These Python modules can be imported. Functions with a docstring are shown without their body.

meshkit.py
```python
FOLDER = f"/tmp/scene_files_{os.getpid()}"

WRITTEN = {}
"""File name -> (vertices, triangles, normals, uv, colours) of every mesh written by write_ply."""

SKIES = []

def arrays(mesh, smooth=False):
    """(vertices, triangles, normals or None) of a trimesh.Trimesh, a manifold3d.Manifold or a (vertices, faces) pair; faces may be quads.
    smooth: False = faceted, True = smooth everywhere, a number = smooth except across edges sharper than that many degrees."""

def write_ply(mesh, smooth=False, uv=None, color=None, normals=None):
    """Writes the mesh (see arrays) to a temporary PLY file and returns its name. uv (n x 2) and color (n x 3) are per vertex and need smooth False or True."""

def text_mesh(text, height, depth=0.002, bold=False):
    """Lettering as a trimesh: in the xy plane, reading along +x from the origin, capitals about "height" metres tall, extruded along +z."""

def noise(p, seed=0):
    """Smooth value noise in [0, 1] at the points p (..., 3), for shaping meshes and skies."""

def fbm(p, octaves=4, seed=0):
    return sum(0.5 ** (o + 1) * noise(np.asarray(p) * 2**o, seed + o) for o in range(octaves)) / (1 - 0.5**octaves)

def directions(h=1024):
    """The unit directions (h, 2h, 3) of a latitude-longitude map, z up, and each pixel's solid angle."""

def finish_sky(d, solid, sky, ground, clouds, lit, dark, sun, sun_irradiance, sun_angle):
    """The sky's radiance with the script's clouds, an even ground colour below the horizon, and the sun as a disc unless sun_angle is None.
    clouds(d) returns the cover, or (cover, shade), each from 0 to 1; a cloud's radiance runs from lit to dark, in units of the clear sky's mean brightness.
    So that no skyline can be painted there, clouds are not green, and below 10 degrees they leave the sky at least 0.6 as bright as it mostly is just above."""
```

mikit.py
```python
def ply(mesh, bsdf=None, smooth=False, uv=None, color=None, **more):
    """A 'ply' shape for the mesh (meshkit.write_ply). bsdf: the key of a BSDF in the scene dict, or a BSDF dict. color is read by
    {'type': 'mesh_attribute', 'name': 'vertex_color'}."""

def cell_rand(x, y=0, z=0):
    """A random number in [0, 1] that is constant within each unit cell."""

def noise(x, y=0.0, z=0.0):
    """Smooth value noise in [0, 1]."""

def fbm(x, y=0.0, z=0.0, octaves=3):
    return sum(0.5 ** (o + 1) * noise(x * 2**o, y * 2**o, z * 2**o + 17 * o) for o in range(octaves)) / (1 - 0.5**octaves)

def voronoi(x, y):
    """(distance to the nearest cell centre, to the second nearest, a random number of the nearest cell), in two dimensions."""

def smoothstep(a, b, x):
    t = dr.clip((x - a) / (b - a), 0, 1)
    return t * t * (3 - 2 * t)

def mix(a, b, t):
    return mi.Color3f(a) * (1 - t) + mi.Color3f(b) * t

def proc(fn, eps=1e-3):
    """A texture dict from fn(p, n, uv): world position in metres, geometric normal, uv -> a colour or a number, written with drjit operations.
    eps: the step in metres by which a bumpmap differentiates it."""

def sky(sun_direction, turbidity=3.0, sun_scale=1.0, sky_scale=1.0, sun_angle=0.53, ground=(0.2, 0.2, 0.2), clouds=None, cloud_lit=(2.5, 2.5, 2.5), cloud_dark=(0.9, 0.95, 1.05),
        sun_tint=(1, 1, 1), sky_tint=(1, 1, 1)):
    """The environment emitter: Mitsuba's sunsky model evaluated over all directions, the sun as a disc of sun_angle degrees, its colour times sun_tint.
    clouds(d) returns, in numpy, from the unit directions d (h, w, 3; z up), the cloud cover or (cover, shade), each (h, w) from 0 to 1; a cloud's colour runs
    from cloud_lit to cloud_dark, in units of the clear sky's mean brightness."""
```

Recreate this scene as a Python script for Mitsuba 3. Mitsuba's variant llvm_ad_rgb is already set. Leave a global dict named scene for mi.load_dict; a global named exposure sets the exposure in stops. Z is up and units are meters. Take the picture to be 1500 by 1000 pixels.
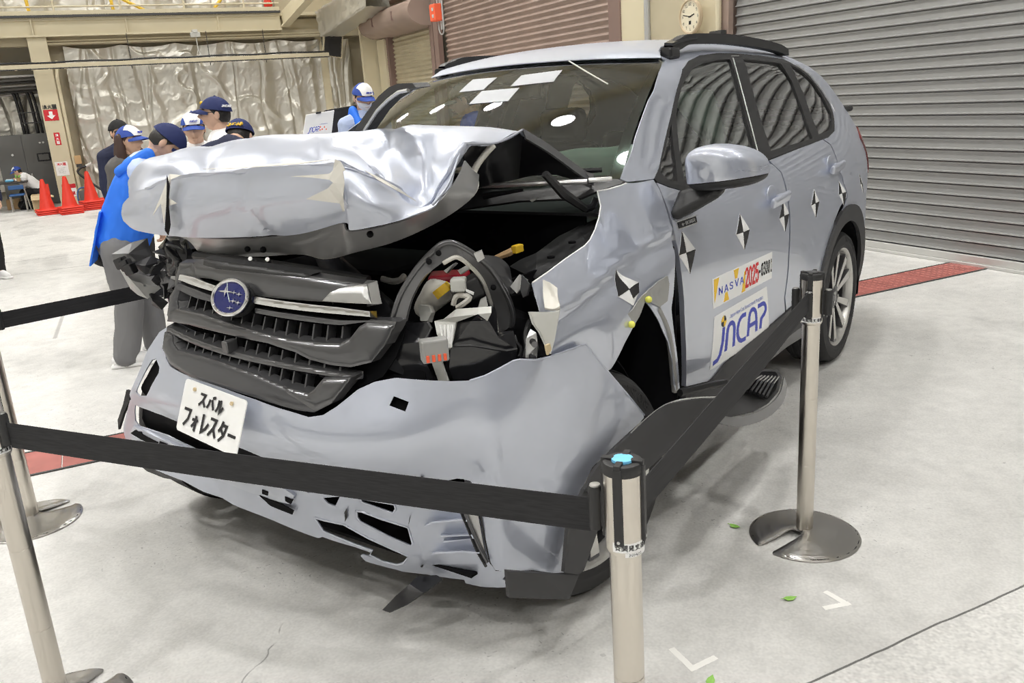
import math, random
import numpy as np, trimesh, manifold3d, shapely
import mitsuba as mi, drjit as dr
import mikit, meshkit
from shapely.geometry import Polygon, Point, MultiPoint
from scipy.spatial import Delaunay
random.seed(7); RNG = np.random.default_rng(7)
scene, labels = {}, {}
# ---------------------------------------------------------------- camera (origin of the room: the floor below the camera; x along the shutter wall, y towards it)
_R = np.array([[0.442861, 0.894223, -0.065104], [0.220211, -0.178872, -0.958912], [-0.869127, 0.410328, -0.276133]])                     # rows: right, down, forward
CAM_H = 1.5114
_M = np.eye(4); _M[:3, 0], _M[:3, 1], _M[:3, 2], _M[:3, 3] = -_R[0], -_R[1], _R[2], (0, 0, CAM_H)
scene['camera'] = {'type': 'perspective', 'fov': 2 * math.degrees(math.atan(750 / 1251.605)), 'fov_axis': 'x', 'near_clip': .05, 'far_clip': 100.0, 'to_world': mi.ScalarTransform4f(_M)}
exposure = 0.36
# ---------------------------------------------------------------- light: square LED high-bay lamps under the hall's roof (each with its housing, built in the room section)
LAMP_Z = 8.2
LAMP_POWER = 165.0
LAMPS = [(x, y) for x in (-17.8, -14.2, -10.2, -6.7, -3.9, -.6, 2.8, 6.4) for y in (-3.4, 2.9)]  # the nearest pair, behind the camera, is added to brighten the bumper
LAMP_HALF = .24
AMBIENT = .05
# faint even fill added from every side to lift the hall, no real source
scene['ambient_fill'] = {'type': 'constant', 'radiance': {'type': 'rgb', 'value': [AMBIENT * 1.0, AMBIENT * 1.0, AMBIENT * 1.02]}}
# ---------------------------------------------------------------- helpers
def mat4(loc=(0, 0, 0), rz=0.0, rx=0.0, ry=0.0, s=1.0):
    m = trimesh.transformations.euler_matrix(rx, ry, rz, 'sxyz'); m[:3, :3] *= s; m[:3, 3] = loc
    return m
ROOM = np.eye(4)
CAR = mat4((-2.78056, 0.73098, 0), -1.06914)
FRAME = [ROOM]
class frame:
    def __init__(self, m): self.m = m
    def __enter__(self): FRAME.append(FRAME[-1] @ self.m)
    def __exit__(self, *a): FRAME.pop()
def fresh(key, pool=None):
    pool = scene if pool is None else pool
    used = lambda k: k in pool or k in labels or any(q.startswith(k + '__') for q in pool)
    if not used(key): return key
    n = 1
    while used(f'{key}_{n:03d}'): n += 1
    return f'{key}_{n:03d}'
def tag(key, label=None, cat=None, group=None, kind=None):
    d = labels.setdefault(key, {})
    for k, v in (('label', label), ('category', cat), ('group', group), ('kind', kind)):
        if v: d[k] = v
    return key
def thing(name, label, cat, group=None):
    return tag(fresh(name), label, cat, group)
def tm(mesh):
    if hasattr(mesh, 'to_mesh'):
        m = mesh.to_mesh(); return trimesh.Trimesh(np.array(m.vert_properties[:, :3]), np.array(m.tri_verts), process=False)
    if isinstance(mesh, (tuple, list)):
        v, f = np.asarray(mesh[0], float), np.asarray(mesh[1], int)
        if f.shape[1] == 4: f = np.vstack([f[:, [0, 1, 2]], f[:, [0, 2, 3]]])
        return trimesh.Trimesh(v, f, process=False)
    return mesh
def obj(key, mesh, mat, smooth=False, label=None, cat=None, group=None, kind=None):
    if key in scene or key not in labels: key = fresh(key)
    m = tm(mesh).copy(); m.apply_transform(FRAME[-1])
    vn = m.metadata.get('vn')
    if vn is not None and smooth is not False and len(vn) == len(m.vertices):
        path = meshkit.write_ply(m, False, normals=vn @ FRAME[-1][:3, :3].T)
        scene[key] = {'type': 'ply', 'filename': path, 'face_normals': False, 'bsdf': {'type': 'ref', 'id': mat}}
    else: scene[key] = mikit.ply(m, mat, smooth=smooth)
    if label or cat or group or kind: tag(key, label, cat, group, kind)
    return key
def join(*ms): return trimesh.util.concatenate([tm(m) for m in ms])
def box(x0, x1, y0, y1, z0, z1):
    m = trimesh.creation.box((abs(x1 - x0), abs(y1 - y0), abs(z1 - z0))); m.apply_translation(((x0 + x1) / 2, (y0 + y1) / 2, (z0 + z1) / 2)); return m
def rbox(x0, x1, y0, y1, z0, z1, r=.01, seg=8):
    r = min(r, abs(x1 - x0) * .49, abs(y1 - y0) * .49, abs(z1 - z0) * .49)
    s = manifold3d.Manifold.sphere(r, seg)
    return tm(manifold3d.Manifold.batch_hull([s.translate((x, y, z)) for x in (x0 + r, x1 - r) for y in (y0 + r, y1 - r) for z in (z0 + r, z1 - r)]))
def cyl(p0, p1, r0, r1=None, seg=24, cap=True):
    return tube([p0, p1], [r0, r0 if r1 is None else r1], seg)
def tube(points, radii, seg=10, closed=True):
    p = np.asarray(points, float); r = np.broadcast_to(radii, (len(p),)).astype(float)
    t = np.gradient(p, axis=0); t /= np.linalg.norm(t, axis=1, keepdims=True) + 1e-12
    up = np.array([0, 0, 1.0]) if abs(t[0][2]) < .9 else np.array([1.0, 0, 0])
    a = np.cross(t[0], up); a /= np.linalg.norm(a); A = []
    for i in range(len(p)):
        a = a - t[i] * (a @ t[i]); a /= np.linalg.norm(a); A.append(a.copy())
    A = np.array(A); B = np.cross(t, A); g = np.arange(seg) * 2 * np.pi / seg
    v = p[:, None] + r[:, None, None] * (np.cos(g)[None, :, None] * A[:, None] + np.sin(g)[None, :, None] * B[:, None])
    n = len(p); f = []
    for i in range(n - 1):
        for j in range(seg):
            k = (j + 1) % seg; f += [[i * seg + j, i * seg + k, (i + 1) * seg + k], [i * seg + j, (i + 1) * seg + k, (i + 1) * seg + j]]
    v = v.reshape(-1, 3); m = len(v); v = np.vstack([v, p[0], p[-1]])
    for j in range(seg):
        k = (j + 1) % seg; f += [[m, k, j], [m + 1, (n - 1) * seg + j, (n - 1) * seg + k]]
    return trimesh.Trimesh(v, np.array(f), process=False)
def lathe(profile, seg=32, z0=(0, 0, 0)):
    "profile: (radius, z) rows from the bottom up"
    p = np.asarray(profile, float); g = np.arange(seg) * 2 * np.pi / seg
    v = np.stack([p[:, None, 0] * np.cos(g), p[:, None, 0] * np.sin(g), np.repeat(p[:, 1:2], seg, 1)], -1).reshape(-1, 3)
    f = []
    for i in range(len(p) - 1):
        for j in range(seg):
            k = (j + 1) % seg; f += [[i * seg + j, i * seg + k, (i + 1) * seg + k], [i * seg + j, (i + 1) * seg + k, (i + 1) * seg + j]]
    m = trimesh.Trimesh(v, np.array(f), process=False); m.apply_translation(z0); return m
def extrude(poly, d, z=0.0):
    if not isinstance(poly, shapely.Geometry): poly = Polygon(poly)
    poly = poly.buffer(0)
    ms = [trimesh.creation.extrude_polygon(g, d, engine='earcut') for g in getattr(poly, 'geoms', [poly])]
    m = trimesh.util.concatenate(ms); m.apply_translation((0, 0, z)); return m
def place(m, mat): m = tm(m).copy(); m.apply_transform(mat); return m
def basis(o, ex, ey, ez=None):
    "matrix that takes the xy plane to the plane at o spanned by ex, ey"
    ex = np.asarray(ex, float); ex = ex / np.linalg.norm(ex); ey = np.asarray(ey, float); ey = ey - ex * (ex @ ey); ey /= np.linalg.norm(ey)
    m = np.eye(4); m[:3, 0], m[:3, 1], m[:3, 2], m[:3, 3] = ex, ey, np.cross(ex, ey), o; return m
def smooth_line(p, n=8, closed=False):
    "Catmull-Rom through the points"
    p = np.asarray(p, float); k = len(p)
    idx = (lambda i: p[i % k]) if closed else (lambda i: p[min(max(i, 0), k - 1)])
    out = []
    for i in range(k if closed else k - 1):
        a, b, c, d = idx(i - 1), idx(i), idx(i + 1), idx(i + 2)
        for t in np.arange(n) / n:
            out.append(.5 * (2 * b + (c - a) * t + (2 * a - 5 * b + 4 * c - d) * t * t + (3 * b - a - 3 * c + d) * t ** 3))
    if not closed: out.append(p[-1])
    return np.array(out)
def fill(poly, res):
    "triangles of a polygon with a fine inside: (points, faces, list of boundary loops as indices)"
    poly = poly.buffer(0)
    if poly.geom_type != 'Polygon': poly = max(poly.geoms, key=lambda g: g.area)
    pts, loops = [], []
    for ring in [poly.exterior, *poly.interiors]:
        c = np.array(ring.coords)[:-1]; seg = []
        for a, b in zip(c, np.roll(c, -1, 0)):
            n = max(1, int(np.ceil(np.linalg.norm(b - a) / res))); seg += [a + (b - a) * i / n for i in range(n)]
        loops.append(list(range(len(pts), len(pts) + len(seg)))); pts += seg
    x0, y0, x1, y1 = poly.bounds
    X, Y = np.meshgrid(np.arange(x0 + res / 2, x1, res), np.arange(y0 + res / 2, y1, res * .87)); X[1::2] += res / 2
    g = np.stack([X.ravel(), Y.ravel()], 1)
    if len(g):
        inner = poly.buffer(-res * .45)
        g = g[shapely.contains_xy(inner, g[:, 0], g[:, 1])] if not inner.is_empty else g[:0]
    P = np.vstack([np.array(pts), g]) if len(g) else np.array(pts)
    tri = Delaunay(P).simplices; c = P[tri].mean(1)
    area = np.cross(P[tri[:, 1]] - P[tri[:, 0]], P[tri[:, 2]] - P[tri[:, 0]])
    tri = np.where(area[:, None] < 0, tri[:, ::-1], tri); keep = (np.abs(area) > 1e-10) & shapely.contains_xy(poly, c[:, 0], c[:, 1])
    return P, tri[keep], loops
def sheet(P3, tri, thick, nrm=None):
    "gives a sheet a thickness (to the side away from its normals); keeps its true normals for shading"
    m = trimesh.Trimesh(P3, tri, process=False)
    n = np.array(m.vertex_normals) if nrm is None else nrm
    k = len(P3)
    d = np.vstack([tri[:, [0, 1]], tri[:, [1, 2]], tri[:, [2, 0]]]); e = np.sort(d, 1)
    _, inv, cnt = np.unique(e, axis=0, return_inverse=True, return_counts=True); b = d[cnt[inv.ravel()] == 1]
    B = P3 - n * thick; w = len(b); i = np.arange(w) * 4 + 2 * k
    wall = np.stack([P3[b[:, 0]], P3[b[:, 1]], B[b[:, 1]], B[b[:, 0]]], 1)
    wn = np.cross(wall[:, 3] - wall[:, 0], wall[:, 1] - wall[:, 0]); wn /= np.linalg.norm(wn, axis=1, keepdims=True) + 1e-12
    f = np.vstack([tri, tri[:, ::-1] + k, np.stack([i, i + 3, i + 2], 1), np.stack([i, i + 2, i + 1], 1)])
    r = trimesh.Trimesh(np.vstack([P3, B, wall.reshape(-1, 3)]), f, process=False)
    if nrm is not None: r.metadata['vn'] = np.vstack([n, -n, np.repeat(wn, 4, 0)])
    return r
def panel(S, outline, thick=.004, res=.03, holes=(), off=0.0, flip=False, bump=None):
    poly = Polygon(outline, [h for h in holes]) if not isinstance(outline, shapely.Geometry) else outline
    P, tri, _ = fill(poly, res)
    e = 1e-3; a = S(P[:, 0], P[:, 1]); n = np.cross(S(P[:, 0] + e, P[:, 1]) - a, S(P[:, 0], P[:, 1] + e) - a)
    n /= np.linalg.norm(n, axis=1, keepdims=True) + 1e-12
    if flip: n = -n; tri = tri[:, ::-1]
    a = a + n * off
    if bump is not None:
        hgt = lambda u, v: bump(np.stack([u, v], -1))[:, None]
        F = lambda u, v: S(u, v) + n * hgt(u, v); b0 = F(P[:, 0], P[:, 1])
        nb = np.cross(F(P[:, 0] + e, P[:, 1]) - b0, F(P[:, 0], P[:, 1] + e) - b0); nb /= np.linalg.norm(nb, axis=1, keepdims=True) + 1e-12
        a = a + n * hgt(P[:, 0], P[:, 1]); n = nb * np.sign((nb * n).sum(1, keepdims=True))
    return sheet(a, tri, thick, n)
def PSIDE(u, v): return SIDE(u, v)
def RSIDE(u, v): return SIDE(u, v) * [1, -1, 1]
def patch(rows, nu=6, nv=6, thick=0.0, crease=()):
    "smooth sheet through a grid of points rows[i][j]"
    g = np.asarray(rows, float)
    g = np.array([smooth_line(r, nu) for r in g]); g = np.array([smooth_line(g[:, j], nv) for j in range(g.shape[1])]).transpose(1, 0, 2)
    return gridmesh(g, thick)
def gridmesh(g, thick=0.0):
    a, b = g.shape[:2]; i, j = np.meshgrid(np.arange(a - 1), np.arange(b - 1), indexing='ij')
    q = np.stack([i * b + j, i * b + j + 1, (i + 1) * b + j + 1, (i + 1) * b + j], -1).reshape(-1, 4)
    tri = np.vstack([q[:, [0, 1, 2]], q[:, [0, 2, 3]]]); v = g.reshape(-1, 3)
    return sheet(v, tri, thick) if thick else trimesh.Trimesh(v, tri, process=False)
def poly3(points, thick, hint=None):
    "flat-ish sheet through a loop of 3D points"
    p = np.asarray(points, float); c = p.mean(0); n = np.linalg.svd(p - c)[2][2]
    if hint is not None and n @ np.asarray(hint, float) < 0: n = -n
    ex = np.cross([0, 0, 1.0] if abs(n[2]) < .9 else [1.0, 0, 0], n); ex /= np.linalg.norm(ex); ey = np.cross(n, ex)
    q = np.stack([(p - c) @ ex, (p - c) @ ey], 1); poly = Polygon(q).buffer(0)
    if poly.geom_type != 'Polygon': poly = max(poly.geoms, key=lambda g: g.area)
    P, tri, _ = fill(poly, 10.0)
    h = np.array([(p - c)[np.argmin(np.linalg.norm(q - x, axis=1))] @ n for x in P])
    return sheet(c + P[:, :1] * ex + P[:, 1:] * ey + h[:, None] * n, tri, thick)
def strip(a, b, thick, hint=None):
    "band between two point lines of equal length"
    return gridmesh(np.array([a, b], float), thick)
def strokes(lines, w):
    "pen strokes as a shapely polygon"
    return shapely.union_all([shapely.LineString(l).buffer(w / 2, cap_style='flat', join_style='mitre') for l in lines])
# ---- the car's skin as functions, in car coordinates (x forward from the front axle, y to the car's left, z up) ----
def lerp1(x, xs, ys):
    from scipy.interpolate import CubicSpline
    return CubicSpline(xs, ys, bc_type='natural')(x)
DOORPROF = ([.1, .20, .30, .40, .55, .80, .93, 1.03, 1.12, 1.18, 1.30, 1.45, 1.56, 1.62, 1.70], [.80, .835, .865, .887, .903, .908, .908, .893, .862, .835, .77, .695, .645, .615, .57])
FENDPROF = ([.1, .40, .55, .80, .92, 1.0, 1.06, 1.12, 1.18, 1.26, 1.4], [.87, .885, .90, .91, .905, .875, .83, .785, .745, .70, .66])
ROOFX = ([-3.9, -3.72, -3.6, -3.4, -3.2, -3.0, -2.75, -2.5, -2.2, -1.9, -1.6, -1.4, -1.25, -1.1, -.9], [.9, 1.15, 1.30, 1.44, 1.54, 1.60, 1.635, 1.655, 1.672, 1.68, 1.68, 1.667, 1.645, 1.60, 1.5])
def roof_z(x): return lerp1(np.clip(x, -3.9, -.9), *ROOFX)
def side_y(x, z):
    x = np.asarray(x, float); z = np.asarray(z, float)
    a = lerp1(np.clip(z, .1, 1.7), *DOORPROF); b = lerp1(np.clip(z, .1, 1.4), *FENDPROF)
    t = np.clip((x + .62) / .34, 0, 1); t = t * t * (3 - 2 * t)
    y = a * (1 - t) + b * t
    y = y - .10 * np.clip((x + .25) / 1.1, 0, 1) ** 2 - .13 * np.clip((-2.75 - x) / .95, 0, 1.5) ** 2
    q = roof_z(x) - z
    y = y - .10 * np.clip((.10 - q) / .10, 0, 1.2) ** 2.2 * np.clip((-.95 - x) / .25, 0, 1)
    # wheel arch flare behind
    r = np.hypot(x + 2.67, z - .36)
    return y + .022 * np.exp(-((r - .50) / .16) ** 2) * (z < 1.0)
def SIDE(u, v):
    u = np.asarray(u, float); v = np.asarray(v, float)
    return np.stack([u, side_y(u, v), v], -1)
_BY = np.array([(.20, -.98), (.34, -.92), (.44, -.80), (.51, -.64), (.565, -.42), (.60, -.22), (.612, 0), (.60, .25), (.535, .5), (.44, .70), (.33, .85), (.18, .925), (-.05, .94), (-.35, .94), (-.6, .93)])
_BS = np.concatenate([[0], np.cumsum(np.linalg.norm(np.diff(_BY, axis=0), axis=1))])
def bump_curve(s):
    from scipy.interpolate import CubicSpline
    return CubicSpline(_BS, _BY, bc_type='natural')(np.asarray(s, float))
BOFF = ([.02, .12, .22, .4, .5, .6, .68, .75, .85, 1.0, 1.3], [-.27, -.21, -.16, -.12, -.07, -.015, .008, -.01, -.06, -.135, -.30])
def BUMP(u, v):
    u = np.asarray(u, float); v = np.asarray(v, float)
    c = bump_curve(u); t = bump_curve(u + .03) - bump_curve(u - .03); t /= np.linalg.norm(t, axis=-1, keepdims=True)
    n = np.stack([t[..., 1], -t[..., 0]], -1)
    w = 1 - .8 * np.clip((u - 1.75) / .45, 0, 1) - 1.1 * np.clip((.85 - u) / .6, 0, 1)
    o = lerp1(np.clip(v, .02, 1.3), *BOFF) * w
    return np.concatenate([c + n * o[..., None], v[..., None]], -1)
def WIND(u, v):
    "u: metres across at mid height, v: metres up the slope from the cowl"
    k = np.asarray(u, float) / .67; t = np.asarray(v, float) / .85
    xb, zb, yb = -.30 - .19 * k ** 2, 1.205 + .02 * (1 - k ** 2), .765 * k
    xt, zt, yt = -1.10 - .12 * k ** 2, 1.628 - .022 * k ** 2, .59 * k
    b = .03 * 4 * t * (1 - t)
    return np.stack([xb + (xt - xb) * t + b * .5, yb + (yt - yb) * t, zb + (zt - zb) * t + b], -1)
# ---------------------------------------------------------------- materials
def rgb(c): return {'type': 'rgb', 'value': list(map(float, c))}
def srgb(r, g, b): return [((v / 255 + .055) / 1.055) ** 2.4 if v > 10 else v / 255 / 12.92 for v in (r, g, b)]
def pm(name, color, rough=.5, metal=0.0, spec=.5, clear=0.0, gloss=.95, bump=None, bscale=1.0, **more):
    b = {'type': 'principled', 'base_color': color if isinstance(color, dict) else rgb(color), 'roughness': rough if isinstance(rough, dict) else float(rough), 'metallic': float(metal), 'specular': float(spec)}
    if clear: b['clearcoat'] = float(clear); b['clearcoat_gloss'] = float(gloss)
    b.update(more)
    if bump is not None: b = {'type': 'bumpmap', 'arbitrary': bump, 'scale': float(bscale), 'nested_bsdf': b}
    scene[name] = {'type': 'twosided', 'bsdf': b}
    return name
N, FB, VO, SS, MX = mikit.noise, mikit.fbm, mikit.voronoi, mikit.smoothstep, mikit.mix
def concrete(p, n, uv):
    a = FB(p.x * .55 + 3, p.y * .55 + 9, 0, 4); b = FB(p.x * 3.1, p.y * 3.1, 2, 4); c = N(p.x * 160, p.y * 160); s = SS(.58, .75, FB(p.x * 1.3 + 40, p.y * 2.1, 5, 4)); r = FB(p.x * 18, p.y * 18, 7, 3)
    v = .80 + .20 * (a - .5) + .16 * (b - .5) + .14 * (r - .5) + .10 * (c - .5) - .12 * s
    sp = SS(.90, .97, N(p.x * 95 + 7, p.y * 95)) * SS(.45, .6, N(p.x * 2.2, p.y * 2.2 + 4))
    cr = mi.Float(0)
    for (x0, y0, dx, dy, l) in ((-1.55, .05, .55, .25, .7), (-2.75, -.9, .8, .1, .8), (-2.4, .3, .7, -.6, .5)):
        L = math.hypot(dx, dy); ux, uy = dx / L, dy / L
        t = (p.x - x0) * ux + (p.y - y0) * uy; q = -(p.x - x0) * uy + (p.y - y0) * ux + .10 * (FB(t * 6, x0 * 9, 1, 4) - .5)
        cr = dr.maximum(cr, (1 - SS(.0012, .004, dr.abs(q))) * SS(-.02, .05, t) * (1 - SS(l * .85, l, t)) * SS(.3, .5, N(t * 14, x0)))
    # a saw-cut joint, the old and the new slab differ a little in tone
    j = p.x + 1.39 + .012 * (FB(p.y * 7, 0, 0, 3) - .5)
    new = SS(-.002, .002, j)
    v = v * (1 - .45 * cr) * (1 - .35 * sp)
    v = v + new * (.04 + .22 * (N(p.x * 120, p.y * 120) - .5)); v = v * (1 - .75 * (1 - SS(.002, .005, dr.abs(j))) * SS(-9, -8, p.y))
    # faint green paint left-overs
    g = SS(.985, .995, N(p.x * 3.0 + 31, p.y * 3.0 + 5))
    # thin marks and joints of the far floor
    for (x0, y0, x1, y1) in ((-10.6, -3, -10.59, .6), (-11.72, -3, -11.6, .6), (-8.29, -.365, -7.02, -.43)):
        L = math.hypot(x1 - x0, y1 - y0); ux, uy = (x1 - x0) / L, (y1 - y0) / L; t = (p.x - x0) * ux + (p.y - y0) * uy; q = -(p.x - x0) * uy + (p.y - y0) * ux
        v = v * (1 - .35 * (1 - SS(.008, .02, dr.abs(q))) * SS(0, .02, t) * (1 - SS(L - .02, L, t)))
    return MX(mi.Color3f(.68, .672, .65) * v, mi.Color3f(.35, .55, .42) * v, g * .5)
pm('m_concrete', mikit.proc(concrete), rough=.55, spec=.25)
pm('m_red_plate', mikit.proc(lambda p, n, uv: mi.Color3f(.33, .105, .09) * (.75 + .5 * FB(p.x * 9, p.y * 9, 0, 3))), rough=.5)
pm('m_plate_rib', (.52, .20, .17), rough=.4)
pm('m_dark_steel', (.06, .06, .06), rough=.5, metal=.3)
scene['m_paint'] = {'type': 'twosided', 'bsdf': {'type': 'blendbsdf', 'weight': .28,
    'flake': {'type': 'principled', 'base_color': rgb((.46, .49, .58)), 'roughness': .40, 'metallic': .50, 'specular': .6, 'clearcoat': 1.0, 'clearcoat_gloss': .99},
    'coat': {'type': 'principled', 'base_color': rgb((.82, .84, .88)), 'roughness': .03, 'metallic': 1.0, 'specular': .5}}}
pm('m_arch', (.15, .15, .155), rough=.3, metal=.4, clear=.5)
pm('m_inner', (.36, .36, .36), rough=.25, metal=.5, clear=.6)
pm('m_torn_grey', (.16, .16, .165), rough=.3, metal=.3, clear=.6)
scene['m_paint_dull'] = {'type': 'twosided', 'bsdf': {'type': 'blendbsdf', 'weight': .13, 'flake': {**scene['m_paint']['bsdf']['flake'], 'base_color': rgb((.47, .50, .585)), 'roughness': .42, 'metallic': .46, 'clearcoat': .6}, 'coat': {**scene['m_paint']['bsdf']['coat'], 'roughness': .05}}}  # the car paint again, dulled to hold down lamp glare on hood and bumper
pm('m_torn_pale', (.50, .50, .49), rough=.35, metal=.2)
pm('m_paint_edge', (.82, .82, .80), rough=.5)
pm('m_paint_back', (.33, .33, .32), rough=.45, metal=.3)
pm('m_primer', (.60, .58, .53), rough=.6)
pm('m_black_gloss', (.012, .012, .014), rough=.12, clear=.6)
pm('m_black', (.018, .018, .019), rough=.5)
pm('m_black_matt', (.022, .022, .024), rough=.75, spec=.3)
pm('m_clad', (.035, .035, .037), rough=.6)
pm('m_tire', (.024, .024, .025), rough=.7)
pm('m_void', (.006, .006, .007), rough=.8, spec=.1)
pm('m_gunmetal', (.12, .12, .125), rough=.2, metal=.7, clear=1.0)
pm('m_gun_dark', (.075, .075, .08), rough=.2, metal=.4, clear=1.0)
pm('m_chrome', (.80, .80, .80), rough=.12, metal=1.0)
pm('m_satin', (.55, .55, .54), rough=.35, metal=.9)
pm('m_rim', (.66, .65, .62), rough=.4, metal=.75)
pm('m_white_plastic', (.50, .50, .47), rough=.4)
pm('m_plate_white', (.80, .80, .79), rough=.45)
pm('m_sticker_white', (.80, .80, .80), rough=.4)
pm('m_sticker_black', (.012, .012, .013), rough=.45)
pm('m_ink', (.012, .012, .014), rough=.5)
pm('m_yellow', (.78, .50, .03), rough=.5)
pm('m_red', (.60, .03, .035), rough=.5)
pm('m_print_blue', (.045, .06, .42), rough=.5)
pm('m_print_blue_light', (.22, .25, .50), rough=.5)
pm('m_emblem_blue', (.004, .008, .11), rough=.12, clear=1.0)
pm('m_clip_yellow', (.72, .72, .12), rough=.5)
pm('m_reservoir_red', (.25, .01, .02), rough=.4)
pm('m_bag', (.78, .86, .80), rough=.8)
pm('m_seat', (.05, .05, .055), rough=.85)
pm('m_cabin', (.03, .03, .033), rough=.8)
pm('m_tape_grey', (.36, .37, .39), rough=.55)
pm('m_tail_red', (.12, .012, .012), rough=.15, clear=1.0)
pm('m_steel', (.62, .58, .52), rough=.24, metal=1.0)
pm('m_belt', mikit.proc(lambda p, n, uv: mi.Color3f(.022, .022, .024) * (.8 + .4 * N(p.z * 700, (p.x + p.y) * 30))), rough=.7, spec=.3)
pm('m_cap_blue', (.16, .50, .78), rough=.5)
pm('m_shutter', mikit.proc(lambda p, n, uv: mi.Color3f(.30, .30, .295) * (.9 + .2 * FB(p.x * 1.5, p.z * 3, 0, 3))), rough=.38, metal=.35)
pm('m_shutter_lip', (.62, .61, .58), rough=.4, metal=.3)
pm('m_shutter_rail', (.6, .6, .58), rough=.35, metal=.5)
pm('m_brown', mikit.proc(lambda p, n, uv: mi.Color3f(.29, .215, .18) * (.85 + .3 * FB(p.x * 2, p.z * 2, 0, 3))), rough=.5)
pm('m_brown_dark', (.20, .135, .115), rough=.5)
pm('m_tan', mikit.proc(lambda p, n, uv: mi.Color3f(.42, .37, .26) * (.85 + .3 * FB(p.x * 2, p.z * 2, 0, 3))), rough=.5)
pm('m_cream', mikit.proc(lambda p, n, uv: mi.Color3f(.58, .52, .37) * (.9 + .2 * FB(p.x * 1.2, p.z * .6, p.y, 3))), rough=.5)
pm('m_foil', mikit.proc(lambda p, n, uv: mi.Color3f(.62, .60, .54) * (.86 + .28 * FB(p.y * 1.7, p.z * 1.2, p.x, 3))), rough=.4, metal=.75)
pm('m_grey_pipe', (.45, .45, .44), rough=.4, metal=.4)
pm('m_cone', (.72, .045, .025), rough=.45)
pm('m_yellow_rail', (.75, .50, .06), rough=.45)
pm('m_orange', (.80, .12, .05), rough=.45)
pm('m_cabinet', (.13, .13, .125), rough=.5)
pm('m_card', (.50, .33, .17), rough=.8)
pm('m_card2', (.52, .42, .26), rough=.8)
pm('m_wood_dark', (.035, .033, .032), rough=.5)
pm('m_ceiling', (.62, .62, .60), rough=.8)
pm('m_wall', (.45, .42, .34), rough=.8)
pm('m_skin', (.62, .40, .29), rough=.55, spec=.3)
pm('m_skin2', (.56, .35, .25), rough=.55, spec=.3)
pm('m_hair', (.012, .010, .009), rough=.5)
pm('m_hair_brown', (.05, .025, .018), rough=.5)
pm('m_navy_cap', (.010, .019, .095), rough=.75)
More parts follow.
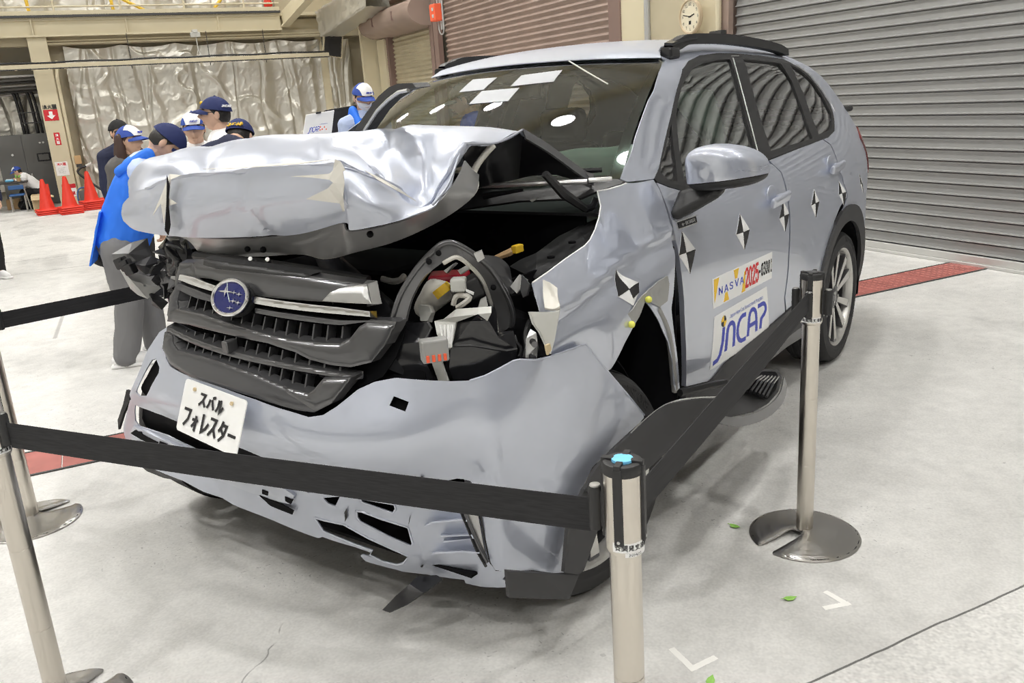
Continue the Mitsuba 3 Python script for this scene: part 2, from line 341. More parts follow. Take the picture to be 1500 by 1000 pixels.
pm('m_royal_shirt', (.035, .075, .36), rough=.8)
pm('m_navy', (.014, .026, .10), rough=.8)
pm('m_navy_dark', (.012, .016, .045), rough=.8)
pm('m_royal', (.03, .07, .33), rough=.75)
pm('m_vest', (.02, .17, .78), rough=.65)
pm('m_shirt', (.42, .50, .70), rough=.8)
pm('m_white_cloth', (.78, .78, .78), rough=.8)
pm('m_trousers', (.17, .17, .175), rough=.85)
pm('m_black_cloth', (.012, .012, .013), rough=.85)
pm('m_grey_cloth', (.10, .095, .09), rough=.85)
pm('m_leaf', (.25, .48, .10), rough=.6)
pm('m_tape_white', (.72, .71, .68), rough=.6)
pm('m_screen', (.02, .02, .022), rough=.3)
pm('m_chair_blue', (.03, .10, .27), rough=.5)
pm('m_clock_face', (.68, .62, .48), rough=.4)
pm('m_clock_rim', (.50, .40, .27), rough=.35)
pm('m_sign_red', (.55, .02, .03), rough=.5)
scene['m_glass'] = {'type': 'thindielectric', 'int_ior': 1.52, 'specular_transmittance': rgb((.54, .59, .56))}
scene['m_glass_dark'] = {'type': 'thindielectric', 'int_ior': 1.55, 'specular_transmittance': rgb((.10, .11, .11))}
scene['m_lens'] = {'type': 'thindielectric', 'int_ior': 1.5}
# ================================================================ the hall
WY, WX = 6.07, -19.3            # the shutter wall (y) and the far foil-hung wall (x)
obj('floor', box(-24, 14, -9, 7, -.2, 0), 'm_concrete', kind='structure')
# red steel channel cover let into the floor, with raised ribs
strip_key = thing('channel_cover', 'red painted steel channel cover strip let into the concrete floor', 'floor strip')
obj(strip_key + '__frame', join(box(-4.53, -4.515, -9, WY, .001, .006), box(-4.205, -4.19, -9, WY, .001, .006)), 'm_dark_steel')
for i in range(26):
    y0 = -9.04 + i * .58
    if y0 + .57 < WY + .4:
        k = obj(strip_key + '__plate', box(-4.513, -4.207, y0, min(y0 + .574, WY), .0005, .005), 'm_red_plate')
        if y0 > 2.5:
            obj(k + '__rib', join(*[rbox(-4.49 + .046 * a, -4.462 + .046 * a, y0 + .03 + .064 * b, y0 + .04 + .064 * b, .004, .0085, .003, 6) for a in range(6) for b in range(8)]), 'm_plate_rib', kind='stuff')
obj('ceiling', box(-24, 14, -9, 7, 9.0, 9.2), 'm_ceiling', kind='structure')
obj('wall_back', box(WX - 1.3, WX - 1.2, -9, 6.3, 0, 9), 'm_wall', kind='structure')
obj('wall_shutter', box(-24, 14, WY + .12, WY + .3, 0, 9), 'm_wall', kind='structure')
obj('wall_side', box(-24, 14, -9.1, -9.0, 0, 9), 'm_ceiling', kind='structure')
# roof girders and the lamps that hang under them
for i, x in enumerate((-15.5, -11.5, -7.5, -3.5, .5)):
    g = thing('roof_girder', 'cream steel roof girder high above the hall', 'girder', 'roof girders')
    obj(g + '__top_chord', box(x - .08, x + .08, -9, 6, 8.75, 8.9), 'm_cream'); obj(g + '__bottom_chord', box(x - .08, x + .08, -9, 6, 8.3, 8.4), 'm_cream')
    obj(g + '__lattice', join(*[tube([(x, -9 + .6 * k, 8.35), (x, -8.7 + .6 * k, 8.8)] if k % 2 else [(x, -8.7 + .6 * k, 8.35), (x, -9 + .6 * k, 8.8)], .03, 6) for k in range(25)]), 'm_cream')
for (x, y) in LAMPS:
    l = thing('high_bay_lamp', 'round white high bay lamp under the roof', 'lamp', 'high bay lamps')
    obj(l + '__housing', lathe([(LAMP_HALF + .06, LAMP_Z), (LAMP_HALF + .06, LAMP_Z + .04), (.1, LAMP_Z + .14), (0, LAMP_Z + .14)], 24, (x, y, 0)), 'm_white_plastic')
    obj(l + '__rod', cyl((x, y, LAMP_Z + .1), (x, y, 9.0), .012, seg=6), 'm_grey_pipe')
    v = np.array([(x + LAMP_HALF * 1.12 * math.cos(a), y + LAMP_HALF * 1.12 * math.sin(a), LAMP_Z) for a in np.linspace(0, 2 * math.pi, 20, endpoint=False)])
    k = obj(l + '__diffuser', (v, np.array([[0, i + 1, i] for i in range(1, 19)])), 'm_white_plastic')
    scene[k]['emitter'] = {'type': 'area', 'radiance': {'type': 'rgb', 'value': [LAMP_POWER, LAMP_POWER * .985, LAMP_POWER * .95]}}
# ---------------------------------------------------------------- shutters along the right wall
def profile_bar(prof, x0, x1):
    "prof: (y, z) rows, swept along x"
    p = np.asarray(prof, float)
    return gridmesh(np.array([[(x0, y, z) for y, z in p], [(x1, y, z) for y, z in p]]))
def shutter(key, label, x0, x1, y, z0, n, pitch, kind, mat, z_top):
    s = thing(key, label, 'roller shutter')
    if kind == 'flat':
        prof = [(.004, 0), (.022, .001), (.022, .005), (-.004, .007), (-.015, .010), (-.018, .015), (-.012, .021), (0.0, .025), (.004, .05), (.006, .078), (.004, .084), (.0, pitch)]
    else:
        prof = [(-.022 * math.cos(t) * (1 if math.cos(t) > 0 else .6), pitch * (.5 + t / (2 * math.pi))) for t in np.linspace(-math.pi, math.pi, 13)]
    base = profile_bar(prof, x0, x1); flat = trimesh.Trimesh(base.vertices, base.faces[:, ::-1], process=False)
    for i in range(n):
        m = place(flat, mat4((0, y, z0 + i * pitch)))
        obj(s + '__slat', m, mat, smooth=35)
    return s
gs = shutter('roller_shutter', 'wide grey steel roller shutter behind the rear of the car', -7.12, 4.5, WY, .085, 82, .0879, 'flat', 'm_shutter', 3.3)
obj(gs + '__bottom_bar', join(rbox(-7.12, 4.5, WY - .03, WY + .03, .028, .085, .006), rbox(-7.12, 4.5, WY - .04, WY + .02, .0, .028, .006)), 'm_shutter_rail', label='pale bottom bar')
obj(gs + '__guide_rail', join(box(-7.3, -7.13, WY - .09, WY - .03, 0, 7.3), box(-7.3, -7.19, WY - .09, WY + .1, 0, 7.3)), 'm_brown', label='brownish guide rail')
bs = shutter('roller_shutter', 'brown corrugated roller shutter beyond the roof of the car', -14.75, -9.31, WY + .02, .06, 42, .0855, 'round', 'm_brown', 3.6)
obj(bs + '__bottom_bar', rbox(-14.75, -9.31, WY - .02, WY + .05, 0, .06, .006), 'm_brown_dark')
for a, b in ((-9.31, -9.0), (-15.05, -14.75)):
    obj(bs + '__guide_rail', join(box(a, b, WY - .10, WY - .05, 0, 4), box(a + (b - a) * .42, b, WY - .14, WY - .05, 0, 4)), 'm_brown_dark')
ts = shutter('roller_shutter', 'tan corrugated roller shutter in the far corner below the shutter box', -17.6, -15.25, WY + .02, .06, 33, .083, 'round', 'm_tan', 2.9)
obj(ts + '__bottom_bar', rbox(-17.6, -15.25, WY - .02, WY + .05, 0, .06, .006), 'm_brown_dark')
for a, b in ((-15.25, -15.08), (-17.72, -17.6)):
    obj(ts + '__guide_rail', box(a, b, WY - .1, WY + .08, 0, 2.9), 'm_brown_dark')
# the barrel box of the tan shutter, round at the front
t = thing('shutter_box', 'brownish steel barrel box above the tan shutter', 'shutter box')
arc = [(WY + .05, 3.28), (WY - .30, 3.28)] + [(WY - .30 - .22 * math.sin(a), 3.06 + .22 * math.cos(a)) for a in np.linspace(.1, math.pi * .75, 8)] + [(WY - .30, 2.82), (WY + .05, 2.80)]
hood = extrude([(y, z) for y, z in arc], 3.0); hood = place(hood, basis((-18.12, 0, 0), (0, 1, 0), (0, 0, 1)))
obj(t + '__housing', hood, 'm_brown', smooth=30)
obj(t + '__seam', join(*[box(x - .012, x + .012, WY - .535, WY - .2, 2.98, 3.14) for x in (-17.2, -16.0)]), 'm_brown_dark')
obj('wall_lintel', box(-18.6, -9.0, WY - .12, WY + .1, 3.45, 4.2), 'm_brown', kind='structure')
# pillars, pipe and the clock between the two large shutters
obj('wall_pillar', box(-9.0, -8.42, WY - .12, WY + .12, 0, 4), 'm_cream', kind='structure')
p = thing('wall_panel', 'grey-green painted sheet panel beside the cream pillar', 'panel')
obj(p + '__sheet', box(-8.42, -7.62, WY - .16, WY + .1, 0, 4), 'm_tan')
obj(p + '__edge_pipe', cyl((-8.39, WY - .18, 0), (-8.39, WY - .18, 4), .035, seg=10), 'm_grey_pipe')
obj('wall_board', box(-7.62, -7.30, WY - .10, WY + .1, 0, 4), 'm_cream', kind='structure')
c = thing('conduit_pipe', 'cream conduit pipe running up between clock and grey shutter', 'pipe')
obj(c + '__pipe', cyl((-7.24, WY - .13, 0), (-7.24, WY - .13, 4), .032, seg=10), 'm_cream'); obj(c + '__bracket', rbox(-7.33, -7.15, WY - .17, WY - .10, 1.96, 2.0, .004), 'm_dark_steel')
ck = thing('wall_clock', 'round cream wall clock with brown rim above the car roof', 'clock')
cm = basis((-7.53, WY - .22, 2.165), (1, 0, .0), (0, 0, 1))
with frame(cm):
    obj(ck + '__rim', place(lathe([(.0, 0), (.165, 0), (.176, .02), (.172, .045), (.158, .05), (.153, .035)], 40), np.eye(4)), 'm_clock_rim', smooth=35)
    obj(ck + '__face', lathe([(.156, .034), (0, .034)], 40), 'm_clock_face')
    for i in range(12):
        a = math.radians(90 - 30 * i); s = str(12 if i == 0 else i); g = meshkit.text_mesh(s, .026, .001); g.apply_translation((-g.bounds.mean(0)[0], -g.bounds.mean(0)[1], 0))
        obj(ck + '__numeral', place(g, mat4((.122 * math.cos(a), .122 * math.sin(a), .035))), 'm_ink')
    for ang, L, w in ((math.radians(90 - 75), .075, .012), (math.radians(90 - 282), .115, .008)):
        obj(ck + '__hand', place(box(-.02, L, -w / 2, w / 2, .037, .039), mat4(rz=ang)), 'm_ink')
    obj(ck + '__display', box(-.018, .018, -.075, -.04, .035, .037), 'm_ink')
# ---------------------------------------------------------------- the far wall: cream frame, walkway, foil curtains
def crumple(Y, Z, seed, folds=2.2, amp=.085):
    f = lambda a, b, o, k: meshkit.fbm(np.stack([a, b, Y * 0 + seed * k], -1), o, seed + k)
    ridge = lambda n, q, e: (1 - np.clip(np.abs(n - .5) * 2 * q, 0, 1)) ** e
    w = .5 * (f(Y * .7, Z * .6, 2, 2) - .5); yy = Y + w
    d = amp * 1.1 * np.abs(f(yy * folds, Z * .15, 2, 1) - .5) * 2.2                 # long hanging folds
    d += amp * .55 * ridge(f(yy * folds * 1.7, Z * .22 + .2 * Y, 2, 5), 7, 1.0)       # narrow pleats
    d -= amp * .45 * ridge(f(Y * 1.5 + .6 * Z, Z * 1.5 - .4 * Y, 2, 7), 6, 1.0)       # slanting creases
    d -= amp * .11 * ridge(f(Y * 4.2 - 1.5 * Z, Z * 4.0 + Y, 2, 9), 5, 1.0)
    d += amp * .04 * ridge(f(Y * 9 + 2 * Z, Z * 8 - 3 * Y, 2, 11), 4, 1.0)
    return d
def foil(y0, y1, z0, z1, x, seed, label, folds=2.2, amp=.085, sag=.06):
    n, m = int((y1 - y0) / .02), int((z1 - z0) / .02)
    Y, Z = np.meshgrid(np.linspace(y0, y1, n), np.linspace(z0, z1, m), indexing='ij')
    X = x - crumple(Y, Z, seed, folds, amp)
    top = Z + sag * np.abs(np.sin((Y - y0) * 3.1)) * -((Z - z0) / (z1 - z0)) ** 6
    k = thing('foil_curtain', label, 'curtain')
    g = np.stack([X, Y + .05 * (meshkit.fbm(np.stack([Z * 1.1, Y * 1.1, Y * 0], -1), 2, seed) - .5), top], -1)
    obj(k, gridmesh(g), 'm_foil', smooth=True); tag(k, label, 'curtain')
foil(.02, 4.95, .02, 2.96, WX + .12, 3, 'wide crumpled silver foil curtain hung across the far wall')
foil(5.12, 5.62, .02, 2.98, WX + .15, 11, 'narrow silver foil strip curtain in the far corner', 3.5, .06)
foil(-2.6, -.30, .3, 2.35, WX - 1.05, 19, 'silver foil sheeting left of the cream column', 1.2, .09)
foil(-1.5, 4.9, 3.62, 4.6, WX - .8, 27, 'pale foil sheeting above the walkway railing', 1.5, .06)
obj('wall_corner', box(WX - .05, WX + .1, 4.9, 5.15, 0, 3.2), 'm_cream', kind='structure')
obj('wall_recess', box(WX - .1, WX - .05, -.22, 6.0, 0, 3.2), 'm_tan', kind='structure')
cp = thing('corner_column', 'cream steel corner column beside the tan shutter', 'column')
obj(cp + '__flange', box(-18.35, -18.25, 5.62, 6.0, 0, 4), 'm_cream'); obj(cp + '__web', box(-18.9, -18.3, 5.78, 5.84, 0, 4), 'm_cream'); obj('wall_post', box(-18.2, -17.72, 5.93, 6.0, 0, 2.79), 'm_cream', kind='structure')
col = thing('steel_column', 'cream steel column with red fire extinguisher signs', 'column')
obj(col + '__front_flange', rbox(-19.0, -18.93, -.545, -.22, 0, 3.15, .008), 'm_cream'); obj(col + '__web', box(-19.3, -19.0, -.41, -.37, 0, 3.15), 'm_cream'); obj(col + '__rear_flange', box(-19.38, -19.3, -.545, -.22, 0, 3.15), 'm_cream')
obj(col + '__side_pipe', tube([(-18.95, -.17, 0), (-18.95, -.17, 2.4), (-19.1, -.13, 2.7)], .03, 8), 'm_cream')
sx = -18.925
sm = lambda y, z: basis((sx, y, z), (0, 1, 0), (0, 0, 1))
sg = thing('fire_sign', 'red sign with white down arrow on the cream column', 'sign')
obj(sg + '__plate', place(box(-.12, .12, -.10, .10, 0, .006), sm(-.40, 1.72)), 'm_sign_red')
obj(sg + '__arrow', place(extrude([(-.03, .07), (.03, .07), (.03, -.005), (.075, -.005), (0, -.075), (-.075, -.005), (-.03, -.005)], .003, .006), sm(-.40, 1.72)), 'm_plate_white')
def kanji(name, size):
    "simple brush-stroke glyphs in a unit square"
    G = {'開': [[(.08, 0), (.08, 1), (.42, 1), (.42, .62), (.08, .62)], [(.08, .81), (.42, .81)], [(.58, .62), (.58, 1), (.92, 1), (.92, 0), (.82, .02)], [(.58, .81), (.92, .81)], [(.58, .62), (.92, .62)], [(.26, .47), (.74, .47)], [(.2, .27), (.8, .27)], [(.4, .47), (.38, .2), (.26, .04)], [(.62, .47), (.62, .04)]],
         '発': [[(.1, .86), (.42, .86), (.3, .66), (.06, .5)], [(.2, .72), (.32, .62)], [(.55, .98), (.66, .72), (.95, .5)], [(.66, .86), (.86, .96)], [(.74, .72), (.92, .82)], [(.22, .54), (.76, .54)], [(.14, .34), (.86, .34)], [(.38, .54), (.36, .25), (.1, .02)], [(.62, .54), (.62, .06), (.92, .06), (.92, .18)]],
         '支': [[(.06, .78), (.94, .78)], [(.5, 1), (.5, .55)], [(.16, .55), (.8, .55), (.6, .25), (.1, 0)], [(.28, .5), (.55, .22), (.94, .02)]],
         '援': [[(.02, .76), (.34, .76)], [(.2, 1), (.2, .06), (.1, .08)], [(.02, .34), (.36, .46)], [(.45, .9), (.92, .97)], [(.5, .84), (.54, .74)], [(.68, .86), (.7, .76)], [(.9, .88), (.84, .74)], [(.46, .66), (.92, .66)], [(.4, .5), (.98, .5)], [(.6, .66), (.56, .36), (.4, .02)], [(.54, .36), (.88, .36), (.7, .16), (.48, .02)], [(.6, .3), (.94, .02)]],
         '消': [[(.08, .92), (.2, .82)], [(.04, .64), (.18, .54)], [(.04, .06), (.22, .4)], [(.62, 1), (.62, .66)], [(.4, .9), (.48, .74)], [(.86, .9), (.76, .74)], [(.42, 0), (.42, .64), (.86, .64), (.86, 0)], [(.42, .44), (.86, .44)], [(.42, .26), (.86, .26)]],
         '火': [[(.5, 1), (.48, .5), (.08, .02)], [(.5, .5), (.94, .02)], [(.2, .76), (.28, .5)], [(.82, .78), (.66, .54)]],
         '器': [[(.08, .68), (.08, .98), (.4, .98), (.4, .68), (.08, .68)], [(.6, .68), (.6, .98), (.92, .98), (.92, .68), (.6, .68)], [(.04, .5), (.96, .5)], [(.5, .64), (.4, .42), (.04, .3)], [(.55, .5), (.96, .3)], [(.1, 0), (.1, .28), (.42, .28), (.42, 0), (.1, 0)], [(.6, 0), (.6, .28), (.92, .28), (.92, 0), (.6, 0)]],
         'ス': [[(.14, .88), (.78, .88), (.55, .45), (.08, .06)], [(.55, .45), (.92, .06)]],
         'ハ': [[(.36, .76), (.28, .4), (.06, .08)], [(.6, .8), (.76, .45), (.95, .1)]],
         'バ': [[(.30, .72), (.22, .38), (.02, .08)], [(.56, .76), (.72, .42), (.92, .08)], [(.66, .98), (.76, .82)], [(.84, 1.02), (.94, .86)]],
         'ル': [[(.3, .9), (.28, .4), (.06, .06)], [(.56, .94), (.56, .1), (.94, .5)]],
         'フ': [[(.12, .86), (.86, .86), (.7, .4), (.26, .04)]],
         'オ': [[(.08, .66), (.94, .66)], [(.62, .96), (.62, .02), (.48, .06)], [(.6, .64), (.36, .36), (.08, .16)]],
         'レ': [[(.22, .94), (.22, .06), (.62, .26), (.92, .56)]],
         'タ': [[(.42, .98), (.3, .7), (.06, .44)], [(.36, .8), (.86, .8), (.68, .34), (.2, .02)], [(.3, .56), (.66, .34)]],
         'ー': [[(.08, .48), (.92, .48)]],
         '部': [[(.3, 1), (.3, .88)], [(.04, .86), (.56, .86)], [(.16, .8), (.2, .62)], [(.46, .8), (.4, .62)], [(.02, .58), (.58, .58)], [(.12, .06), (.12, .42), (.48, .42), (.48, .06), (.12, .06)], [(.68, 0), (.68, .96), (.94, .96), (.82, .6), (.94, .34), (.84, .2)]],
         '☆': [[(.5, .95), (.38, .64), (.06, .62), (.3, .42), (.22, .1), (.5, .28), (.78, .1), (.7, .42), (.94, .62), (.62, .64), (.5, .95)]]}
    return [[(x * size, y * size) for x, y in l] for l in G[name]]
def lettering(text, size, w, gap=1.08, aspect=1.0):
    L = []
    for i, ch in enumerate(text):
        if ch != ' ': L += [[(x * aspect + i * size * gap * aspect, y) for x, y in l] for l in kanji(ch, size)]
    return strokes(L, w)
obj(sg + '__lettering', place(extrude(lettering('消火器', .075, .012), .003, .004), sm(-.52, 1.835)), 'm_ink')
sg = thing('fire_sign', 'narrow red vertical label with white writing on the cream column', 'sign')
obj(sg + '__plate', place(box(-.05, .05, -.115, .115, 0, .006), sm(-.375, 1.28)), 'm_sign_red')
obj(sg + '__lettering', place(extrude(shapely.union_all([shapely.affinity.translate(lettering(ch, .052, .008), -.026, .052 - .068 * i) for i, ch in enumerate('消火器')]), .003, .005), sm(-.375, 1.27)), 'm_plate_white')
sg = thing('notice_sheet', 'white notice sheet low on the cream column', 'notice')
obj(sg + '__sheet', place(box(-.11, .11, -.13, .13, 0, .004), sm(-.40, .72)), 'm_plate_white')
obj(sg + '__heading', place(extrude(lettering('消火器', .05, .008), .002, .004), sm(-.48, .78)), 'm_sign_red')
obj(sg + '__lines', place(join(*[box(-.07, .06 - .01 * (i % 3), .03 - .026 * i, .034 - .026 * i, .004, .006) for i in range(5)]), sm(-.40, .70)), 'm_cabinet')
sg = thing('fire_sign', 'red and white label at the foot of the cream column', 'sign')
obj(sg + '__plate', place(box(-.11, .13, -.12, .12, 0, .005), sm(-.36, .30)), 'm_plate_white'); obj(sg + '__band', place(box(-.11, .13, .04, .12, .004, .008), sm(-.36, .30)), 'm_sign_red')
obj(sg + '__lettering', place(extrude(lettering('消火器', .06, .01), .002, .006), sm(-.45, .21)), 'm_sign_red')
# walkway edge beam, railing
bm = thing('walkway_beam', 'cream steel beam carrying the walkway over the foil curtains', 'beam')
obj(bm + '__web', box(WX + .32, WX + .36, -4.5, 4.15, 3.14, 3.46), 'm_cream'); obj(bm + '__bottom_flange', box(WX + .24, WX + .44, -4.5, 4.15, 3.12, 3.15), 'm_cream')
obj(bm + '__top_flange', box(WX + .2, WX + .48, -4.5, 4.15, 3.45, 3.49), 'm_dark_steel'); obj(bm + '__kick_plate', box(WX + .40, WX + .42, -4.5, 4.15, 3.49, 3.57), 'm_cream')
for y in (-1.2, -.42, 1.2, 2.9): obj(bm + '__stiffener', box(WX + .36, WX + .43, y - .01, y + .01, 3.15, 3.45), 'm_cream')
obj('wall_walkway', box(WX - 1.2, WX + .4, -4.5, 6.0, 3.40, 3.46), 'm_cream', kind='structure')
obj('wall_transom', box(WX - .05, WX + .2, -4.5, 6.0, 2.98, 3.14), 'm_tan', kind='structure')
rl = thing('walkway_railing', 'cream tube railing along the upper walkway', 'railing')
for z in (3.64, 3.78, 3.95): obj(rl + '__rail', tube([(WX + .40, -4.5, z), (WX + .40, 4.15, z)], .017, 8), 'm_cream')
for y in np.arange(-2.3, 4.2, 1.15): obj(rl + '__post', tube([(WX + .40, y, 3.49), (WX + .40, y, 4.1)], .02, 8), 'm_cream')
yl = thing('yellow_barrier', 'yellow painted tube frame standing on the upper walkway', 'barrier')
for a, b in (((-.93, 3.5), (-1.02, 4.2)), ((-.42, 3.5), (-.45, 4.2)), ((1.05, 3.5), (1.0, 4.2)), ((1.62, 3.6), (1.0, 3.95)), ((2.95, 3.62), (3.3, 4.0))):
    obj(yl + '__tube', tube([(WX - .1, a[0], a[1]), (WX - .1, b[0], b[1])], .03, 8), 'm_yellow_rail')
rb = thing('red_sack', 'small red bag hanging behind the walkway railing', 'bag')
obj(rb + '__body', tm(trimesh.creation.icosphere(2, .1)).apply_transform(np.diag([.6, .9, 1.2, 1]) @ np.eye(4)).apply_translation((WX + .1, 4.0, 3.66)), 'm_cone', smooth=True)
obj(rb + '__handle', tube([(WX + .1, 3.95, 3.74), (WX + .1, 4.0, 3.86), (WX + .1, 4.05, 3.74)], .01, 6), 'm_cone')
# stair beam and bracing at the end of the walkway
sb = thing('stair_beam', 'cream sloping steel beam at the end of the walkway', 'beam')
obj(sb + '__web', place(box(0, 2.2, -.03, .03, -.14, .14), basis((WX + .35, 4.22, 3.33), (.93, .22, .30), (-.22, .93, 0))), 'm_cream')
obj(sb + '__flange', place(box(0, 2.2, -.09, .09, -.16, -.13), basis((WX + .35, 4.22, 3.33), (.93, .22, .30), (-.22, .93, 0))), 'm_cream')
obj('wall_header', box(WX - .02, WX + .02, 4.15, 6.0, 2.95, 4.5), 'm_tan', kind='structure')
hb = thing('header_beam', 'cream horizontal beam in the far corner above the foil', 'beam')
obj(hb + '__web', box(WX + .06, WX + .1, 4.0, 5.7, 3.12, 3.35), 'm_cream'); obj(hb + '__flange', box(WX + .02, WX + .16, 4.0, 5.7, 3.08, 3.12), 'm_cream')
# conduits in front of the foil
tr = thing('cable_tray', 'cream cable tray with black cables crossing in front of the foil curtain', 'cable tray')
obj(tr + '__tray', box(WX + .62, WX + .70, -4.5, 5.0, 2.55, 2.625), 'm_cream'); obj(tr + '__underside', box(WX + .60, WX + .72, -4.5, 5.0, 2.535, 2.55), 'm_dark_steel')
for i in range(22): obj(tr + '__clip', box(WX + .69, WX + .712, -1.1 + i * .27, -1.06 + i * .27, 2.525, 2.56), 'm_cream')
obj(tr + '__cable', tube([(WX + .68, y, 2.65 + .008 * math.sin(y * 5)) for y in np.arange(-4.5, 5.0, .15)], .018, 6), 'm_black')
for y in (1.15, 2.6, 3.7): obj(tr + '__hanger', tube([(WX + .66, y, 2.48), (WX + .66, y, 3.12)], .007, 6), 'm_dark_steel')
pp = thing('curtain_rail', 'thin cream double rail that the foil curtain hangs from', 'rail')
for z in (3.0, 3.05): obj(pp + '__rail', tube([(WX + .3, -.35, z), (WX + .3, 5.0, z + .01)], .012, 6), 'm_cream')
jb = thing('junction_box', 'small white junction box on the beam above the foil curtain', 'junction box')
obj(jb + '__body', rbox(WX + .48, WX + .6, 2.32, 2.5, 3.02, 3.11, .01), 'm_white_plastic'); obj(jb + '__lid', rbox(WX + .46, WX + .62, 2.36, 2.46, 3.1, 3.16, .01), 'm_white_plastic')
obj(jb + '__cable', tube([(WX + .55, 2.42, 3.02), (WX + .56, 2.42, 2.8), (WX + .6, 2.46, 2.64)], .01, 6), 'm_white_plastic')
# foil wrapped duct and a black cable ladder in the corner
dk = thing('foil_duct', 'foil wrapped square duct under the roof of the far corner', 'duct')
L_ = 2.1; n_ = 44
g = []
dm = basis((-18.5, 5.05, 3.10), (.95, .20, .17), (0, 0, 1))
for i in range(n_):
    ring = []
    for (a, b) in [(x_ * .26 + 0, y_ * .25 + .07) for x_, y_ in [(-1 + 2 * t, -1) for t in np.arange(10) / 10] + [(1, -1 + 2 * t) for t in np.arange(10) / 10] + [(1 - 2 * t, 1) for t in np.arange(10) / 10] + [(-1, 1 - 2 * t) for t in np.arange(10) / 10]]:
        P = np.array([i * L_ / n_, b, a]); k = 1 + .10 * (meshkit.fbm(P * [5, 6, 6] + 3, 3, 4) - .5) - .10 * (1 - min(1, abs(meshkit.fbm(P * [6, 6, 6] + 9, 3, 14) - .5) * 9)); ring.append((P[0], b * k, a * k))
    g.append(ring + ring[:1])
obj(dk, place(gridmesh(np.array(g)), dm), 'm_foil', smooth=40); tag(dk, 'foil wrapped square duct under the roof of the far corner', 'duct')
ld = thing('cable_ladder', 'black cable ladder with cream rungs beneath the foil duct', 'cable ladder')
lo = basis((WX + .5, 5.12, 2.56), (0, .10, .60), (0, 1, 0))
obj(ld + '__backing', place(box(0, .62, -.19, .19, -.02, 0), lo), 'm_black')
for s in (-.19, .19): obj(ld + '__side_rail', place(box(-.02, .64, s - .015, s + .015, -.02, .03), lo), 'm_cream')
for s in (-.17, .17): obj(ld + '__hanger', tube([(WX + .5, 5.12 + s, 2.56), (WX + .3, 5.12 + s, 3.40)], .008, 6), 'm_dark_steel')
for k in range(4): obj(ld + '__rung', place(box(k * .2 - .012, k * .2 + .012, -.19, .19, .0, .03), lo), 'm_cream')
# pendant control on cables in front of the brown shutter
pc = thing('pendant_control', 'orange hoist pendant control box hanging by the brown shutter', 'control box')
q = [(-13.17, 5.3, 2.813)][0]
with frame(mat4(q)):
    obj(pc + '__body', rbox(-.11, .11, -.07, .07, -.12, .13, .015), 'm_orange'); obj(pc + '__panel', rbox(-.13, -.105, -.05, .05, -.09, .1, .006), 'm_print_blue')
    for z in (-.05, .05): obj(pc + '__button', rbox(.02, .07, -.085, -.06, z - .025, z + .025, .006), 'm_white_plastic')
    for dx in (-.05, .06, .14): obj(pc + '__cable', tube([(dx, .05, -.25), (dx, .05, 0), (dx, .05, 1.5)], .016, 8), 'm_grey_pipe')
    obj(pc + '__loop', tube([(.05 + .1 * math.cos(a), .05, -.22 + .1 * math.sin(a)) for a in np.linspace(-3, 1.6, 14)], .012, 6), 'm_grey_pipe')

cbd = thing('cable_bundle', 'black cables and dark pipes crowding the recess left of the cream column', 'cables')
for i, (y, r) in enumerate(((-.98, .03), (-.92, .022), (-.74, .03), (-.66, .025))): obj(cbd + '__cable', tube(smooth_line([(-20.1, y - .25, 2.32), (-20.1, y - .05, 2.22), (-20.1, y, 1.95), (-20.1, y + .02, 1.40)], 5), r, 8), 'm_black', smooth=True)
for i in range(7): obj(cbd + '__pipe', tube([(-20.2 + .12 * i, -2.5, 2.12 + .055 * i), (-20.2 + .12 * i, -.5, 2.18 + .05 * i)], .022 + .008 * (i % 3), 8), ('m_grey_pipe', 'm_dark_steel', 'm_cabinet')[i % 3])
for z in (1.6, 1.8): obj(cbd + '__clamp', box(-20.08, -20.05, -1.0, -.62, z, z + .02), 'm_dark_steel')
# ================================================================ the crashed car
FRAME.append(CAR)
car = thing('car', 'silver crash-tested SUV with crumpled hood and torn-open front bumper', 'car')
C_ = car + '__'
def quadmap(mesh, q, w, h, z=0.0):
    "mesh in [0,w]x[0,h] onto the four corners q (bottom left, bottom right, top right, top left), its z along the normal"
    m = tm(mesh).copy(); q = np.asarray(q, float); v = np.array(m.vertices)
    a, b = v[:, :1] / w, v[:, 1:2] / h
    n = np.cross(q[1] - q[0], q[3] - q[0]); n /= np.linalg.norm(n)
    m.vertices = q[0] * (1 - a) * (1 - b) + q[1] * a * (1 - b) + q[2] * a * b + q[3] * (1 - a) * b + n * (v[:, 2:] + z)
    return m
def on_skin(S, poly, q, w, h, off, thick=.0012, res=.03, flip=True):
    "flat print: polygon in [0,w]x[0,h] laid on the skin between four (u, v) corners"
    ms = []
    poly = poly if isinstance(poly, shapely.Geometry) else Polygon(poly)
    q = np.asarray(q, float)[:, :2]
    for g in getattr(poly.buffer(0), 'geoms', [poly.buffer(0)]):
        if g.area < 1e-9: continue
        P, tri, _ = fill(g, res)
        a, b = P[:, :1] / w, P[:, 1:] / h
        uv = q[0] * (1 - a) * (1 - b) + q[1] * a * (1 - b) + q[2] * a * b + q[3] * (1 - a) * b
        e = 1e-3; X = S(uv[:, 0], uv[:, 1]); n = np.cross(S(uv[:, 0] + e, uv[:, 1]) - X, S(uv[:, 0], uv[:, 1] + e) - X); n /= np.linalg.norm(n, axis=1, keepdims=True)
        if flip: n = -n
        X = X + n * off; t = tri
        c = X[t]; fn = np.cross(c[:, 1] - c[:, 0], c[:, 2] - c[:, 0]).sum(0)
        if fn @ n.sum(0) < 0: t = t[:, ::-1]
        ms.append(sheet(X, t, thick, n))
    return trimesh.util.concatenate(ms)
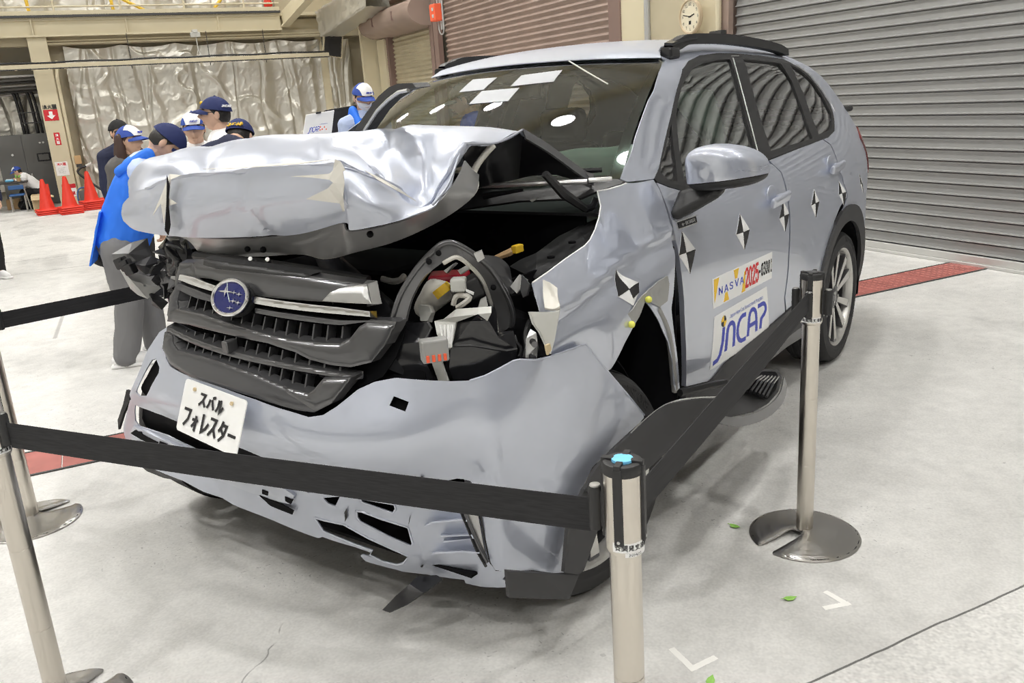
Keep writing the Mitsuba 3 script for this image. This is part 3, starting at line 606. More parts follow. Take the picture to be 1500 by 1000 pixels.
def text_poly(text, height, bold=False):
    m = meshkit.text_mesh(text, height, .001, bold=bold)
    f = m.faces[m.face_normals[:, 2] > .9]
    return shapely.union_all([Polygon(m.vertices[t][:, :2]).buffer(1e-5) for t in f])
# ---------------------------------------------------------------- body side, doors, fender (outlines on the skin: x along the car, z up)
TRIM_OUT = [(-0.6306, 1.216), (-0.7005, 1.244), (-0.9725, 1.397), (-1.123, 1.49), (-1.259, 1.565), (-1.364, 1.596), (-1.509, 1.617), (-1.705, 1.626), (-1.916, 1.626), (-2.25, 1.615), (-2.558, 1.597), (-2.654, 1.563), (-2.799, 1.512), (-2.913, 1.43), (-2.97, 1.355), (-2.948, 1.308), (-2.879, 1.264), (-2.786, 1.22), (-2.631, 1.198)]
TRIM_LOW = [(-0.642, 1.203), (-0.7056, 1.18), (-0.7824, 1.159), (-0.8494, 1.146), (-1.024, 1.149), (-1.349, 1.161), (-1.665, 1.173), (-1.706, 1.176), (-2.497, 1.196), (-2.631, 1.198)]
A_FRONT = [(-0.4973, 1.222), (-0.48, 1.233), (-0.517, 1.266), (-0.638, 1.345), (-0.8611, 1.463), (-1.086, 1.56), (-1.212, 1.604)]
DOOR_CUT = [(-2.546, 1.198), (-2.625, 1.164), (-2.633, 1.109), (-2.628, 1.051), (-2.629, 1.023), (-2.613, 0.9697), (-2.64, 0.9317), (-2.656, 0.8982)]
ARCH_OUT = [(-2.656, 0.8947), (-2.528, 0.8631), (-2.427, 0.8022), (-2.372, 0.6876), (-2.331, 0.5913), (-2.3, 0.514)]
rear_arch = [(-2.67 + .50 * math.cos(a), .36 + .475 * math.sin(a)) for a in np.linspace(math.radians(176), math.radians(-4), 24)]   # front to rear seen from the left: angles from the front
rear_arch = [(-2.67 + .50 * math.cos(a), .36 + .475 * math.sin(a)) for a in np.linspace(math.radians(8), math.radians(172), 24)]
roofline = [(x, float(roof_z(x)) - .004) for x in np.linspace(-1.30, -3.56, 26)]
rear_edge = [(-3.64, 1.25), (-3.70, 1.12), (-3.74, .98), (-3.74, .80), (-3.70, .60), (-3.66, .44), (-3.60, .36)]
upper = A_FRONT + [(-1.27, float(roof_z(-1.27)) - .012)] + roofline + rear_edge + [(-2.67 - .48, .40)] + [q for q in rear_arch[::-1] if q[0] < -2.50 and q[1] > .40] + DOOR_CUT[::-1] + TRIM_OUT[::-1]
obj(C_ + 'body_side', panel(PSIDE, upper, .004, .03, flip=True), 'm_paint', smooth=35)
obj(C_ + 'body_side', panel(RSIDE, upper, .004, .05), 'm_paint', smooth=35)
FD_FRONT = [(-0.6353, 1.202), (-0.6367, 1.175), (-0.6347, 1.108), (-0.6209, 1.016), (-0.6298, 0.9223), (-0.6554, 0.8037), (-0.6617, 0.7395), (-0.6738, 0.6232), (-0.6884, 0.4815)]
FD_LOW = [(-0.6884, 0.4815), (-0.906, 0.4325), (-0.9571, 0.4384), (-1.046, 0.4616), (-1.263, 0.4733), (-1.548, 0.4804), (-1.773, 0.4913)]
FD_REAR = [(-1.772, 0.4931), (-1.738, 0.5648), (-1.768, 0.6833), (-1.775, 0.7928), (-1.771, 0.8845), (-1.763, 0.9752), (-1.773, 1.062), (-1.774, 1.115), (-1.714, 1.155), (-1.664, 1.17)]
FD_TOP = [(-1.347, 1.16), (-1.023, 1.147), (-0.8483, 1.145), (-0.7813, 1.158), (-0.7045, 1.179), (-0.6409, 1.202)]
fd = C_ + 'front_door'
obj(fd, panel(PSIDE, FD_FRONT + FD_LOW[1:] + FD_REAR[1:] + FD_TOP, .018, .03, flip=True), 'm_paint', smooth=35)
RD = [(-1.703, 1.173), (-1.727, 1.152), (-1.788, 1.114), (-1.787, 1.061), (-1.778, 0.9731), (-1.787, 0.8819), (-1.791, 0.7899), (-1.785, 0.68), (-1.755, 0.5609), (-1.791, 0.4933), (-2.001, 0.5048), (-2.213, 0.5264), (-2.296, 0.5184), (-2.311, 0.5955), (-2.356, 0.6905), (-2.415, 0.8041), (-2.516, 0.8648), (-2.643, 0.8964), (-2.628, 0.9332), (-2.602, 0.971), (-2.617, 1.025), (-2.616, 1.052), (-2.622, 1.111), (-2.611, 1.163), (-2.532, 1.196), (-2.074, 1.184)]
rd_ = C_ + 'rear_door'
obj(rd_, panel(PSIDE, RD, .018, .03, flip=True), 'm_paint', smooth=35)
fender = [(-0.3749, 1.207), (-0.4203, 1.208), (-0.465, 1.213), (-0.4947, 1.218), (-0.5313, 1.214), (-0.5853, 1.215), (-0.6238, 1.214), (-0.6318, 1.18), (-0.6196, 1.114), (-0.6074, 1.054), (-0.6005, 1.005), (-0.5864, 0.9355), (-0.5775, 0.8452), (-0.5622, 0.7973), (-0.5836, 0.7018), (-0.6067, 0.598), (-0.6269, 0.4862), (-0.6015, 0.487), (-0.5735, 0.5289), (-0.5625, 0.6112), (-0.5296, 0.6926), (-0.4569, 0.7817), (-0.3652, 0.8734), (-0.3549, 0.867), (-0.2964, 0.8225), (-0.242, 0.7976), (-0.1897, 0.7775), (-0.1476, 0.7553), (-0.1068, 0.7292), (-0.0755, 0.7239), (0.033, 0.7567), (0.1545, 0.8219), (0.1834, 0.8865), (0.1805, 0.9585), (0.1649, 1.008), (0.1494, 1.033), (0.0756, 1.043), (-0.0468, 1.061), (-0.1616, 1.075), (-0.2046, 1.084), (-0.2674, 1.106), (-0.3173, 1.131), (-0.3559, 1.163)]
def dent(P):
    x, z = P[:, 0], P[:, 1]
    d = .018 * np.exp(-(((x + .12) / .10) ** 2 + ((z - .78) / .12) ** 2)) - .016 * np.exp(-(((x + .35) / .08) ** 2 + ((z - .93) / .06) ** 2)) - .014 * np.exp(-(((x + .42) / .06) ** 2 + ((z - 1.08) / .10) ** 2))
    s = (.967 - .143 * x) - z            # metres below the shoulder crease
    d += -.010 * np.exp(-((s - .035) / .030) ** 2) + .006 * np.exp(-(s / .012) ** 2)
    d += .010 * (meshkit.fbm(np.stack([x * 5, z * 5, x * 0], -1), 2, 3) - .5)
    return d
fe = C_ + 'front_fender'
obj(fe, panel(PSIDE, fender, .003, .018, flip=True, bump=dent), 'm_paint', smooth=40)
# the flange of the wheel opening left bare where the arch moulding tore off
lip = [(-0.0877, 0.7454), (-0.0403, 0.8023), (-0.0937, 0.8225), (-0.1579, 0.8367), (-0.2676, 0.8683), (-0.3802, 0.9026), (-0.4646, 0.9152), (-0.5193, 0.9173), (-0.5311, 0.8899), (-0.5137, 0.8367), (-0.4567, 0.8274), (-0.3652, 0.8734), (-0.2964, 0.8225), (-0.1897, 0.7775)]
obj(fe + '__wheel_flange', panel(PSIDE, lip, .004, .02, flip=True, off=.004, bump=lambda P: .012 * (meshkit.fbm(np.stack([P[:, 0] * 22, P[:, 1] * 22, P[:, 0] * 0], -1), 3, 8) - .5)), 'm_paint_back', smooth=30, label='bare grey inner flange')
for q in [(-0.3609, 0.8765), (-0.2424, 0.8265)]:
    obj(fe + '__clip', place(tm(trimesh.creation.icosphere(2, .011)), mat4(SIDE(*q) + [0, .012, 0])), 'm_clip_yellow', smooth=True, label='yellow plastic clip')
obj(fe + '__flange_strip', tube(smooth_line([SIDE(*q) + [0, -.006, 0] for q in [(-0.4567, 0.8228), (-0.5247, 0.7411), (-0.5617, 0.6598), (-0.58, 0.5814), (-0.6064, 0.4905)]], 5), .012, 8), 'm_paint_back', smooth=True)
obj(fe + '__edge', tube([SIDE(*q) for q in [(0.1494, 1.033), (0.0756, 1.043), (-0.0468, 1.061), (-0.1616, 1.075), (-0.2046, 1.084), (-0.2674, 1.106), (-0.3173, 1.131), (-0.3559, 1.163), (-0.3749, 1.207), (-0.4203, 1.208), (-0.465, 1.213), (-0.4947, 1.218)]], .0022, 6), 'm_paint_edge')
shelf = [(-0.5016, 0.6675, 1.1), (-0.4442, 0.6993, 1.085), (-0.3411, 0.7215, 1.05), (-0.2656, 0.6638, 1), (-0.1821, 0.6339, 0.965), (-0.182, 0.6234, 0.96), (-0.279, 0.4573, 0.97), (-0.2805, 0.5019, 0.995), (-0.2844, 0.5653, 1.02), (-0.37, 0.5973, 1.06), (-0.4188, 0.642, 1.085)]
obj(C_ + 'fender_shelf', poly3(shelf, .004, (0, 0, 1)), 'm_clad')
for q in [(-0.2262, 0.6568, 1.018), (-0.3085, 0.6858, 1.052)]: obj(C_ + 'shelf_hole', cyl(q, np.array(q) + [0, 0, .006], .012, seg=14), 'm_void')
# window frames, glass
def ring_panel(name, outer, holes, mat, off, thick=.012):
    return obj(name, panel(PSIDE, outer, thick, .03, holes=holes, off=off, flip=True), mat, smooth=35)
WF = [(-0.8342, 1.19), (-0.9248, 1.296), (-1.022, 1.399), (-1.079, 1.441), (-1.158, 1.489), (-1.248, 1.532), (-1.348, 1.565), (-1.469, 1.585), (-1.644, 1.597), (-1.797, 1.6), (-1.763, 1.518), (-1.707, 1.403), (-1.636, 1.293), (-1.603, 1.227), (-1.599, 1.208), (-1.193, 1.18), (-0.9901, 1.175)]
WR = [(-1.955, 1.599), (-2.137, 1.591), (-2.438, 1.576), (-2.487, 1.484), (-2.457, 1.351), (-2.402, 1.254), (-2.385, 1.212), (-1.768, 1.207), (-1.799, 1.266), (-1.888, 1.44)]
WQ = [(-2.576, 1.568), (-2.694, 1.538), (-2.821, 1.476), (-2.892, 1.394), (-2.897, 1.307), (-2.853, 1.273), (-2.729, 1.231), (-2.507, 1.223), (-2.534, 1.296), (-2.586, 1.413)]
WT = [(-0.9527, 1.374), (-0.8449, 1.314), (-0.7294, 1.255), (-0.6954, 1.231), (-0.7092, 1.211), (-0.7452, 1.196), (-0.782, 1.189), (-0.8425, 1.253), (-0.9042, 1.322)]
frame_outer = TRIM_OUT + TRIM_LOW[::-1][1:]
ring_panel(C_ + 'window_frame', frame_outer, [WF, WR, WQ, WT], 'm_black', .002)
obj(C_ + 'front_window', panel(PSIDE, Polygon(WF).buffer(.01), .004, .05, off=-.006, flip=True), 'm_glass', smooth=35, label='clear front side window')
obj(C_ + 'rear_window', panel(PSIDE, Polygon(WR).buffer(.01), .004, .05, off=-.006, flip=True), 'm_glass_dark', smooth=35, label='dark tinted rear side window')
obj(C_ + 'quarter_window', panel(PSIDE, Polygon(WQ).buffer(.01), .004, .05, off=-.006, flip=True), 'm_glass_dark', smooth=35, label='dark tinted quarter window')
obj(C_ + 'vent_window', panel(PSIDE, Polygon(WT).buffer(.006), .004, .05, off=-.006, flip=True), 'm_glass_dark', smooth=35)
obj(C_ + 'window_trim', tube([SIDE(*q) + [0, .006, 0] for q in [(-1.844, 1.615), (-1.928, 1.615)]] , .003, 6), 'm_satin')
obj(C_ + 'pillar_trim', tube([SIDE(*q) + [0, .008, 0] for q in [(-1.827, 1.606), (-1.78, 1.532), (-1.732, 1.423), (-1.663, 1.305), (-1.595, 1.211)]], .0035, 6), 'm_satin')
obj(C_ + 'window_trim', tube([SIDE(*q) + [0, .006, 0] for q in [(-2.664, 1.567), (-2.804, 1.515), (-2.92, 1.433), (-2.978, 1.358), (-2.971, 1.31)]], .003, 6), 'm_satin')
# right side of the car, seen through the glass only
rframe = [q for q in frame_outer]
obj(C_ + 'window_frame', panel(RSIDE, Polygon(frame_outer, [[(-1.8, 1.24), (-2.4, 1.26), (-2.3, 1.56), (-1.8, 1.58)], WQ]).difference(shapely.box(-1.70, 1.05, 0, 1.7)), .012, .05), 'm_black', smooth=35)
obj(C_ + 'rear_window', panel(RSIDE, [(-1.79, 1.23), (-2.41, 1.25), (-2.31, 1.57), (-1.79, 1.59)], .004, .05, off=-.006), 'm_glass_dark', smooth=35)
obj(C_ + 'rear_door', panel(RSIDE, [(-1.72, .36), (-2.2, .36), (-2.2, .7), (-2.45, .93), (-2.45, 1.2), (-1.72, 1.16)], .018, .05), 'm_paint', smooth=35)
obj(C_ + 'b_pillar', panel(RSIDE, [(-1.84, .3), (-1.96, .3), (-2.02, 1.57), (-1.92, 1.57)], .03, .05), 'm_black', smooth=35)
# sill and door cladding
clad = [(-0.689, 0.4787), (-0.9071, 0.4293), (-0.9581, 0.4353), (-1.047, 0.4585), (-1.264, 0.4701), (-1.549, 0.477), (-1.774, 0.4878), (-1.793, 0.4897), (-2.002, 0.5013), (-2.26, 0.5195), (-2.247, 0.4699)] + [(-2.22, .36), (-1.9, .345), (-1.2, .335), (-.72, .345), (-.66, .40)]
obj(C_ + 'door_cladding', panel(PSIDE, clad, .02, .04, flip=True, off=.008), 'm_clad', smooth=35)
obj(C_ + 'sill', panel(PSIDE, [(-.66, .34), (-2.24, .35), (-2.24, .27), (-.66, .26)], .03, .05, flip=True, off=-.004), 'm_gunmetal', smooth=35)
for x in (-1.50, -1.62): obj(C_ + 'sill_slot', panel(PSIDE, [(x, .28), (x - .035, .28), (x - .035, .33), (x, .33)], .004, .05, flip=True, off=.0005), 'm_void')
# rear arch moulding
outer = [(-2.67 + .515 * math.cos(a), .36 + .49 * math.sin(a)) for a in np.linspace(math.radians(-12), math.radians(188), 40)]
inner = [(-2.67 + .415 * math.cos(a), .36 + .405 * math.sin(a)) for a in np.linspace(math.radians(188), math.radians(-12), 40)]
obj(C_ + 'arch_moulding', panel(PSIDE, outer + inner, .02, .03, flip=True, off=.012), 'm_clad', smooth=35)
g = np.array([[np.array([-2.67 + .43 * math.cos(a), y, .36 + .42 * math.sin(a)]) for a in np.linspace(-.2, math.pi + .2, 24)] for y in (.90, .45)])
obj(C_ + 'wheel_liner', gridmesh(g, .004), 'm_void')
# ---------------------------------------------------------------- roof, rails, tail
xs = np.linspace(-1.14, -3.58, 26); rows = [[WIND(.655 * q, .838) + [.004, 0, .007] for q in np.linspace(-1, 1, 17)]]
for x in xs:
    yt = float(side_y(x, roof_z(x) - .004)); k = np.linspace(-1, 1, 17)
    bow = -.10 * max(0, 1 - (-1.14 - x) / .3)   # the header follows the glass
    rows.append([(x - (.10 * q * q if x > -1.5 else 0), yt * q, float(roof_z(x - (.10 * q * q if x > -1.5 else 0))) - .004 + .022 * (1 - q * q) + .012 * (1 - q ** 8)) for q in k])
obj(C_ + 'roof', gridmesh(np.array(rows)[::-1], .004), 'm_paint', smooth=40)
obj(C_ + 'roof_ditch', strip([(x, .565, float(roof_z(x)) + .012) for x in np.linspace(-1.26, -1.5, 6)], [(x, .60, float(roof_z(x)) + .008) for x in np.linspace(-1.26, -1.5, 6)], .01), 'm_black_gloss')
rail_l = [(-1.276, 0.575, 1.657), (-1.346, 0.575, 1.669), (-1.431, 0.575, 1.687), (-1.619, 0.575, 1.694), (-1.895, 0.575, 1.694), (-2.189, 0.575, 1.683), (-2.48, 0.575, 1.665), (-2.693, 0.575, 1.642)]
for s in (1, -1):
    pts = smooth_line(np.array(rail_l) * [1, s, 1], 5)
    prof = [(-.022, -.026), (.022, -.026), (.018, .014), (-.018, .014)]
    t = np.gradient(pts, axis=0); t /= np.linalg.norm(t, axis=1, keepdims=True); up = np.array([0, 0, 1.0])
    n = np.cross(t, up); n /= np.linalg.norm(n, axis=1, keepdims=True); u = np.cross(n, t)
    k = np.minimum(1, np.minimum(np.arange(len(pts)), np.arange(len(pts))[::-1]) / 4 + .35)
    g = np.array([[p + n_ * a + u_ * (b * kk if b > 0 else b) for a, b in prof + prof[:1]] for p, n_, u_, kk in zip(pts, n, u, k)])
    r = obj(C_ + 'roof_rail', gridmesh(g), 'm_black', smooth=30)
    obj(r + '__foot', rbox(rail_l[0][0] - .06, rail_l[0][0] + .03, s * .575 - .025, s * .575 + .025, rail_l[0][2] - .05, rail_l[0][2] - .004, .01), 'm_black_gloss')
# liftgate, rear bumper, lamps
rows = [[(x - .03 * (1 - q * q), float(side_y(min(x + .02, -.4), z)) * q, z) for q in np.linspace(-1, 1, 13)] for x, z in ((-3.56, 1.36), (-3.64, 1.25), (-3.70, 1.12), (-3.745, .98), (-3.745, .80), (-3.70, .60), (-3.66, .44), (-3.6, .34))]
obj(C_ + 'liftgate', gridmesh(np.array(rows), .01), 'm_paint', smooth=35)
tl = [(-3.349, 1.162), (-3.527, 1.114), (-3.652, 1.058), (-3.416, 0.9949), (-3.413, 0.9475), (-3.22, 0.9679), (-3.144, 1.033), (-3.169, 1.106)]
obj(C_ + 'tail_lamp', panel(PSIDE, [(-3.45, 1.13), (-3.60, 1.19), (-3.68, 1.13), (-3.735, .98), (-3.735, .90), (-3.66, .93), (-3.58, 1.04)], .02, .03, flip=True, off=.008), 'm_tail_red', smooth=35)
obj(C_ + 'spoiler', rbox(-3.62, -3.42, -.70, .70, 1.285, 1.32, .014), 'm_black')
# ---------------------------------------------------------------- windscreen with its tape marks
half = [(.667 * k, 0) for k in np.linspace(-1, 1, 12)] + [(.667 * k, .85) for k in np.linspace(1, -1, 12)]
obj(C_ + 'windscreen', panel(WIND, half, .004, .05, flip=False), 'm_glass', smooth=True)
edge = Polygon(half).difference(shapely.box(-.635, .06, .635, .828))
obj(C_ + 'windscreen_border', panel(WIND, edge, .002, .05, off=-.006), 'm_black_gloss', smooth=True)
for q in ([(-0.1689, 0.6078), (-0.0347, 0.6102), (-0.0473, 0.7247), (-0.1937, 0.7295)], [(-0.0236, 0.4934), (0.1553, 0.5005), (0.1466, 0.6058), (-0.0331, 0.5983)], [(0.0937, 0.6242), (0.2767, 0.6476), (0.2623, 0.7578), (0.0831, 0.7255)]):
    obj(C_ + 'tape_mark', panel(WIND, q, .0015, .05, off=.002), 'm_tape_grey', label='pale grey square of tape')
obj(C_ + 'wiper', tube(smooth_line([WIND(.62, .03) + [.0, 0, .035], WIND(.35, .02) + [.02, 0, .03], WIND(.05, .03) + [.02, 0, .02]], 5), .009, 6), 'm_black_gloss')
obj(C_ + 'glass_rod', tube([WIND(*q) + [.012, 0, .012] for q in [(0.2682, 0.8218), (0.4012, 0.6995), (0.521, 0.5867)]], .003, 6), 'm_white_plastic', label='thin pale rod on the glass')
# ---------------------------------------------------------------- cabin
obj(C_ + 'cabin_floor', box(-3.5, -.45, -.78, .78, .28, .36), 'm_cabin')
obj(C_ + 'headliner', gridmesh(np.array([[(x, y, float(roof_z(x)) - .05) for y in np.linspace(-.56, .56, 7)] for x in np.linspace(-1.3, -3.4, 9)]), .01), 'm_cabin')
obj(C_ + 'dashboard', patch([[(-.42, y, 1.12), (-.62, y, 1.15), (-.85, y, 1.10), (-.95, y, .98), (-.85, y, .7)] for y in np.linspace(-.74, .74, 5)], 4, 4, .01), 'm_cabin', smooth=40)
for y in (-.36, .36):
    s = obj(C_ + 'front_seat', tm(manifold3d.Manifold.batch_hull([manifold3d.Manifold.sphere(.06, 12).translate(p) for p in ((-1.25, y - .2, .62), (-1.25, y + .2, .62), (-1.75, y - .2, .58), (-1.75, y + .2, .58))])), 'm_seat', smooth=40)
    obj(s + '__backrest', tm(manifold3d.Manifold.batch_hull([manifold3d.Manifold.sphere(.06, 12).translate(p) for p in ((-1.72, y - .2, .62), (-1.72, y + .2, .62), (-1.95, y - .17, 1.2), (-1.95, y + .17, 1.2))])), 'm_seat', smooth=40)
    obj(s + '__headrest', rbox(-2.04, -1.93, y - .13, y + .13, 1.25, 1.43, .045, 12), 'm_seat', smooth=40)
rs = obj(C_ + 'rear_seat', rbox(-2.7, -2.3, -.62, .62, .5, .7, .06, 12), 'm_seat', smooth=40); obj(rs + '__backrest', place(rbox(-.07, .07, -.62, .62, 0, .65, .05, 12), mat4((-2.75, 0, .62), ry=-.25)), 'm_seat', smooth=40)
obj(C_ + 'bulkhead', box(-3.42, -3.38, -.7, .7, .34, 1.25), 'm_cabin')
st = obj(C_ + 'steering_wheel', place(trimesh.creation.torus(.18, .016, 28, 8), basis((-1.02, -.36, 1.02), (0, 1, 0), (.35, 0, .94))), 'm_black', smooth=True)
def blob(pts, r, seed, amp=.03, it=8, res=.03):
    m = tm(manifold3d.Manifold.batch_hull([manifold3d.Manifold.sphere(r, 16).translate(p) for p in pts]).refine_to_length(res))
    n = np.array(m.vertex_normals); m.vertices = m.vertices + n * (amp * (meshkit.fbm(np.array(m.vertices) * 9, 3, seed) - .5))[:, None]
    trimesh.smoothing.filter_taubin(m, iterations=it); return m
obj(C_ + 'airbag', blob([(-.80, .35, 1.20), (-.82, .62, 1.22), (-.95, .30, 1.10), (-.98, .62, 1.08)], .10, 4), 'm_bag', smooth=True, label='deployed pale green passenger airbag')
obj(C_ + 'airbag', blob([(-.55, -.05, 1.16), (-.52, .25, 1.17)], .035, 6, .03), 'm_bag', smooth=True, label='pale folds of airbag on the dashboard')
obj(C_ + 'curtain_airbag', blob([(-1.5, .52, 1.45), (-1.75, .54, 1.45), (-1.78, .62, 1.15)], .03, 9, .02), 'm_bag', smooth=True)
obj(C_ + 'rear_view_mirror', rbox(-1.06, -1.03, -.13, .13, 1.49, 1.56, .012), 'm_black_gloss')
# ---------------------------------------------------------------- door mirror
def superq(c, r, e=2.6, n=28):
    m = trimesh.creation.icosphere(4, 1.0); v = np.array(m.vertices); k = (np.abs(v) ** e).sum(1) ** (-1 / e); m.vertices = v * k[:, None] * r + c; return m
mm = superq((0, 0, 0), (.080, .122, .082), 3.4); v = np.array(mm.vertices)
v[:, 2] *= 1 - .22 * np.clip(v[:, 1] / .122, -1, 1) ** 2 * (v[:, 2] > 0); v[:, 0] *= 1 - .25 * np.clip(v[:, 1] / .122, 0, 1); v[:, 2] += .02 * v[:, 1] / .122 * -1 * (v[:, 2] > 0)
v[:, 0] += -.10 * np.clip(v[:, 1] / .122, 0, 1) ** 2 * .5
mm.vertices = v
MC = np.array((-.70, 1.035, 1.236))
top = trimesh.intersections.slice_mesh_plane(mm, (0, 0, 1), (0, 0, -.028), cap=True); low = trimesh.intersections.slice_mesh_plane(mm, (0, 0, -1), (0, 0, -.030), cap=True)
mk_ = C_ + 'door_mirror'
obj(mk_, place(top, mat4(MC, rx=.10)), 'm_paint', smooth=50)
lv = np.array(low.vertices); lv[:, 2] = -.030 + (lv[:, 2] + .030) * .55; lv[:, :2] *= .97; low.vertices = lv
obj(mk_ + '__lower_shell', place(low, mat4(MC, rx=.10)), 'm_black', smooth=50, label='black lower shell')
obj(mk_ + '__stalk', tm(manifold3d.Manifold.batch_hull([manifold3d.Manifold.sphere(.022, 12).translate(p) for p in ((-.66, .885, 1.10), (-.76, .885, 1.105), (-.70, .89, 1.15), (-.70, 1.0, 1.165), (-.76, .99, 1.17))])), 'm_black', smooth=50)
# ---------------------------------------------------------------- door handles, badge, markers, stickers
for q, par in zip([(-1.575, 1.029), (-2.485, 1.069)], (fd, rd_)):
    c = SIDE(*q)
    cup = superq((0, 0, 0), (.055, .012, .05), 2.2); obj(par + '__handle_cup', place(cup, mat4(c + [0, -.002, .004])), 'm_paint', smooth=50)
    h = tm(manifold3d.Manifold.batch_hull([manifold3d.Manifold.sphere(.013, 12).translate(p) for p in ((-.115, .03, .006), (.07, .03, -.004), (-.11, .024, -.014), (.065, .024, -.022))]))
    obj(par + '__handle', place(h, mat4(c + [0, .006, 0])), 'm_paint', smooth=50); obj(par + '__handle_post', place(rbox(-.11, -.06, -.01, .03, -.012, .006, .004), mat4(c)), 'm_paint')
bq = [(-0.6538, 1.044), (-0.8112, 1.042), (-0.8169, 1.07), (-0.6569, 1.071)]
obj(fd + '__badge', on_skin(SIDE, shapely.box(0, 0, .1, .03), bq, .1, .03, .002, .004), 'm_chrome', label='small black and chrome badge')
obj(fd + '__badge__plate', on_skin(SIDE, shapely.box(.004, .004, .096, .026), bq, .1, .03, .0045, .003), 'm_ink')
obj(fd + '__badge__lettering', on_skin(SIDE, shapely.affinity.translate(text_poly('e-BOXER', .011, True), .018, .0095), bq, .1, .03, .0055, .001), 'm_chrome')
def marker(par, q, label=None):
    "black and white quartered target: corners top, right, bottom, left"
    q = np.array(q)[:, :2]; c = q[4]; top_, right, bot, left = q[:4]
    m0 = SIDE
    def tri(a, b, mat, nm):
        P = Polygon([c, a, b])
        return obj(par + nm, panel(PSIDE, P, .0012, .02, off=.0022, flip=True), mat)
    k = fresh(par + '__target_marker'); kk = k[len(par):]
    obj(k, panel(PSIDE, [top_, right, bot, left], .0012, .02, off=.0016, flip=True), 'm_sticker_white', label='black and white quartered target sticker')
    obj(k + '__black_field', panel(PSIDE, Polygon([c, top_, left]), .001, .02, off=.0026, flip=True), 'm_sticker_black')
    obj(k + '__black_field', panel(PSIDE, Polygon([c, right, bot]), .001, .02, off=.0026, flip=True), 'm_sticker_black')
marker(fd, [(-0.6772, 1.038), (-0.756, 0.9617), (-0.6995, 0.8872), (-0.6224, 0.9652), (-0.6797, 0.9638)])
marker(fd, [(-1.2, 1.019), (-1.279, 0.9458), (-1.218, 0.8756), (-1.137, 0.9491), (-1.209, 0.9466)])
marker(fd, [(-1.7, 1.004), (-1.765, 0.9363), (-1.709, 0.8675), (-1.633, 0.9353), (-1.696, 0.9376)])
marker(rd_, [(-2.149, 0.9955), (-2.205, 0.9304), (-2.151, 0.8636), (-2.087, 0.9274), (-2.149, 0.93)])
marker(C_ + 'arch_moulding', [(-2.533, 0.9894), (-2.624, 0.9232), (-2.572, 0.8605), (-2.499, 0.9252), (-2.551, 0.9255)])
marker(C_ + 'body_side', [(-2.984, 0.9779), (-3.076, 0.9152), (-3.095, 0.8562), (-2.98, 0.9192), (-3.041, 0.9157)])
fm = [(-0.2326, 0.9935), (-0.3623, 0.9312), (-0.2819, 0.8745), (-0.1931, 0.922), (-0.2814, 0.9262)]
k = fe + '__target_marker'
obj(k, panel(PSIDE, [fm[0], fm[1], [(-0.3472, 0.9012)][0], fm[2], fm[3]], .0012, .015, off=.003, flip=True, bump=dent), 'm_sticker_white', label='black and white quartered target sticker, bent')
obj(k + '__black_field', panel(PSIDE, [fm[4], fm[0], fm[3]], .001, .015, off=.0042, flip=True, bump=dent), 'm_sticker_black')
obj(k + '__black_field', panel(PSIDE, [fm[4], fm[1], [(-0.3472, 0.9012)][0], [(-0.2949, 0.8938)][0]], .001, .015, off=.0042, flip=True, bump=dent), 'm_sticker_black')
# number sticker on the front door
nq = [(-0.9095, 0.7125), (-1.554, 0.694), (-1.55, 0.808), (-0.899, 0.8273)]
W_, H_ = .60, .17
obj(fd + '__number_sticker', on_skin(SIDE, shapely.box(0, 0, W_, H_), nq, W_, H_, .0016), 'm_sticker_white', label='white sticker with yellow slashes reading NASVA 2025-03001')
ns = fd + '__number_sticker__'
for tri_ in ([(.012, .162), (.058, .162), (.022, .05), (.014, .03)], [(.192, .165), (.242, .165), (.225, .11), (.205, .11)], [(.095, .008), (.145, .008), (.13, .058), (.112, .058)], [(.268, .008), (.305, .008), (.305, .13), (.298, .13)]):
    obj(ns + 'yellow_slash', on_skin(SIDE, Polygon(tri_), nq, W_, H_, .0024, .0008), 'm_yellow')
x = .052
for ch in 'NASVA':
    g = text_poly(ch, .042); w = g.bounds[2] - g.bounds[0]
    obj(ns + 'letter', on_skin(SIDE, shapely.affinity.translate(g, x - g.bounds[0], .062), nq, W_, H_, .0032, .0008), 'm_print_blue'); x += .050
for ch, x0, mat in [(c, .305 + .036 * i, 'm_red') for i, c in enumerate('2025')] + [(c, .449 + .0255 * i, 'm_ink') for i, c in enumerate('-03001')]:
    g = text_poly(ch, 1.0, True); b = g.bounds
    hh, ww = (.125, .033) if mat == 'm_red' else (.085, .021)
    if ch == '-': g = shapely.affinity.translate(shapely.affinity.scale(g, .016 / (b[2] - b[0]), .016 / (b[3] - b[1]), origin=(b[0], b[1])), x0 - b[0], .075 - b[1])
    else: g = shapely.affinity.translate(shapely.affinity.scale(g, min(ww, ww) / (b[2] - b[0]) * (.5 if ch == '1' else 1), hh / (b[3] - b[1]), origin=(b[0], b[1])), x0 - b[0] + (.006 if ch == '1' else 0), (.022 if mat == 'm_red' else .045) - b[1])
    obj(ns + 'digit', on_skin(SIDE, g, nq, W_, H_, .0032, .0008), mat)
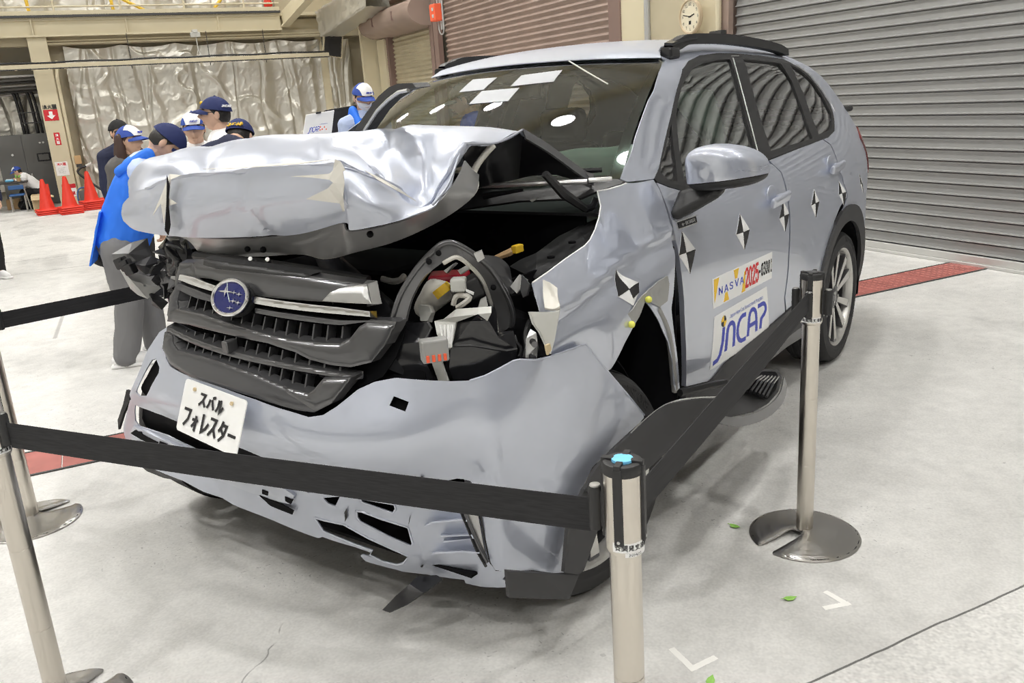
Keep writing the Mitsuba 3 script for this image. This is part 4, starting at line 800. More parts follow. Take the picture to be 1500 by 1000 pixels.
# programme sticker below it
jq = [(-0.8997, 0.477), (-1.565, 0.4479), (-1.491, 0.6703), (-0.9233, 0.6793)]
W_, H_ = .56, .28
obj(fd + '__programme_sticker', on_skin(SIDE, shapely.box(0, 0, W_, H_), jq, W_, H_, .0016), 'm_sticker_white', label='white sticker reading jNCAP Japan New Car Assessment Program')
js = fd + '__programme_sticker__'
def arc_(cx, cy, r, a0, a1, n=14, ry=None): return [(cx + r * math.cos(math.radians(a)), cy + (ry or r) * math.sin(math.radians(a))) for a in np.linspace(a0, a1, n)]
JN = {'j': [[(.095, .195)] + [(.092, .12), (.075, .055)] + [(.055, .032), (.02, .028)]], 'n': [[(.125, .055), (.13, .15)] + arc_(.165, .155, .033, 180, 0, 10, .04) + [(.198, .055)]],
      'C': [[(.315, .195), (.285, .197)] + arc_(.285, .127, .055, 100, 260, 12, .07) + [(.315, .057)]], 'A': [[(.335, .06), (.345, .15)] + arc_(.385, .15, .038, 180, 0, 10, .05) + [(.423, .06)], [(.345, .115), (.42, .115)]],
      'P': [[(.445, .198), (.50, .198)] + arc_(.50, .165, .03, 90, -60, 8, .033) + [(.475, .115), (.465, .06)]]}
for ch, ls in JN.items(): obj(js + 'letter', on_skin(SIDE, strokes(ls, .024), jq, W_, H_, .0024, .0008, .02), 'm_print_blue')
obj(js + 'dot', on_skin(SIDE, Polygon(arc_(.092, .228, .024, 0, 360, 20, .03)), jq, W_, H_, .0024, .0008), 'm_ink')
for a in (90, 270): obj(js + 'dot__yellow_field', on_skin(SIDE, Polygon([(.092, .228)] + arc_(.092, .228, .024, a, a + 90, 8, .03)), jq, W_, H_, .0032, .0008), 'm_yellow')
g = text_poly('Japan New Car Assessment Program', .019); b = g.bounds
obj(js + 'small_print', on_skin(SIDE, shapely.affinity.translate(shapely.affinity.scale(g, .355 / (b[2] - b[0]), 1.1, origin=(b[0], b[1])), .15 - b[0], .218 - b[1]), jq, W_, H_, .0024, .0008), 'm_print_blue_light')
# ---------------------------------------------------------------- front bumper
def fpanel(key, outline, mat, thick=.004, res=.03, holes=(), off=0.0, smooth=35, bump=None, **kw):
    return obj(key, panel(BUMP, outline, thick, res, holes=holes, off=off, bump=bump, flip=BFLIP), mat, smooth=smooth, **kw)
_e = BUMP(np.array([1.05, 1.06, 1.05]), np.array([.6, .6, .61])); BFLIP = np.cross(_e[1] - _e[0], _e[2] - _e[0])[0] < 0
fb = C_ + 'front_bumper'
FB_OUT = [(0.7832, 0.8721), (0.8022, 0.8821), (0.8241, 0.8922), (0.8249, 0.8547), (0.8367, 0.8286), (0.8664, 0.8054), (0.9101, 0.7886), (0.9882, 0.7805), (1.066, 0.7759), (1.202, 0.7677), (1.334, 0.7548), (1.411, 0.7434), (1.481, 0.7345), (1.526, 0.7272), (1.569, 0.7346), (1.604, 0.7559), (1.66, 0.7984), (1.705, 0.8164), (1.765, 0.826), (1.834, 0.8217), (1.914, 0.8181), (1.966, 0.8185), (2.008, 0.8281), (2.052, 0.8434), (2.093, 0.8579), (2.112, 0.8587), (2.155, 0.8499), (2.202, 0.8496), (2.296, 0.8484), (2.357, 0.8456), (2.435, 0.7583), (2.572, 0.6265), (2.71, 0.5055), (2.591, 0.4934), (2.489, 0.4831), (2.375, 0.4677), (2.318, 0.4213), (2.278, 0.3686), (2.256, 0.3383), (2.233, 0.188), (2.123, 0.2264), (1.998, 0.2373), (1.98, 0.2595), (1.96, 0.4186), (1.953, 0.4524), (1.944, 0.4868), (1.936, 0.514), (1.922, 0.5287), (1.903, 0.5309), (1.887, 0.528), (1.806, 0.5107), (1.684, 0.5152), (1.603, 0.5239), (1.421, 0.5311), (1.335, 0.5645), (1.251, 0.5842), (1.134, 0.6023), (0.9891, 0.6263), (0.8256, 0.6203), (0.638, 0.6048), (0.5677, 0.6033), (0.5807, 0.6374), (0.6453, 0.6816), (0.6897, 0.7221), (0.7147, 0.7565), (0.7387, 0.814)]
hole_l = [(0.8042, 0.7969), (0.8396, 0.7763), (0.8439, 0.7612), (0.8268, 0.7385), (0.7937, 0.699), (0.7631, 0.6746), (0.6918, 0.6584), (0.6685, 0.6677), (0.7251, 0.7201), (0.7685, 0.7755), (0.7804, 0.7895)]
hole_r = [(1.761, 0.7829), (1.802, 0.7693), (1.793, 0.7465), (1.75, 0.7611)]
def bbump(P):
    s, z = P[:, 0], P[:, 1]
    d = .006 * (meshkit.fbm(np.stack([s * 4, z * 4, s * 0], -1), 2, 5) - .5)
    d += .030 * np.exp(-(((s - 1.62) / .22) ** 2 + ((z - .63) / .10) ** 2))      # bulge above the lamp
    d -= .020 * np.exp(-(((s - 1.92) / .10) ** 2 + ((z - .62) / .16) ** 2))       # the dent beside it
    d += .018 * np.exp(-(((s - 2.02) / .05) ** 2 + ((z - .5) / .25) ** 2))
    return d
fpanel(fb, FB_OUT, 'm_paint_dull', .004, .02, [hole_l, hole_r], bump=bbump)
for h in (hole_l, hole_r): fpanel(fb + '__opening', Polygon(h).buffer(.012), 'm_void', .003, .03, off=-.022)
obj(fb + '__edge', tube([BUMP(*q) for q in [(1.966, 0.8185), (2.008, 0.8281), (2.052, 0.8434), (2.093, 0.8579), (2.112, 0.8587), (2.155, 0.8499), (2.202, 0.8496), (2.296, 0.8484), (2.357, 0.8456), (2.435, 0.7583), (2.572, 0.6265), (2.71, 0.5055)]], .0025, 6), 'm_paint')
# paint scratches and chips
for q in ([(1.565, 0.6532), (1.559, 0.623), (1.569, 0.6287), (1.574, 0.656)], [(1.586, 0.6568), (1.582, 0.6297), (1.592, 0.635), (1.591, 0.6551)]): fpanel(fb + '__scratch', q, 'm_card2', .0008, .02, off=.006)
LB_OUT = [(0.5466, 0.6086), (0.6134, 0.6197), (0.5321, 0.5575), (0.4913, 0.5153), (0.5099, 0.4982), (0.5804, 0.5043), (0.7286, 0.5125), (0.8672, 0.4897), (1.052, 0.4914), (1.209, 0.4809), (1.342, 0.4578), (1.392, 0.4393), (1.431, 0.4578), (1.463, 0.4518), (1.534, 0.4734), (1.614, 0.4992), (1.714, 0.4762), (1.834, 0.4507), (1.906, 0.4395), (1.934, 0.4341), (1.954, 0.4182), (1.968, 0.3314), (1.98, 0.2595), (1.998, 0.2325), (2.032, 0.2296), (2.034, 0.2152), (2.02, 0.1995), (2.038, 0.1904), (2.032, 0.1695), (1.936, 0.1572), (1.883, 0.1587), (1.881, 0.1731), (1.758, 0.1586), (1.661, 0.1669), (1.638, 0.1747), (1.532, 0.1994), (1.519, 0.2212), (1.53, 0.2283), (1.565, 0.2216), (1.565, 0.2411), (1.509, 0.2551), (1.379, 0.2725), (1.357, 0.263), (1.15, 0.2807), (1.081, 0.2832), (0.9167, 0.2813), (0.7594, 0.2927), (0.6637, 0.3152), (0.539, 0.3235), (0.4241, 0.3288), (0.3406, 0.3439), (0.25, 0.3895), (0.25, 0.4178), (0.3404, 0.4811)]
h_a = [(1.369, 0.3405), (1.413, 0.338), (1.489, 0.3344), (1.572, 0.2951), (1.701, 0.239), (1.679, 0.2096), (1.651, 0.1983), (1.599, 0.2082), (1.558, 0.2319), (1.576, 0.2502), (1.513, 0.2658), (1.436, 0.2849), (1.393, 0.2951)]
h_b = [(1.552, 0.3921), (1.572, 0.3915), (1.637, 0.3689), (1.72, 0.3437), (1.726, 0.2859), (1.716, 0.2781), (1.648, 0.3063), (1.555, 0.352), (1.547, 0.3686)]
h_c = [(1.583, 0.4473), (1.693, 0.4299), (1.694, 0.4108), (1.679, 0.3942), (1.618, 0.4169), (1.586, 0.4306)]
h_d = [(1.443, 0.4286), (1.515, 0.4451), (1.477, 0.4011), (1.451, 0.4079)]
h_e = [(1.337, 0.4509), (1.378, 0.448), (1.446, 0.449), (1.413, 0.4292), (1.38, 0.4203)]
lb = C_ + 'lower_bumper'
fpanel(lb, LB_OUT, 'm_paint_dull', .004, .016, [h_a, h_b, h_c, h_d])
for h in (h_a, h_b, h_c):
    obj(lb + '__opening_rim', tube([BUMP(*q) for q in h + h[:1]], .004, 6), 'm_paint', smooth=True)
# the ledge with clip slots along the middle bar
sl = [(0.4001, 0.4706), (0.5081, 0.5194), (0.7286, 0.5125), (0.7154, 0.4864)] ; fpanel(lb + '__ledge', [(0.4041, 0.4502), (0.4776, 0.4957), (0.5765, 0.5006), (0.8583, 0.484), (1.107, 0.4768), (1.306, 0.4498), (1.332, 0.4272), (1.279, 0.3806), (1.127, 0.3777), (0.8113, 0.3835), (0.5771, 0.429)], 'm_paint', .01, .02, off=.010)
for h in ([(0.5001, 0.4823), (0.5459, 0.4906), (0.5324, 0.4709), (0.4842, 0.4649)], [(0.6588, 0.4812), (0.7054, 0.4811), (0.6601, 0.4477), (0.6202, 0.4498)], [(1.179, 0.4155), (1.204, 0.4135), (1.19, 0.3938), (1.165, 0.3954)], [(1.283, 0.4135), (1.316, 0.4072), (1.295, 0.3867), (1.273, 0.3923)]):
    fpanel(lb + '__clip_slot', h, 'm_void', .003, .03, off=.0125)
for h in ([(0.4212, 0.4546), (0.4919, 0.4857), (0.64, 0.4712), (0.6016, 0.4484)], [(1.143, 0.3818), (1.25, 0.3741), (1.295, 0.3609), (1.281, 0.3427), (1.181, 0.3524)]):
    fpanel(lb + '__long_slot', h, 'm_void', .003, .03, off=.0125)
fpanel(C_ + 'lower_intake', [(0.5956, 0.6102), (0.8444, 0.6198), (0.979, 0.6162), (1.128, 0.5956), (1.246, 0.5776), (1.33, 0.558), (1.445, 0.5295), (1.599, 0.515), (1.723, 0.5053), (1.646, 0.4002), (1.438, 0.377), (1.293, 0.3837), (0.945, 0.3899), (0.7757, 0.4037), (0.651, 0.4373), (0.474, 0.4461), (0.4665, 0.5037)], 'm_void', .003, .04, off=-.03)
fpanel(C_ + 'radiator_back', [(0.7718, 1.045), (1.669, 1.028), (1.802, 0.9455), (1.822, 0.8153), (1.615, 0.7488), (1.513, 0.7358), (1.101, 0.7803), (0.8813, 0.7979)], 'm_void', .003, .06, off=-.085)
# fins of the fog lamp surround on the torn right corner, and the thin lens left in it
for a in ([(1.779, 0.3541), (1.807, 0.3728), (1.9, 0.3943), (1.916, 0.3913), (1.927, 0.3735), (1.863, 0.3708)], [(1.79, 0.2596), (1.805, 0.2674), (1.891, 0.2863), (1.946, 0.2886), (1.916, 0.2662), (1.893, 0.2653)], [(1.827, 0.3281), (1.924, 0.3456), (1.928, 0.3368), (1.834, 0.3151)]):
    q = np.array([BUMP(*x) for x in a]); c = q.mean(0)
    n = np.array([.75, .62, .1])
    obj(lb + '__fin', strip(q[[0, 1, 2, 3]], q[[0, 1, 2, 3]] + n * .035 + [0, 0, .01], .004), 'm_paint_dull')
for a in ([(1.83, 0.4317), (1.872, 0.4337), (1.89, 0.3885), (1.819, 0.3649)], [(1.826, 0.3234), (1.924, 0.341), (1.909, 0.2888), (1.805, 0.2674), (1.794, 0.2849)], [(1.884, 0.2614), (1.94, 0.2787), (1.972, 0.215), (1.911, 0.221)]):
    fpanel(lb + '__recess', a, 'm_paint_dull', .002, .03, off=-.02, label='recess of the lamp surround')
obj(lb + '__lens_strip', tube([BUMP(*q) + [.012, .012, 0] for q in [(1.909, 0.4296), (1.923, 0.3778), (1.944, 0.3157), (1.967, 0.2676)]], .008, 8), 'm_gunmetal', smooth=True)
fpanel(lb + '__lens', [(1.921, 0.4307), (1.958, 0.4209), (1.966, 0.3312), (1.973, 0.2774), (1.952, 0.3029), (1.935, 0.3604)], 'm_satin', .003, .02, off=.012, label='bright lens left in the lamp opening')
obj(lb + '__panel_seam', tube([BUMP(*q) + [.004, .004, 0] for q in [(1.961, 0.421), (1.968, 0.336), (1.98, 0.2595), (1.998, 0.2349), (2.123, 0.2241), (2.23, 0.1871)]], .0028, 6), 'm_black')
obj(lb + '__lens_edge', tube([BUMP(*q) + [.02, .02, 0] for q in [(1.901, 0.434), (1.915, 0.3769), (1.934, 0.3102), (1.961, 0.2577)]], .004, 6), 'm_black_gloss')
obj(lb + '__lens_edge', tube([BUMP(*q) + [.02, .022, 0] for q in [(1.923, 0.5483), (1.936, 0.5457), (1.943, 0.5287)]], .006, 6), 'm_black_gloss')
for h in ([(1.732, 0.381), (1.739, 0.394), (1.732, 0.3735), (1.724, 0.3535)], [(1.738, 0.207), (1.752, 0.2138), (1.744, 0.2012), (1.737, 0.2009)], [(1.813, 0.5589), (1.819, 0.5487), (1.811, 0.5405), (1.807, 0.5482)], [(1.51, 0.3872), (1.525, 0.4047), (1.514, 0.3673), (1.501, 0.3508)]):
    fpanel(lb + '__paint_chip', h, 'm_ink', .0008, .02, off=.006)
# black mouldings torn loose round the wheel opening
mf = [(0.4329, 0.9, 0.3411), (0.3175, 0.93, 0.2801), (0.1684, 0.95, 0.2017), (0.2246, 0.95, 0.1544), (0.4327, 0.9, 0.2629)]
obj(C_ + 'mud_flap', poly3(mf, .012, (.5, 1, 0)), 'm_clad')
vb = [(0.213, 0.955, 0.3909), (0.1696, 0.955, 0.4161), (0.126, 0.955, 0.4486), (0.0801, 0.96, 0.4655), (0.0596, 0.965, 0.441), (0.0414, 0.965, 0.3644), (0.0778, 0.965, 0.3034), (0.1539, 0.96, 0.2143), (0.1763, 0.955, 0.2074), (0.2413, 0.95, 0.2494)]
obj(C_ + 'arch_moulding_loose', poly3(vb, .012, (.3, 1, 0)), 'm_clad', smooth=20, label='loose black wheel arch moulding')
pa = smooth_line([(0.1399, 0.957, 0.4572), (0.0764, 0.957, 0.4947), (-0.0312, 0.96, 0.5135), (-0.1287, 0.965, 0.5249), (-0.2325, 0.97, 0.5389), (-0.2809, 1, 0.5651), (-0.3031, 1.04, 0.5817), (-0.3553, 1.08, 0.5793), (-0.4318, 1.12, 0.5622)], 4)
pb = smooth_line([(0.0414, 0.965, 0.3644), (-0.0088, 0.965, 0.3811), (-0.093, 0.97, 0.381), (-0.1724, 0.98, 0.3858), (-0.2359, 1, 0.405), (-0.3124, 1.02, 0.4295), (-0.3595, 1.05, 0.4589), (-0.4185, 1.08, 0.4798), (-0.4778, 1.12, 0.4771)], 4)
obj(C_ + 'arch_moulding_loose', strip(pa, pb, .010), 'm_clad', smooth=40)
obj(C_ + 'moulding_edge', tube(pa[12:] + [0, .004, 0], .0028, 6), 'm_satin')
# its rear end lies twisted below the door, inner ribs showing
tg = [(-0.4478, 1.1, 0.5331), (-0.6294, 1.06, 0.524), (-0.9035, 1.03, 0.479), (-1.155, 1.02, 0.4228), (-1.289, 1.03, 0.3804), (-1.281, 1.05, 0.3538), (-1.079, 1.1, 0.3633), (-0.9114, 1.12, 0.3789), (-0.7336, 1.13, 0.4107), (-0.5109, 1.13, 0.4694), (-0.4208, 1.12, 0.5088)]
ty = np.array(tg); tc = ty.mean(0)
obj(C_ + 'sill_moulding_end', poly3(tg, .006), 'm_clad', smooth=20, label='twisted end of the black moulding with its ribs showing')
inn = tc + (ty - tc) * .80 + [.01, .012, .012]
obj(C_ + 'sill_moulding_end__recess', poly3(inn[[1, 2, 3, 4, 5, 6, 7]], .004), 'm_void')
rng = np.random.default_rng(4)
for i in range(9):
    a = inn[2] + (inn[5] - inn[2]) * (i / 9) ; b = inn[1] + (inn[7] - inn[1]) * (i / 9)
    obj(C_ + 'sill_moulding_end__rib', tube([a + [.012, .012, .008], (a + b) / 2 + [.015, .015, .02], b + [.012, .012, .008]], .005, 6), 'm_black_gloss')
lo_ = smooth_line([(-0.3986, 1.12, 0.5166), (-0.5411, 1.13, 0.4563), (-0.7407, 1.13, 0.4032), (-0.9266, 1.12, 0.3711), (-1.095, 1.1, 0.358), (-1.289, 1.05, 0.3511)], 4); 
obj(C_ + 'sill_moulding_end__lip', strip(lo_, lo_ + np.array([-.01, .012, -.035]), .004), 'm_gunmetal', smooth=40)
obj(C_ + 'loose_strip', tube([(-0.5655, 0.93, 0.5035), (-0.6931, 0.96, 0.4865), (-0.8456, 0.98, 0.4587)], .014, 6), 'm_black')
# under tray hanging to the floor
us = [(0.47, 0.4624, 0.1054), (0.44, 0.4941, 0.1458), (0.4, 0.5142, 0.1681), (0.36, 0.5116, 0.1728), (0.33, 0.5599, 0.1732), (0.34, 0.589, 0.1737), (0.4, 0.5648, 0.1545), (0.44, 0.5341, 0.1293), (0.47, 0.4893, 0.1051)]
obj(C_ + 'under_tray_strip', poly3(us, .006, (1, .5, .5)), 'm_black_gloss', smooth=20, label='black plastic strip hanging down to the floor')
obj(C_ + 'under_tray', gridmesh(np.array([[(x, y, z) for y in np.linspace(-.66, .70, 9)] for x, z in ((.34, .22), (.1, .2), (-.6, .21))]), .01), 'm_void')
bl = [(0.3892, -0.86, 0.2661), (0.3695, -0.84, 0.2282), (0.3414, -0.78, 0.2008), (0.3385, -0.66, 0.2115), (0.3618, -0.66, 0.2408), (0.3906, -0.72, 0.2677), (0.403, -0.78, 0.2935)]
obj(C_ + 'under_lip', poly3(bl, .01), 'm_black')
obj(C_ + 'bumper_end', poly3([(0.3773, -0.84, 0.5618), (0.3871, -0.86, 0.5082), (0.3989, -0.9, 0.4403), (0.4037, -0.9, 0.4035), (0.3954, -0.86, 0.4677), (0.3818, -0.83, 0.5165), (0.3713, -0.82, 0.5574)], .01), 'm_black')
# ---------------------------------------------------------------- grille
gr = C_ + 'grille'
GR = [(0.8179, 0.9353), (0.8122, 1.038), (0.8681, 1.078), (1.1, 1.075), (1.466, 1.065), (1.679, 1.045), (1.766, 0.9578), (1.746, 0.8788), (1.71, 0.834), (1.649, 0.8111), (1.612, 0.7733), (1.575, 0.744), (1.526, 0.7348), (1.397, 0.7525), (1.101, 0.7803), (0.9148, 0.795), (0.8378, 0.8268), (0.823, 0.8723)]
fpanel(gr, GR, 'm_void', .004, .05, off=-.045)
def bar(name, out, mat, off=0.0, th=.03, label=None, bev=.009):
    "a bar of the grille with a soft bevel along its edges"
    ring = Polygon([q[:2] for q in out]).exterior
    return fpanel(gr + '__' + name, out, mat, th, .0055, off=off, label=label, bump=lambda P: -bev * np.exp(-shapely.distance(ring, shapely.points(P[..., :2])) / .010))
bar('upper_panel', [(0.8666, 1.08), (0.9449, 1.077), (1.261, 1.079), (1.464, 1.07), (1.573, 1.06), (1.667, 1.05), (1.681, 1.003), (1.581, 1.006), (1.433, 1.009), (1.258, 1.012), (1.113, 1.035), (1.009, 1.042), (0.9157, 1.041)], 'm_gunmetal', .012)
bar('upper_inlay', [(0.9407, 1.096), (1.01, 1.093), (1.258, 1.087), (1.468, 1.075), (1.445, 1.062), (1.299, 1.063), (1.034, 1.066), (0.9449, 1.077)], 'm_black', .014)
bar('corner_panel', [(1.519, 1.008), (1.543, 1.035), (1.575, 1.045), (1.667, 1.05), (1.685, 1.001), (1.582, 1.005)], 'm_satin', .016, label='paler corner of the grille top')
bar('chrome_bar', [(0.8367, 1.039), (0.927, 1.038), (1.092, 1.021), (1.1, 1.005), (0.9416, 1.016), (0.8378, 1.024)], 'm_chrome', .022, label='chrome bar left of the emblem', bev=.003)
bar('chrome_bar', [(1.25, 1.008), (1.435, 1), (1.584, 0.9914), (1.685, 0.9813), (1.688, 0.968), (1.586, 0.9747), (1.44, 0.9817), (1.257, 0.9903)], 'm_chrome', .022, label='chrome bar right of the emblem', bev=.003)
bar('gloss_bar', [(0.8289, 1.015), (0.9473, 1.007), (1.107, 0.9906), (1.112, 0.9781), (0.9605, 0.9849), (0.8168, 0.9989)], 'm_gun_dark', .012, bev=.003)
bar('gloss_bar', [(1.261, 0.9799), (1.442, 0.9716), (1.588, 0.9613), (1.718, 0.9611), (1.766, 0.9578), (1.76, 0.9477), (1.676, 0.9581), (1.589, 0.9496), (1.445, 0.958), (1.266, 0.9678)], 'm_gunmetal', .012, bev=.003)
bar('main_bar', [(0.8569, 0.9462), (1.021, 0.9465), (1.184, 0.9312), (1.35, 0.9172), (1.441, 0.9102), (1.528, 0.9067), (1.595, 0.9065), (1.624, 0.9184), (1.649, 0.9466), (1.676, 0.9598), (1.766, 0.9561), (1.733, 0.9034), (1.694, 0.8613), (1.634, 0.8496), (1.574, 0.8533), (1.502, 0.8641), (1.448, 0.8801), (1.34, 0.8958), (1.186, 0.9026), (0.9573, 0.9102), (0.821, 0.9057), (0.8143, 0.943)], 'm_gunmetal', .014)
bar('thin_bar', [(0.8241, 0.8922), (1.056, 0.8735), (1.15, 0.8668), (1.387, 0.8546), (1.517, 0.8449), (1.644, 0.8304), (1.641, 0.8207), (1.519, 0.8318), (1.386, 0.841), (1.157, 0.8513), (1.064, 0.8578), (0.8284, 0.8768)], 'm_gunmetal', .012)
fr_out = [(0.822, 0.8742), (0.8367, 0.8286), (0.9044, 0.7974), (1.042, 0.7764), (1.201, 0.7694), (1.341, 0.759), (1.487, 0.7408), (1.538, 0.7389), (1.585, 0.761), (1.645, 0.824), (1.556, 0.8186), (1.531, 0.7914), (1.519, 0.7843), (1.435, 0.7959), (1.322, 0.8172), (1.175, 0.8319), (1.075, 0.837), (0.9382, 0.8379), (0.8981, 0.8519), (0.8789, 0.8727)]
bar('lower_frame', fr_out, 'm_gun_dark', .014)
bar('lower_corner', [(1.435, 0.7959), (1.519, 0.7843), (1.531, 0.7914), (1.556, 0.8186), (1.645, 0.8256), (1.593, 0.7645), (1.546, 0.7427), (1.497, 0.76), (1.449, 0.7785)], 'm_gunmetal', .020, label='paler right corner of the lower frame')
bar('side_frame', [(0.799, 0.9779), (0.8208, 1.019), (0.845, 1.008), (0.8439, 0.9687), (0.866, 0.9472), (0.8307, 0.9086), (0.8092, 0.9227)], 'm_gun_dark', .012)
bar('side_frame', [(0.7963, 1.076), (0.8666, 1.08), (0.9157, 1.041), (0.8489, 1.04), (0.8226, 1.015), (0.8039, 0.9982), (0.7937, 1.038)], 'm_gunmetal', .006)
# upright vanes in the three openings
def vanes(top, low, n):
    a, b = np.array(top)[:, :2], np.array(low)[:, :2]
    u0, u1 = max(a[0, 0], b[0, 0]) + .015, min(a[-1, 0], b[-1, 0]) - .005
    for u in u0 + (u1 - u0) * (np.arange(n) + .5) / n:
        p = np.array([u, np.interp(u, a[:, 0], a[:, 1])]); q = np.array([u, np.interp(u, b[:, 0], b[:, 1])])
        P, Q = BUMP(*p) - [.006, 0, 0], BUMP(*q) - [.006, 0, 0]; w = (BUMP(p[0] + .004, p[1]) - BUMP(p[0] - .004, p[1])); w /= np.linalg.norm(w)
        nn = np.array([.95, .05, .3]) * .03
        obj(gr + '__vane', trimesh.Trimesh(*[np.array(x) for x in ([P - w * .0025 - nn, P + w * .0025 - nn, P + w * .0025, P - w * .0025, Q - w * .0025 - nn, Q + w * .0025 - nn, Q + w * .0025, Q - w * .0025], [[0, 1, 2], [0, 2, 3], [4, 6, 5], [4, 7, 6], [3, 2, 6], [3, 6, 7], [1, 5, 6], [1, 6, 2], [0, 7, 4], [0, 3, 7]])], process=False), 'm_gun_dark')
vanes([(0.8432, 0.9982), (1.113, 0.9764), (1.268, 0.9626), (1.446, 0.9529), (1.656, 0.945)], [(0.8635, 0.9508), (1.182, 0.9347), (1.349, 0.9206), (1.528, 0.91), (1.619, 0.9216)], 15)
vanes([(0.8405, 0.8897), (1.187, 0.8991), (1.449, 0.8768), (1.603, 0.8491), (1.644, 0.8336)], [(0.8445, 0.8822), (1.149, 0.8702), (1.386, 0.8579), (1.516, 0.8481), (1.625, 0.8349)], 15)
vanes([(0.8913, 0.8684), (1.158, 0.8479), (1.387, 0.8377), (1.542, 0.8246)], [(0.9269, 0.8422), (1.174, 0.8353), (1.434, 0.8008), (1.518, 0.7892)], 13)
obj(gr + '__sensor', rbox(*(lambda c: (c[0] - .01, c[0] + .03, c[1] - .012, c[1] + .012, c[2] - .018, c[2] + .018))(BUMP(*[(1.189, 0.8796)][0])), .004), 'm_gunmetal')
# emblem: blue oval with a chrome rim and six stars
em = BUMP(*[(1.176, 0.9957)][0]); en = np.array([.86, .12, .42]); en /= np.linalg.norm(en)
eb = basis(em + en * .035, (-.13, 1, .0), (-.42, 0, .9))
with frame(eb):
    ex, ey = .066, .050
    EL = lambda k, n=36: [(k * ex * math.cos(a), k * ey * math.sin(a)) for a in np.linspace(0, 2 * math.pi, n, endpoint=False)]
    e_ = C_ + 'emblem'
    obj(e_, extrude(EL(.93), .012, -.006), 'm_emblem_blue', label='blue oval emblem with six chrome stars')
    obj(e_ + '__rim', tube([(x, y, .006) for x, y in EL(1.0) + EL(1.0)[:1]], .0062, 8), 'm_chrome', smooth=True)
    def star(x, y, r, q=.16):
        L = []
        for i in range(8):
            a = i * math.pi / 4; k = r * (1 if i % 4 == 0 else .62 if i % 2 == 0 else q); L.append((x + k * math.cos(a) * 1.25, y + k * math.sin(a)))
        return extrude(L, .004, .006)
    for x, y, r in ((-.018, .016, .024), (.016, .014, .011), (.036, .010, .011), (.018, -.010, .012), (.038, -.014, .011), (.010, -.030, .011)):
        obj(e_ + '__star', star(x, y, r), 'm_chrome')
    obj(e_ + '__backing', extrude(EL(1.03), .02, -.028), 'm_black')
obj(C_ + 'emblem__crack', tube([em + en * .046 + np.array([0, a, b]) for a, b in ((.004, .045), (-.002, .01), (.002, -.02), (-.004, -.045))], .0012, 5), 'm_bag')
# number plate
PQ = [(0.6316, -0.1, 0.6269), (0.6648, 0.215, 0.6131), (0.5934, 0.205, 0.7497), (0.5759, -0.09, 0.7685)]
PQ = np.array(PQ) + np.array([.03, .0, .012])
plate_poly = shapely.box(.012, .012, .318, .153).buffer(.012)
np_ = C_ + 'number_plate'
obj(np_, quadmap(extrude(plate_poly, .003), PQ, .33, .165), 'm_plate_white', label='white plate lettered in black katakana')
t1 = shapely.affinity.scale(lettering('スバル', .043, .0075, 1.18, .92), 1, 1.0, origin=(0, 0)); t2 = lettering('フォレスター'.replace('ォ', 'オ'), .060, .0085, 1.02, .84)
obj(np_ + '__lettering', quadmap(extrude(shapely.affinity.translate(t1, .092, .098), .0015, .003), PQ, .33, .165), 'm_ink', label='small katakana line')
g2 = shapely.union_all([shapely.affinity.translate(strokes([[(x * .046 * k, y * .062 * k) for x, y in l] for l in kanji(ch, 1.0)], .0085), x0, .022) for ch, x0, k in (('フ', .022, 1), ('オ', .076, .74), ('レ', .124, 1), ('ス', .168, 1), ('タ', .220, 1), ('ー', .268, 1))])
obj(np_ + '__lettering', quadmap(extrude(g2, .0015, .003), PQ, .33, .165), 'm_ink', label='large katakana line')
for x in (.062, .262): obj(np_ + '__bolt', quadmap(cyl((x, .142, .003), (x, .142, .008), .006, seg=10), PQ, .33, .165), 'm_card2')
# ---------------------------------------------------------------- the crumpled hood: rows from the front lip to the rear edge
LIP = [(0.28, -0.8254, 1.17), (0.34, -0.669, 1.155), (0.37, -0.5581, 1.151), (0.385, -0.4576, 1.15), (0.39, -0.3899, 1.152), (0.4, -0.157, 1.155), (0.405, 0.0561, 1.166), (0.41, 0.2514, 1.184), (0.42, 0.4378, 1.221), (0.43, 0.4701, 1.204), (0.42, 0.5541, 1.216), (0.37, 0.6082, 1.23), (0.3, 0.6378, 1.254), (0.24, 0.6367, 1.277), (0.2, 0.6325, 1.303)]
MID = [(0.26, -0.8628, 1.195), (0.34, -0.6752, 1.211), (0.385, -0.5305, 1.236), (0.4, -0.4199, 1.247), (0.405, -0.3517, 1.253), (0.435, -0.0748, 1.262), (0.45, 0.1414, 1.27), (0.455, 0.3322, 1.282), (0.46, 0.4878, 1.302), (0.46, 0.5054, 1.292), (0.43, 0.5638, 1.279), (0.35, 0.5907, 1.268), (0.28, 0.6085, 1.266), (0.2, 0.6216, 1.31), (0.155, 0.6167, 1.339)]
RID = [(0.16, -1.013, 1.214), (0.26, -0.7745, 1.265), (0.32, -0.5808, 1.301), (0.35, -0.4418, 1.327), (0.37, -0.3565, 1.34), (0.41, -0.0836, 1.359), (0.43, 0.1853, 1.371), (0.435, 0.3624, 1.379), (0.44, 0.4589, 1.382), (0.43, 0.469, 1.374), (0.38, 0.5024, 1.349), (0.3, 0.5304, 1.296), (0.25, 0.5527, 1.254), (0.16, 0.5978, 1.345), (0.105, 0.596, 1.384)]
VAL = [tuple(np.array(q) + d) for q, d in zip(RID, [(-.02, 0, .004), (-.04, .0, .0), (-.11, .01, -.03), (-.13, .01, -.04), (-.14, .01, -.05), (-.16, .0, -.06), (-.17, 0, -.07), (-.17, 0, -.07), (-.16, 0, -.07), (-.14, 0, -.06), (-.10, 0, -.035), (-.06, .0, -.01), (-.05, .0, .01), (-.035, 0, .02)])] + [(0.05, 0.5896, 1.39)]
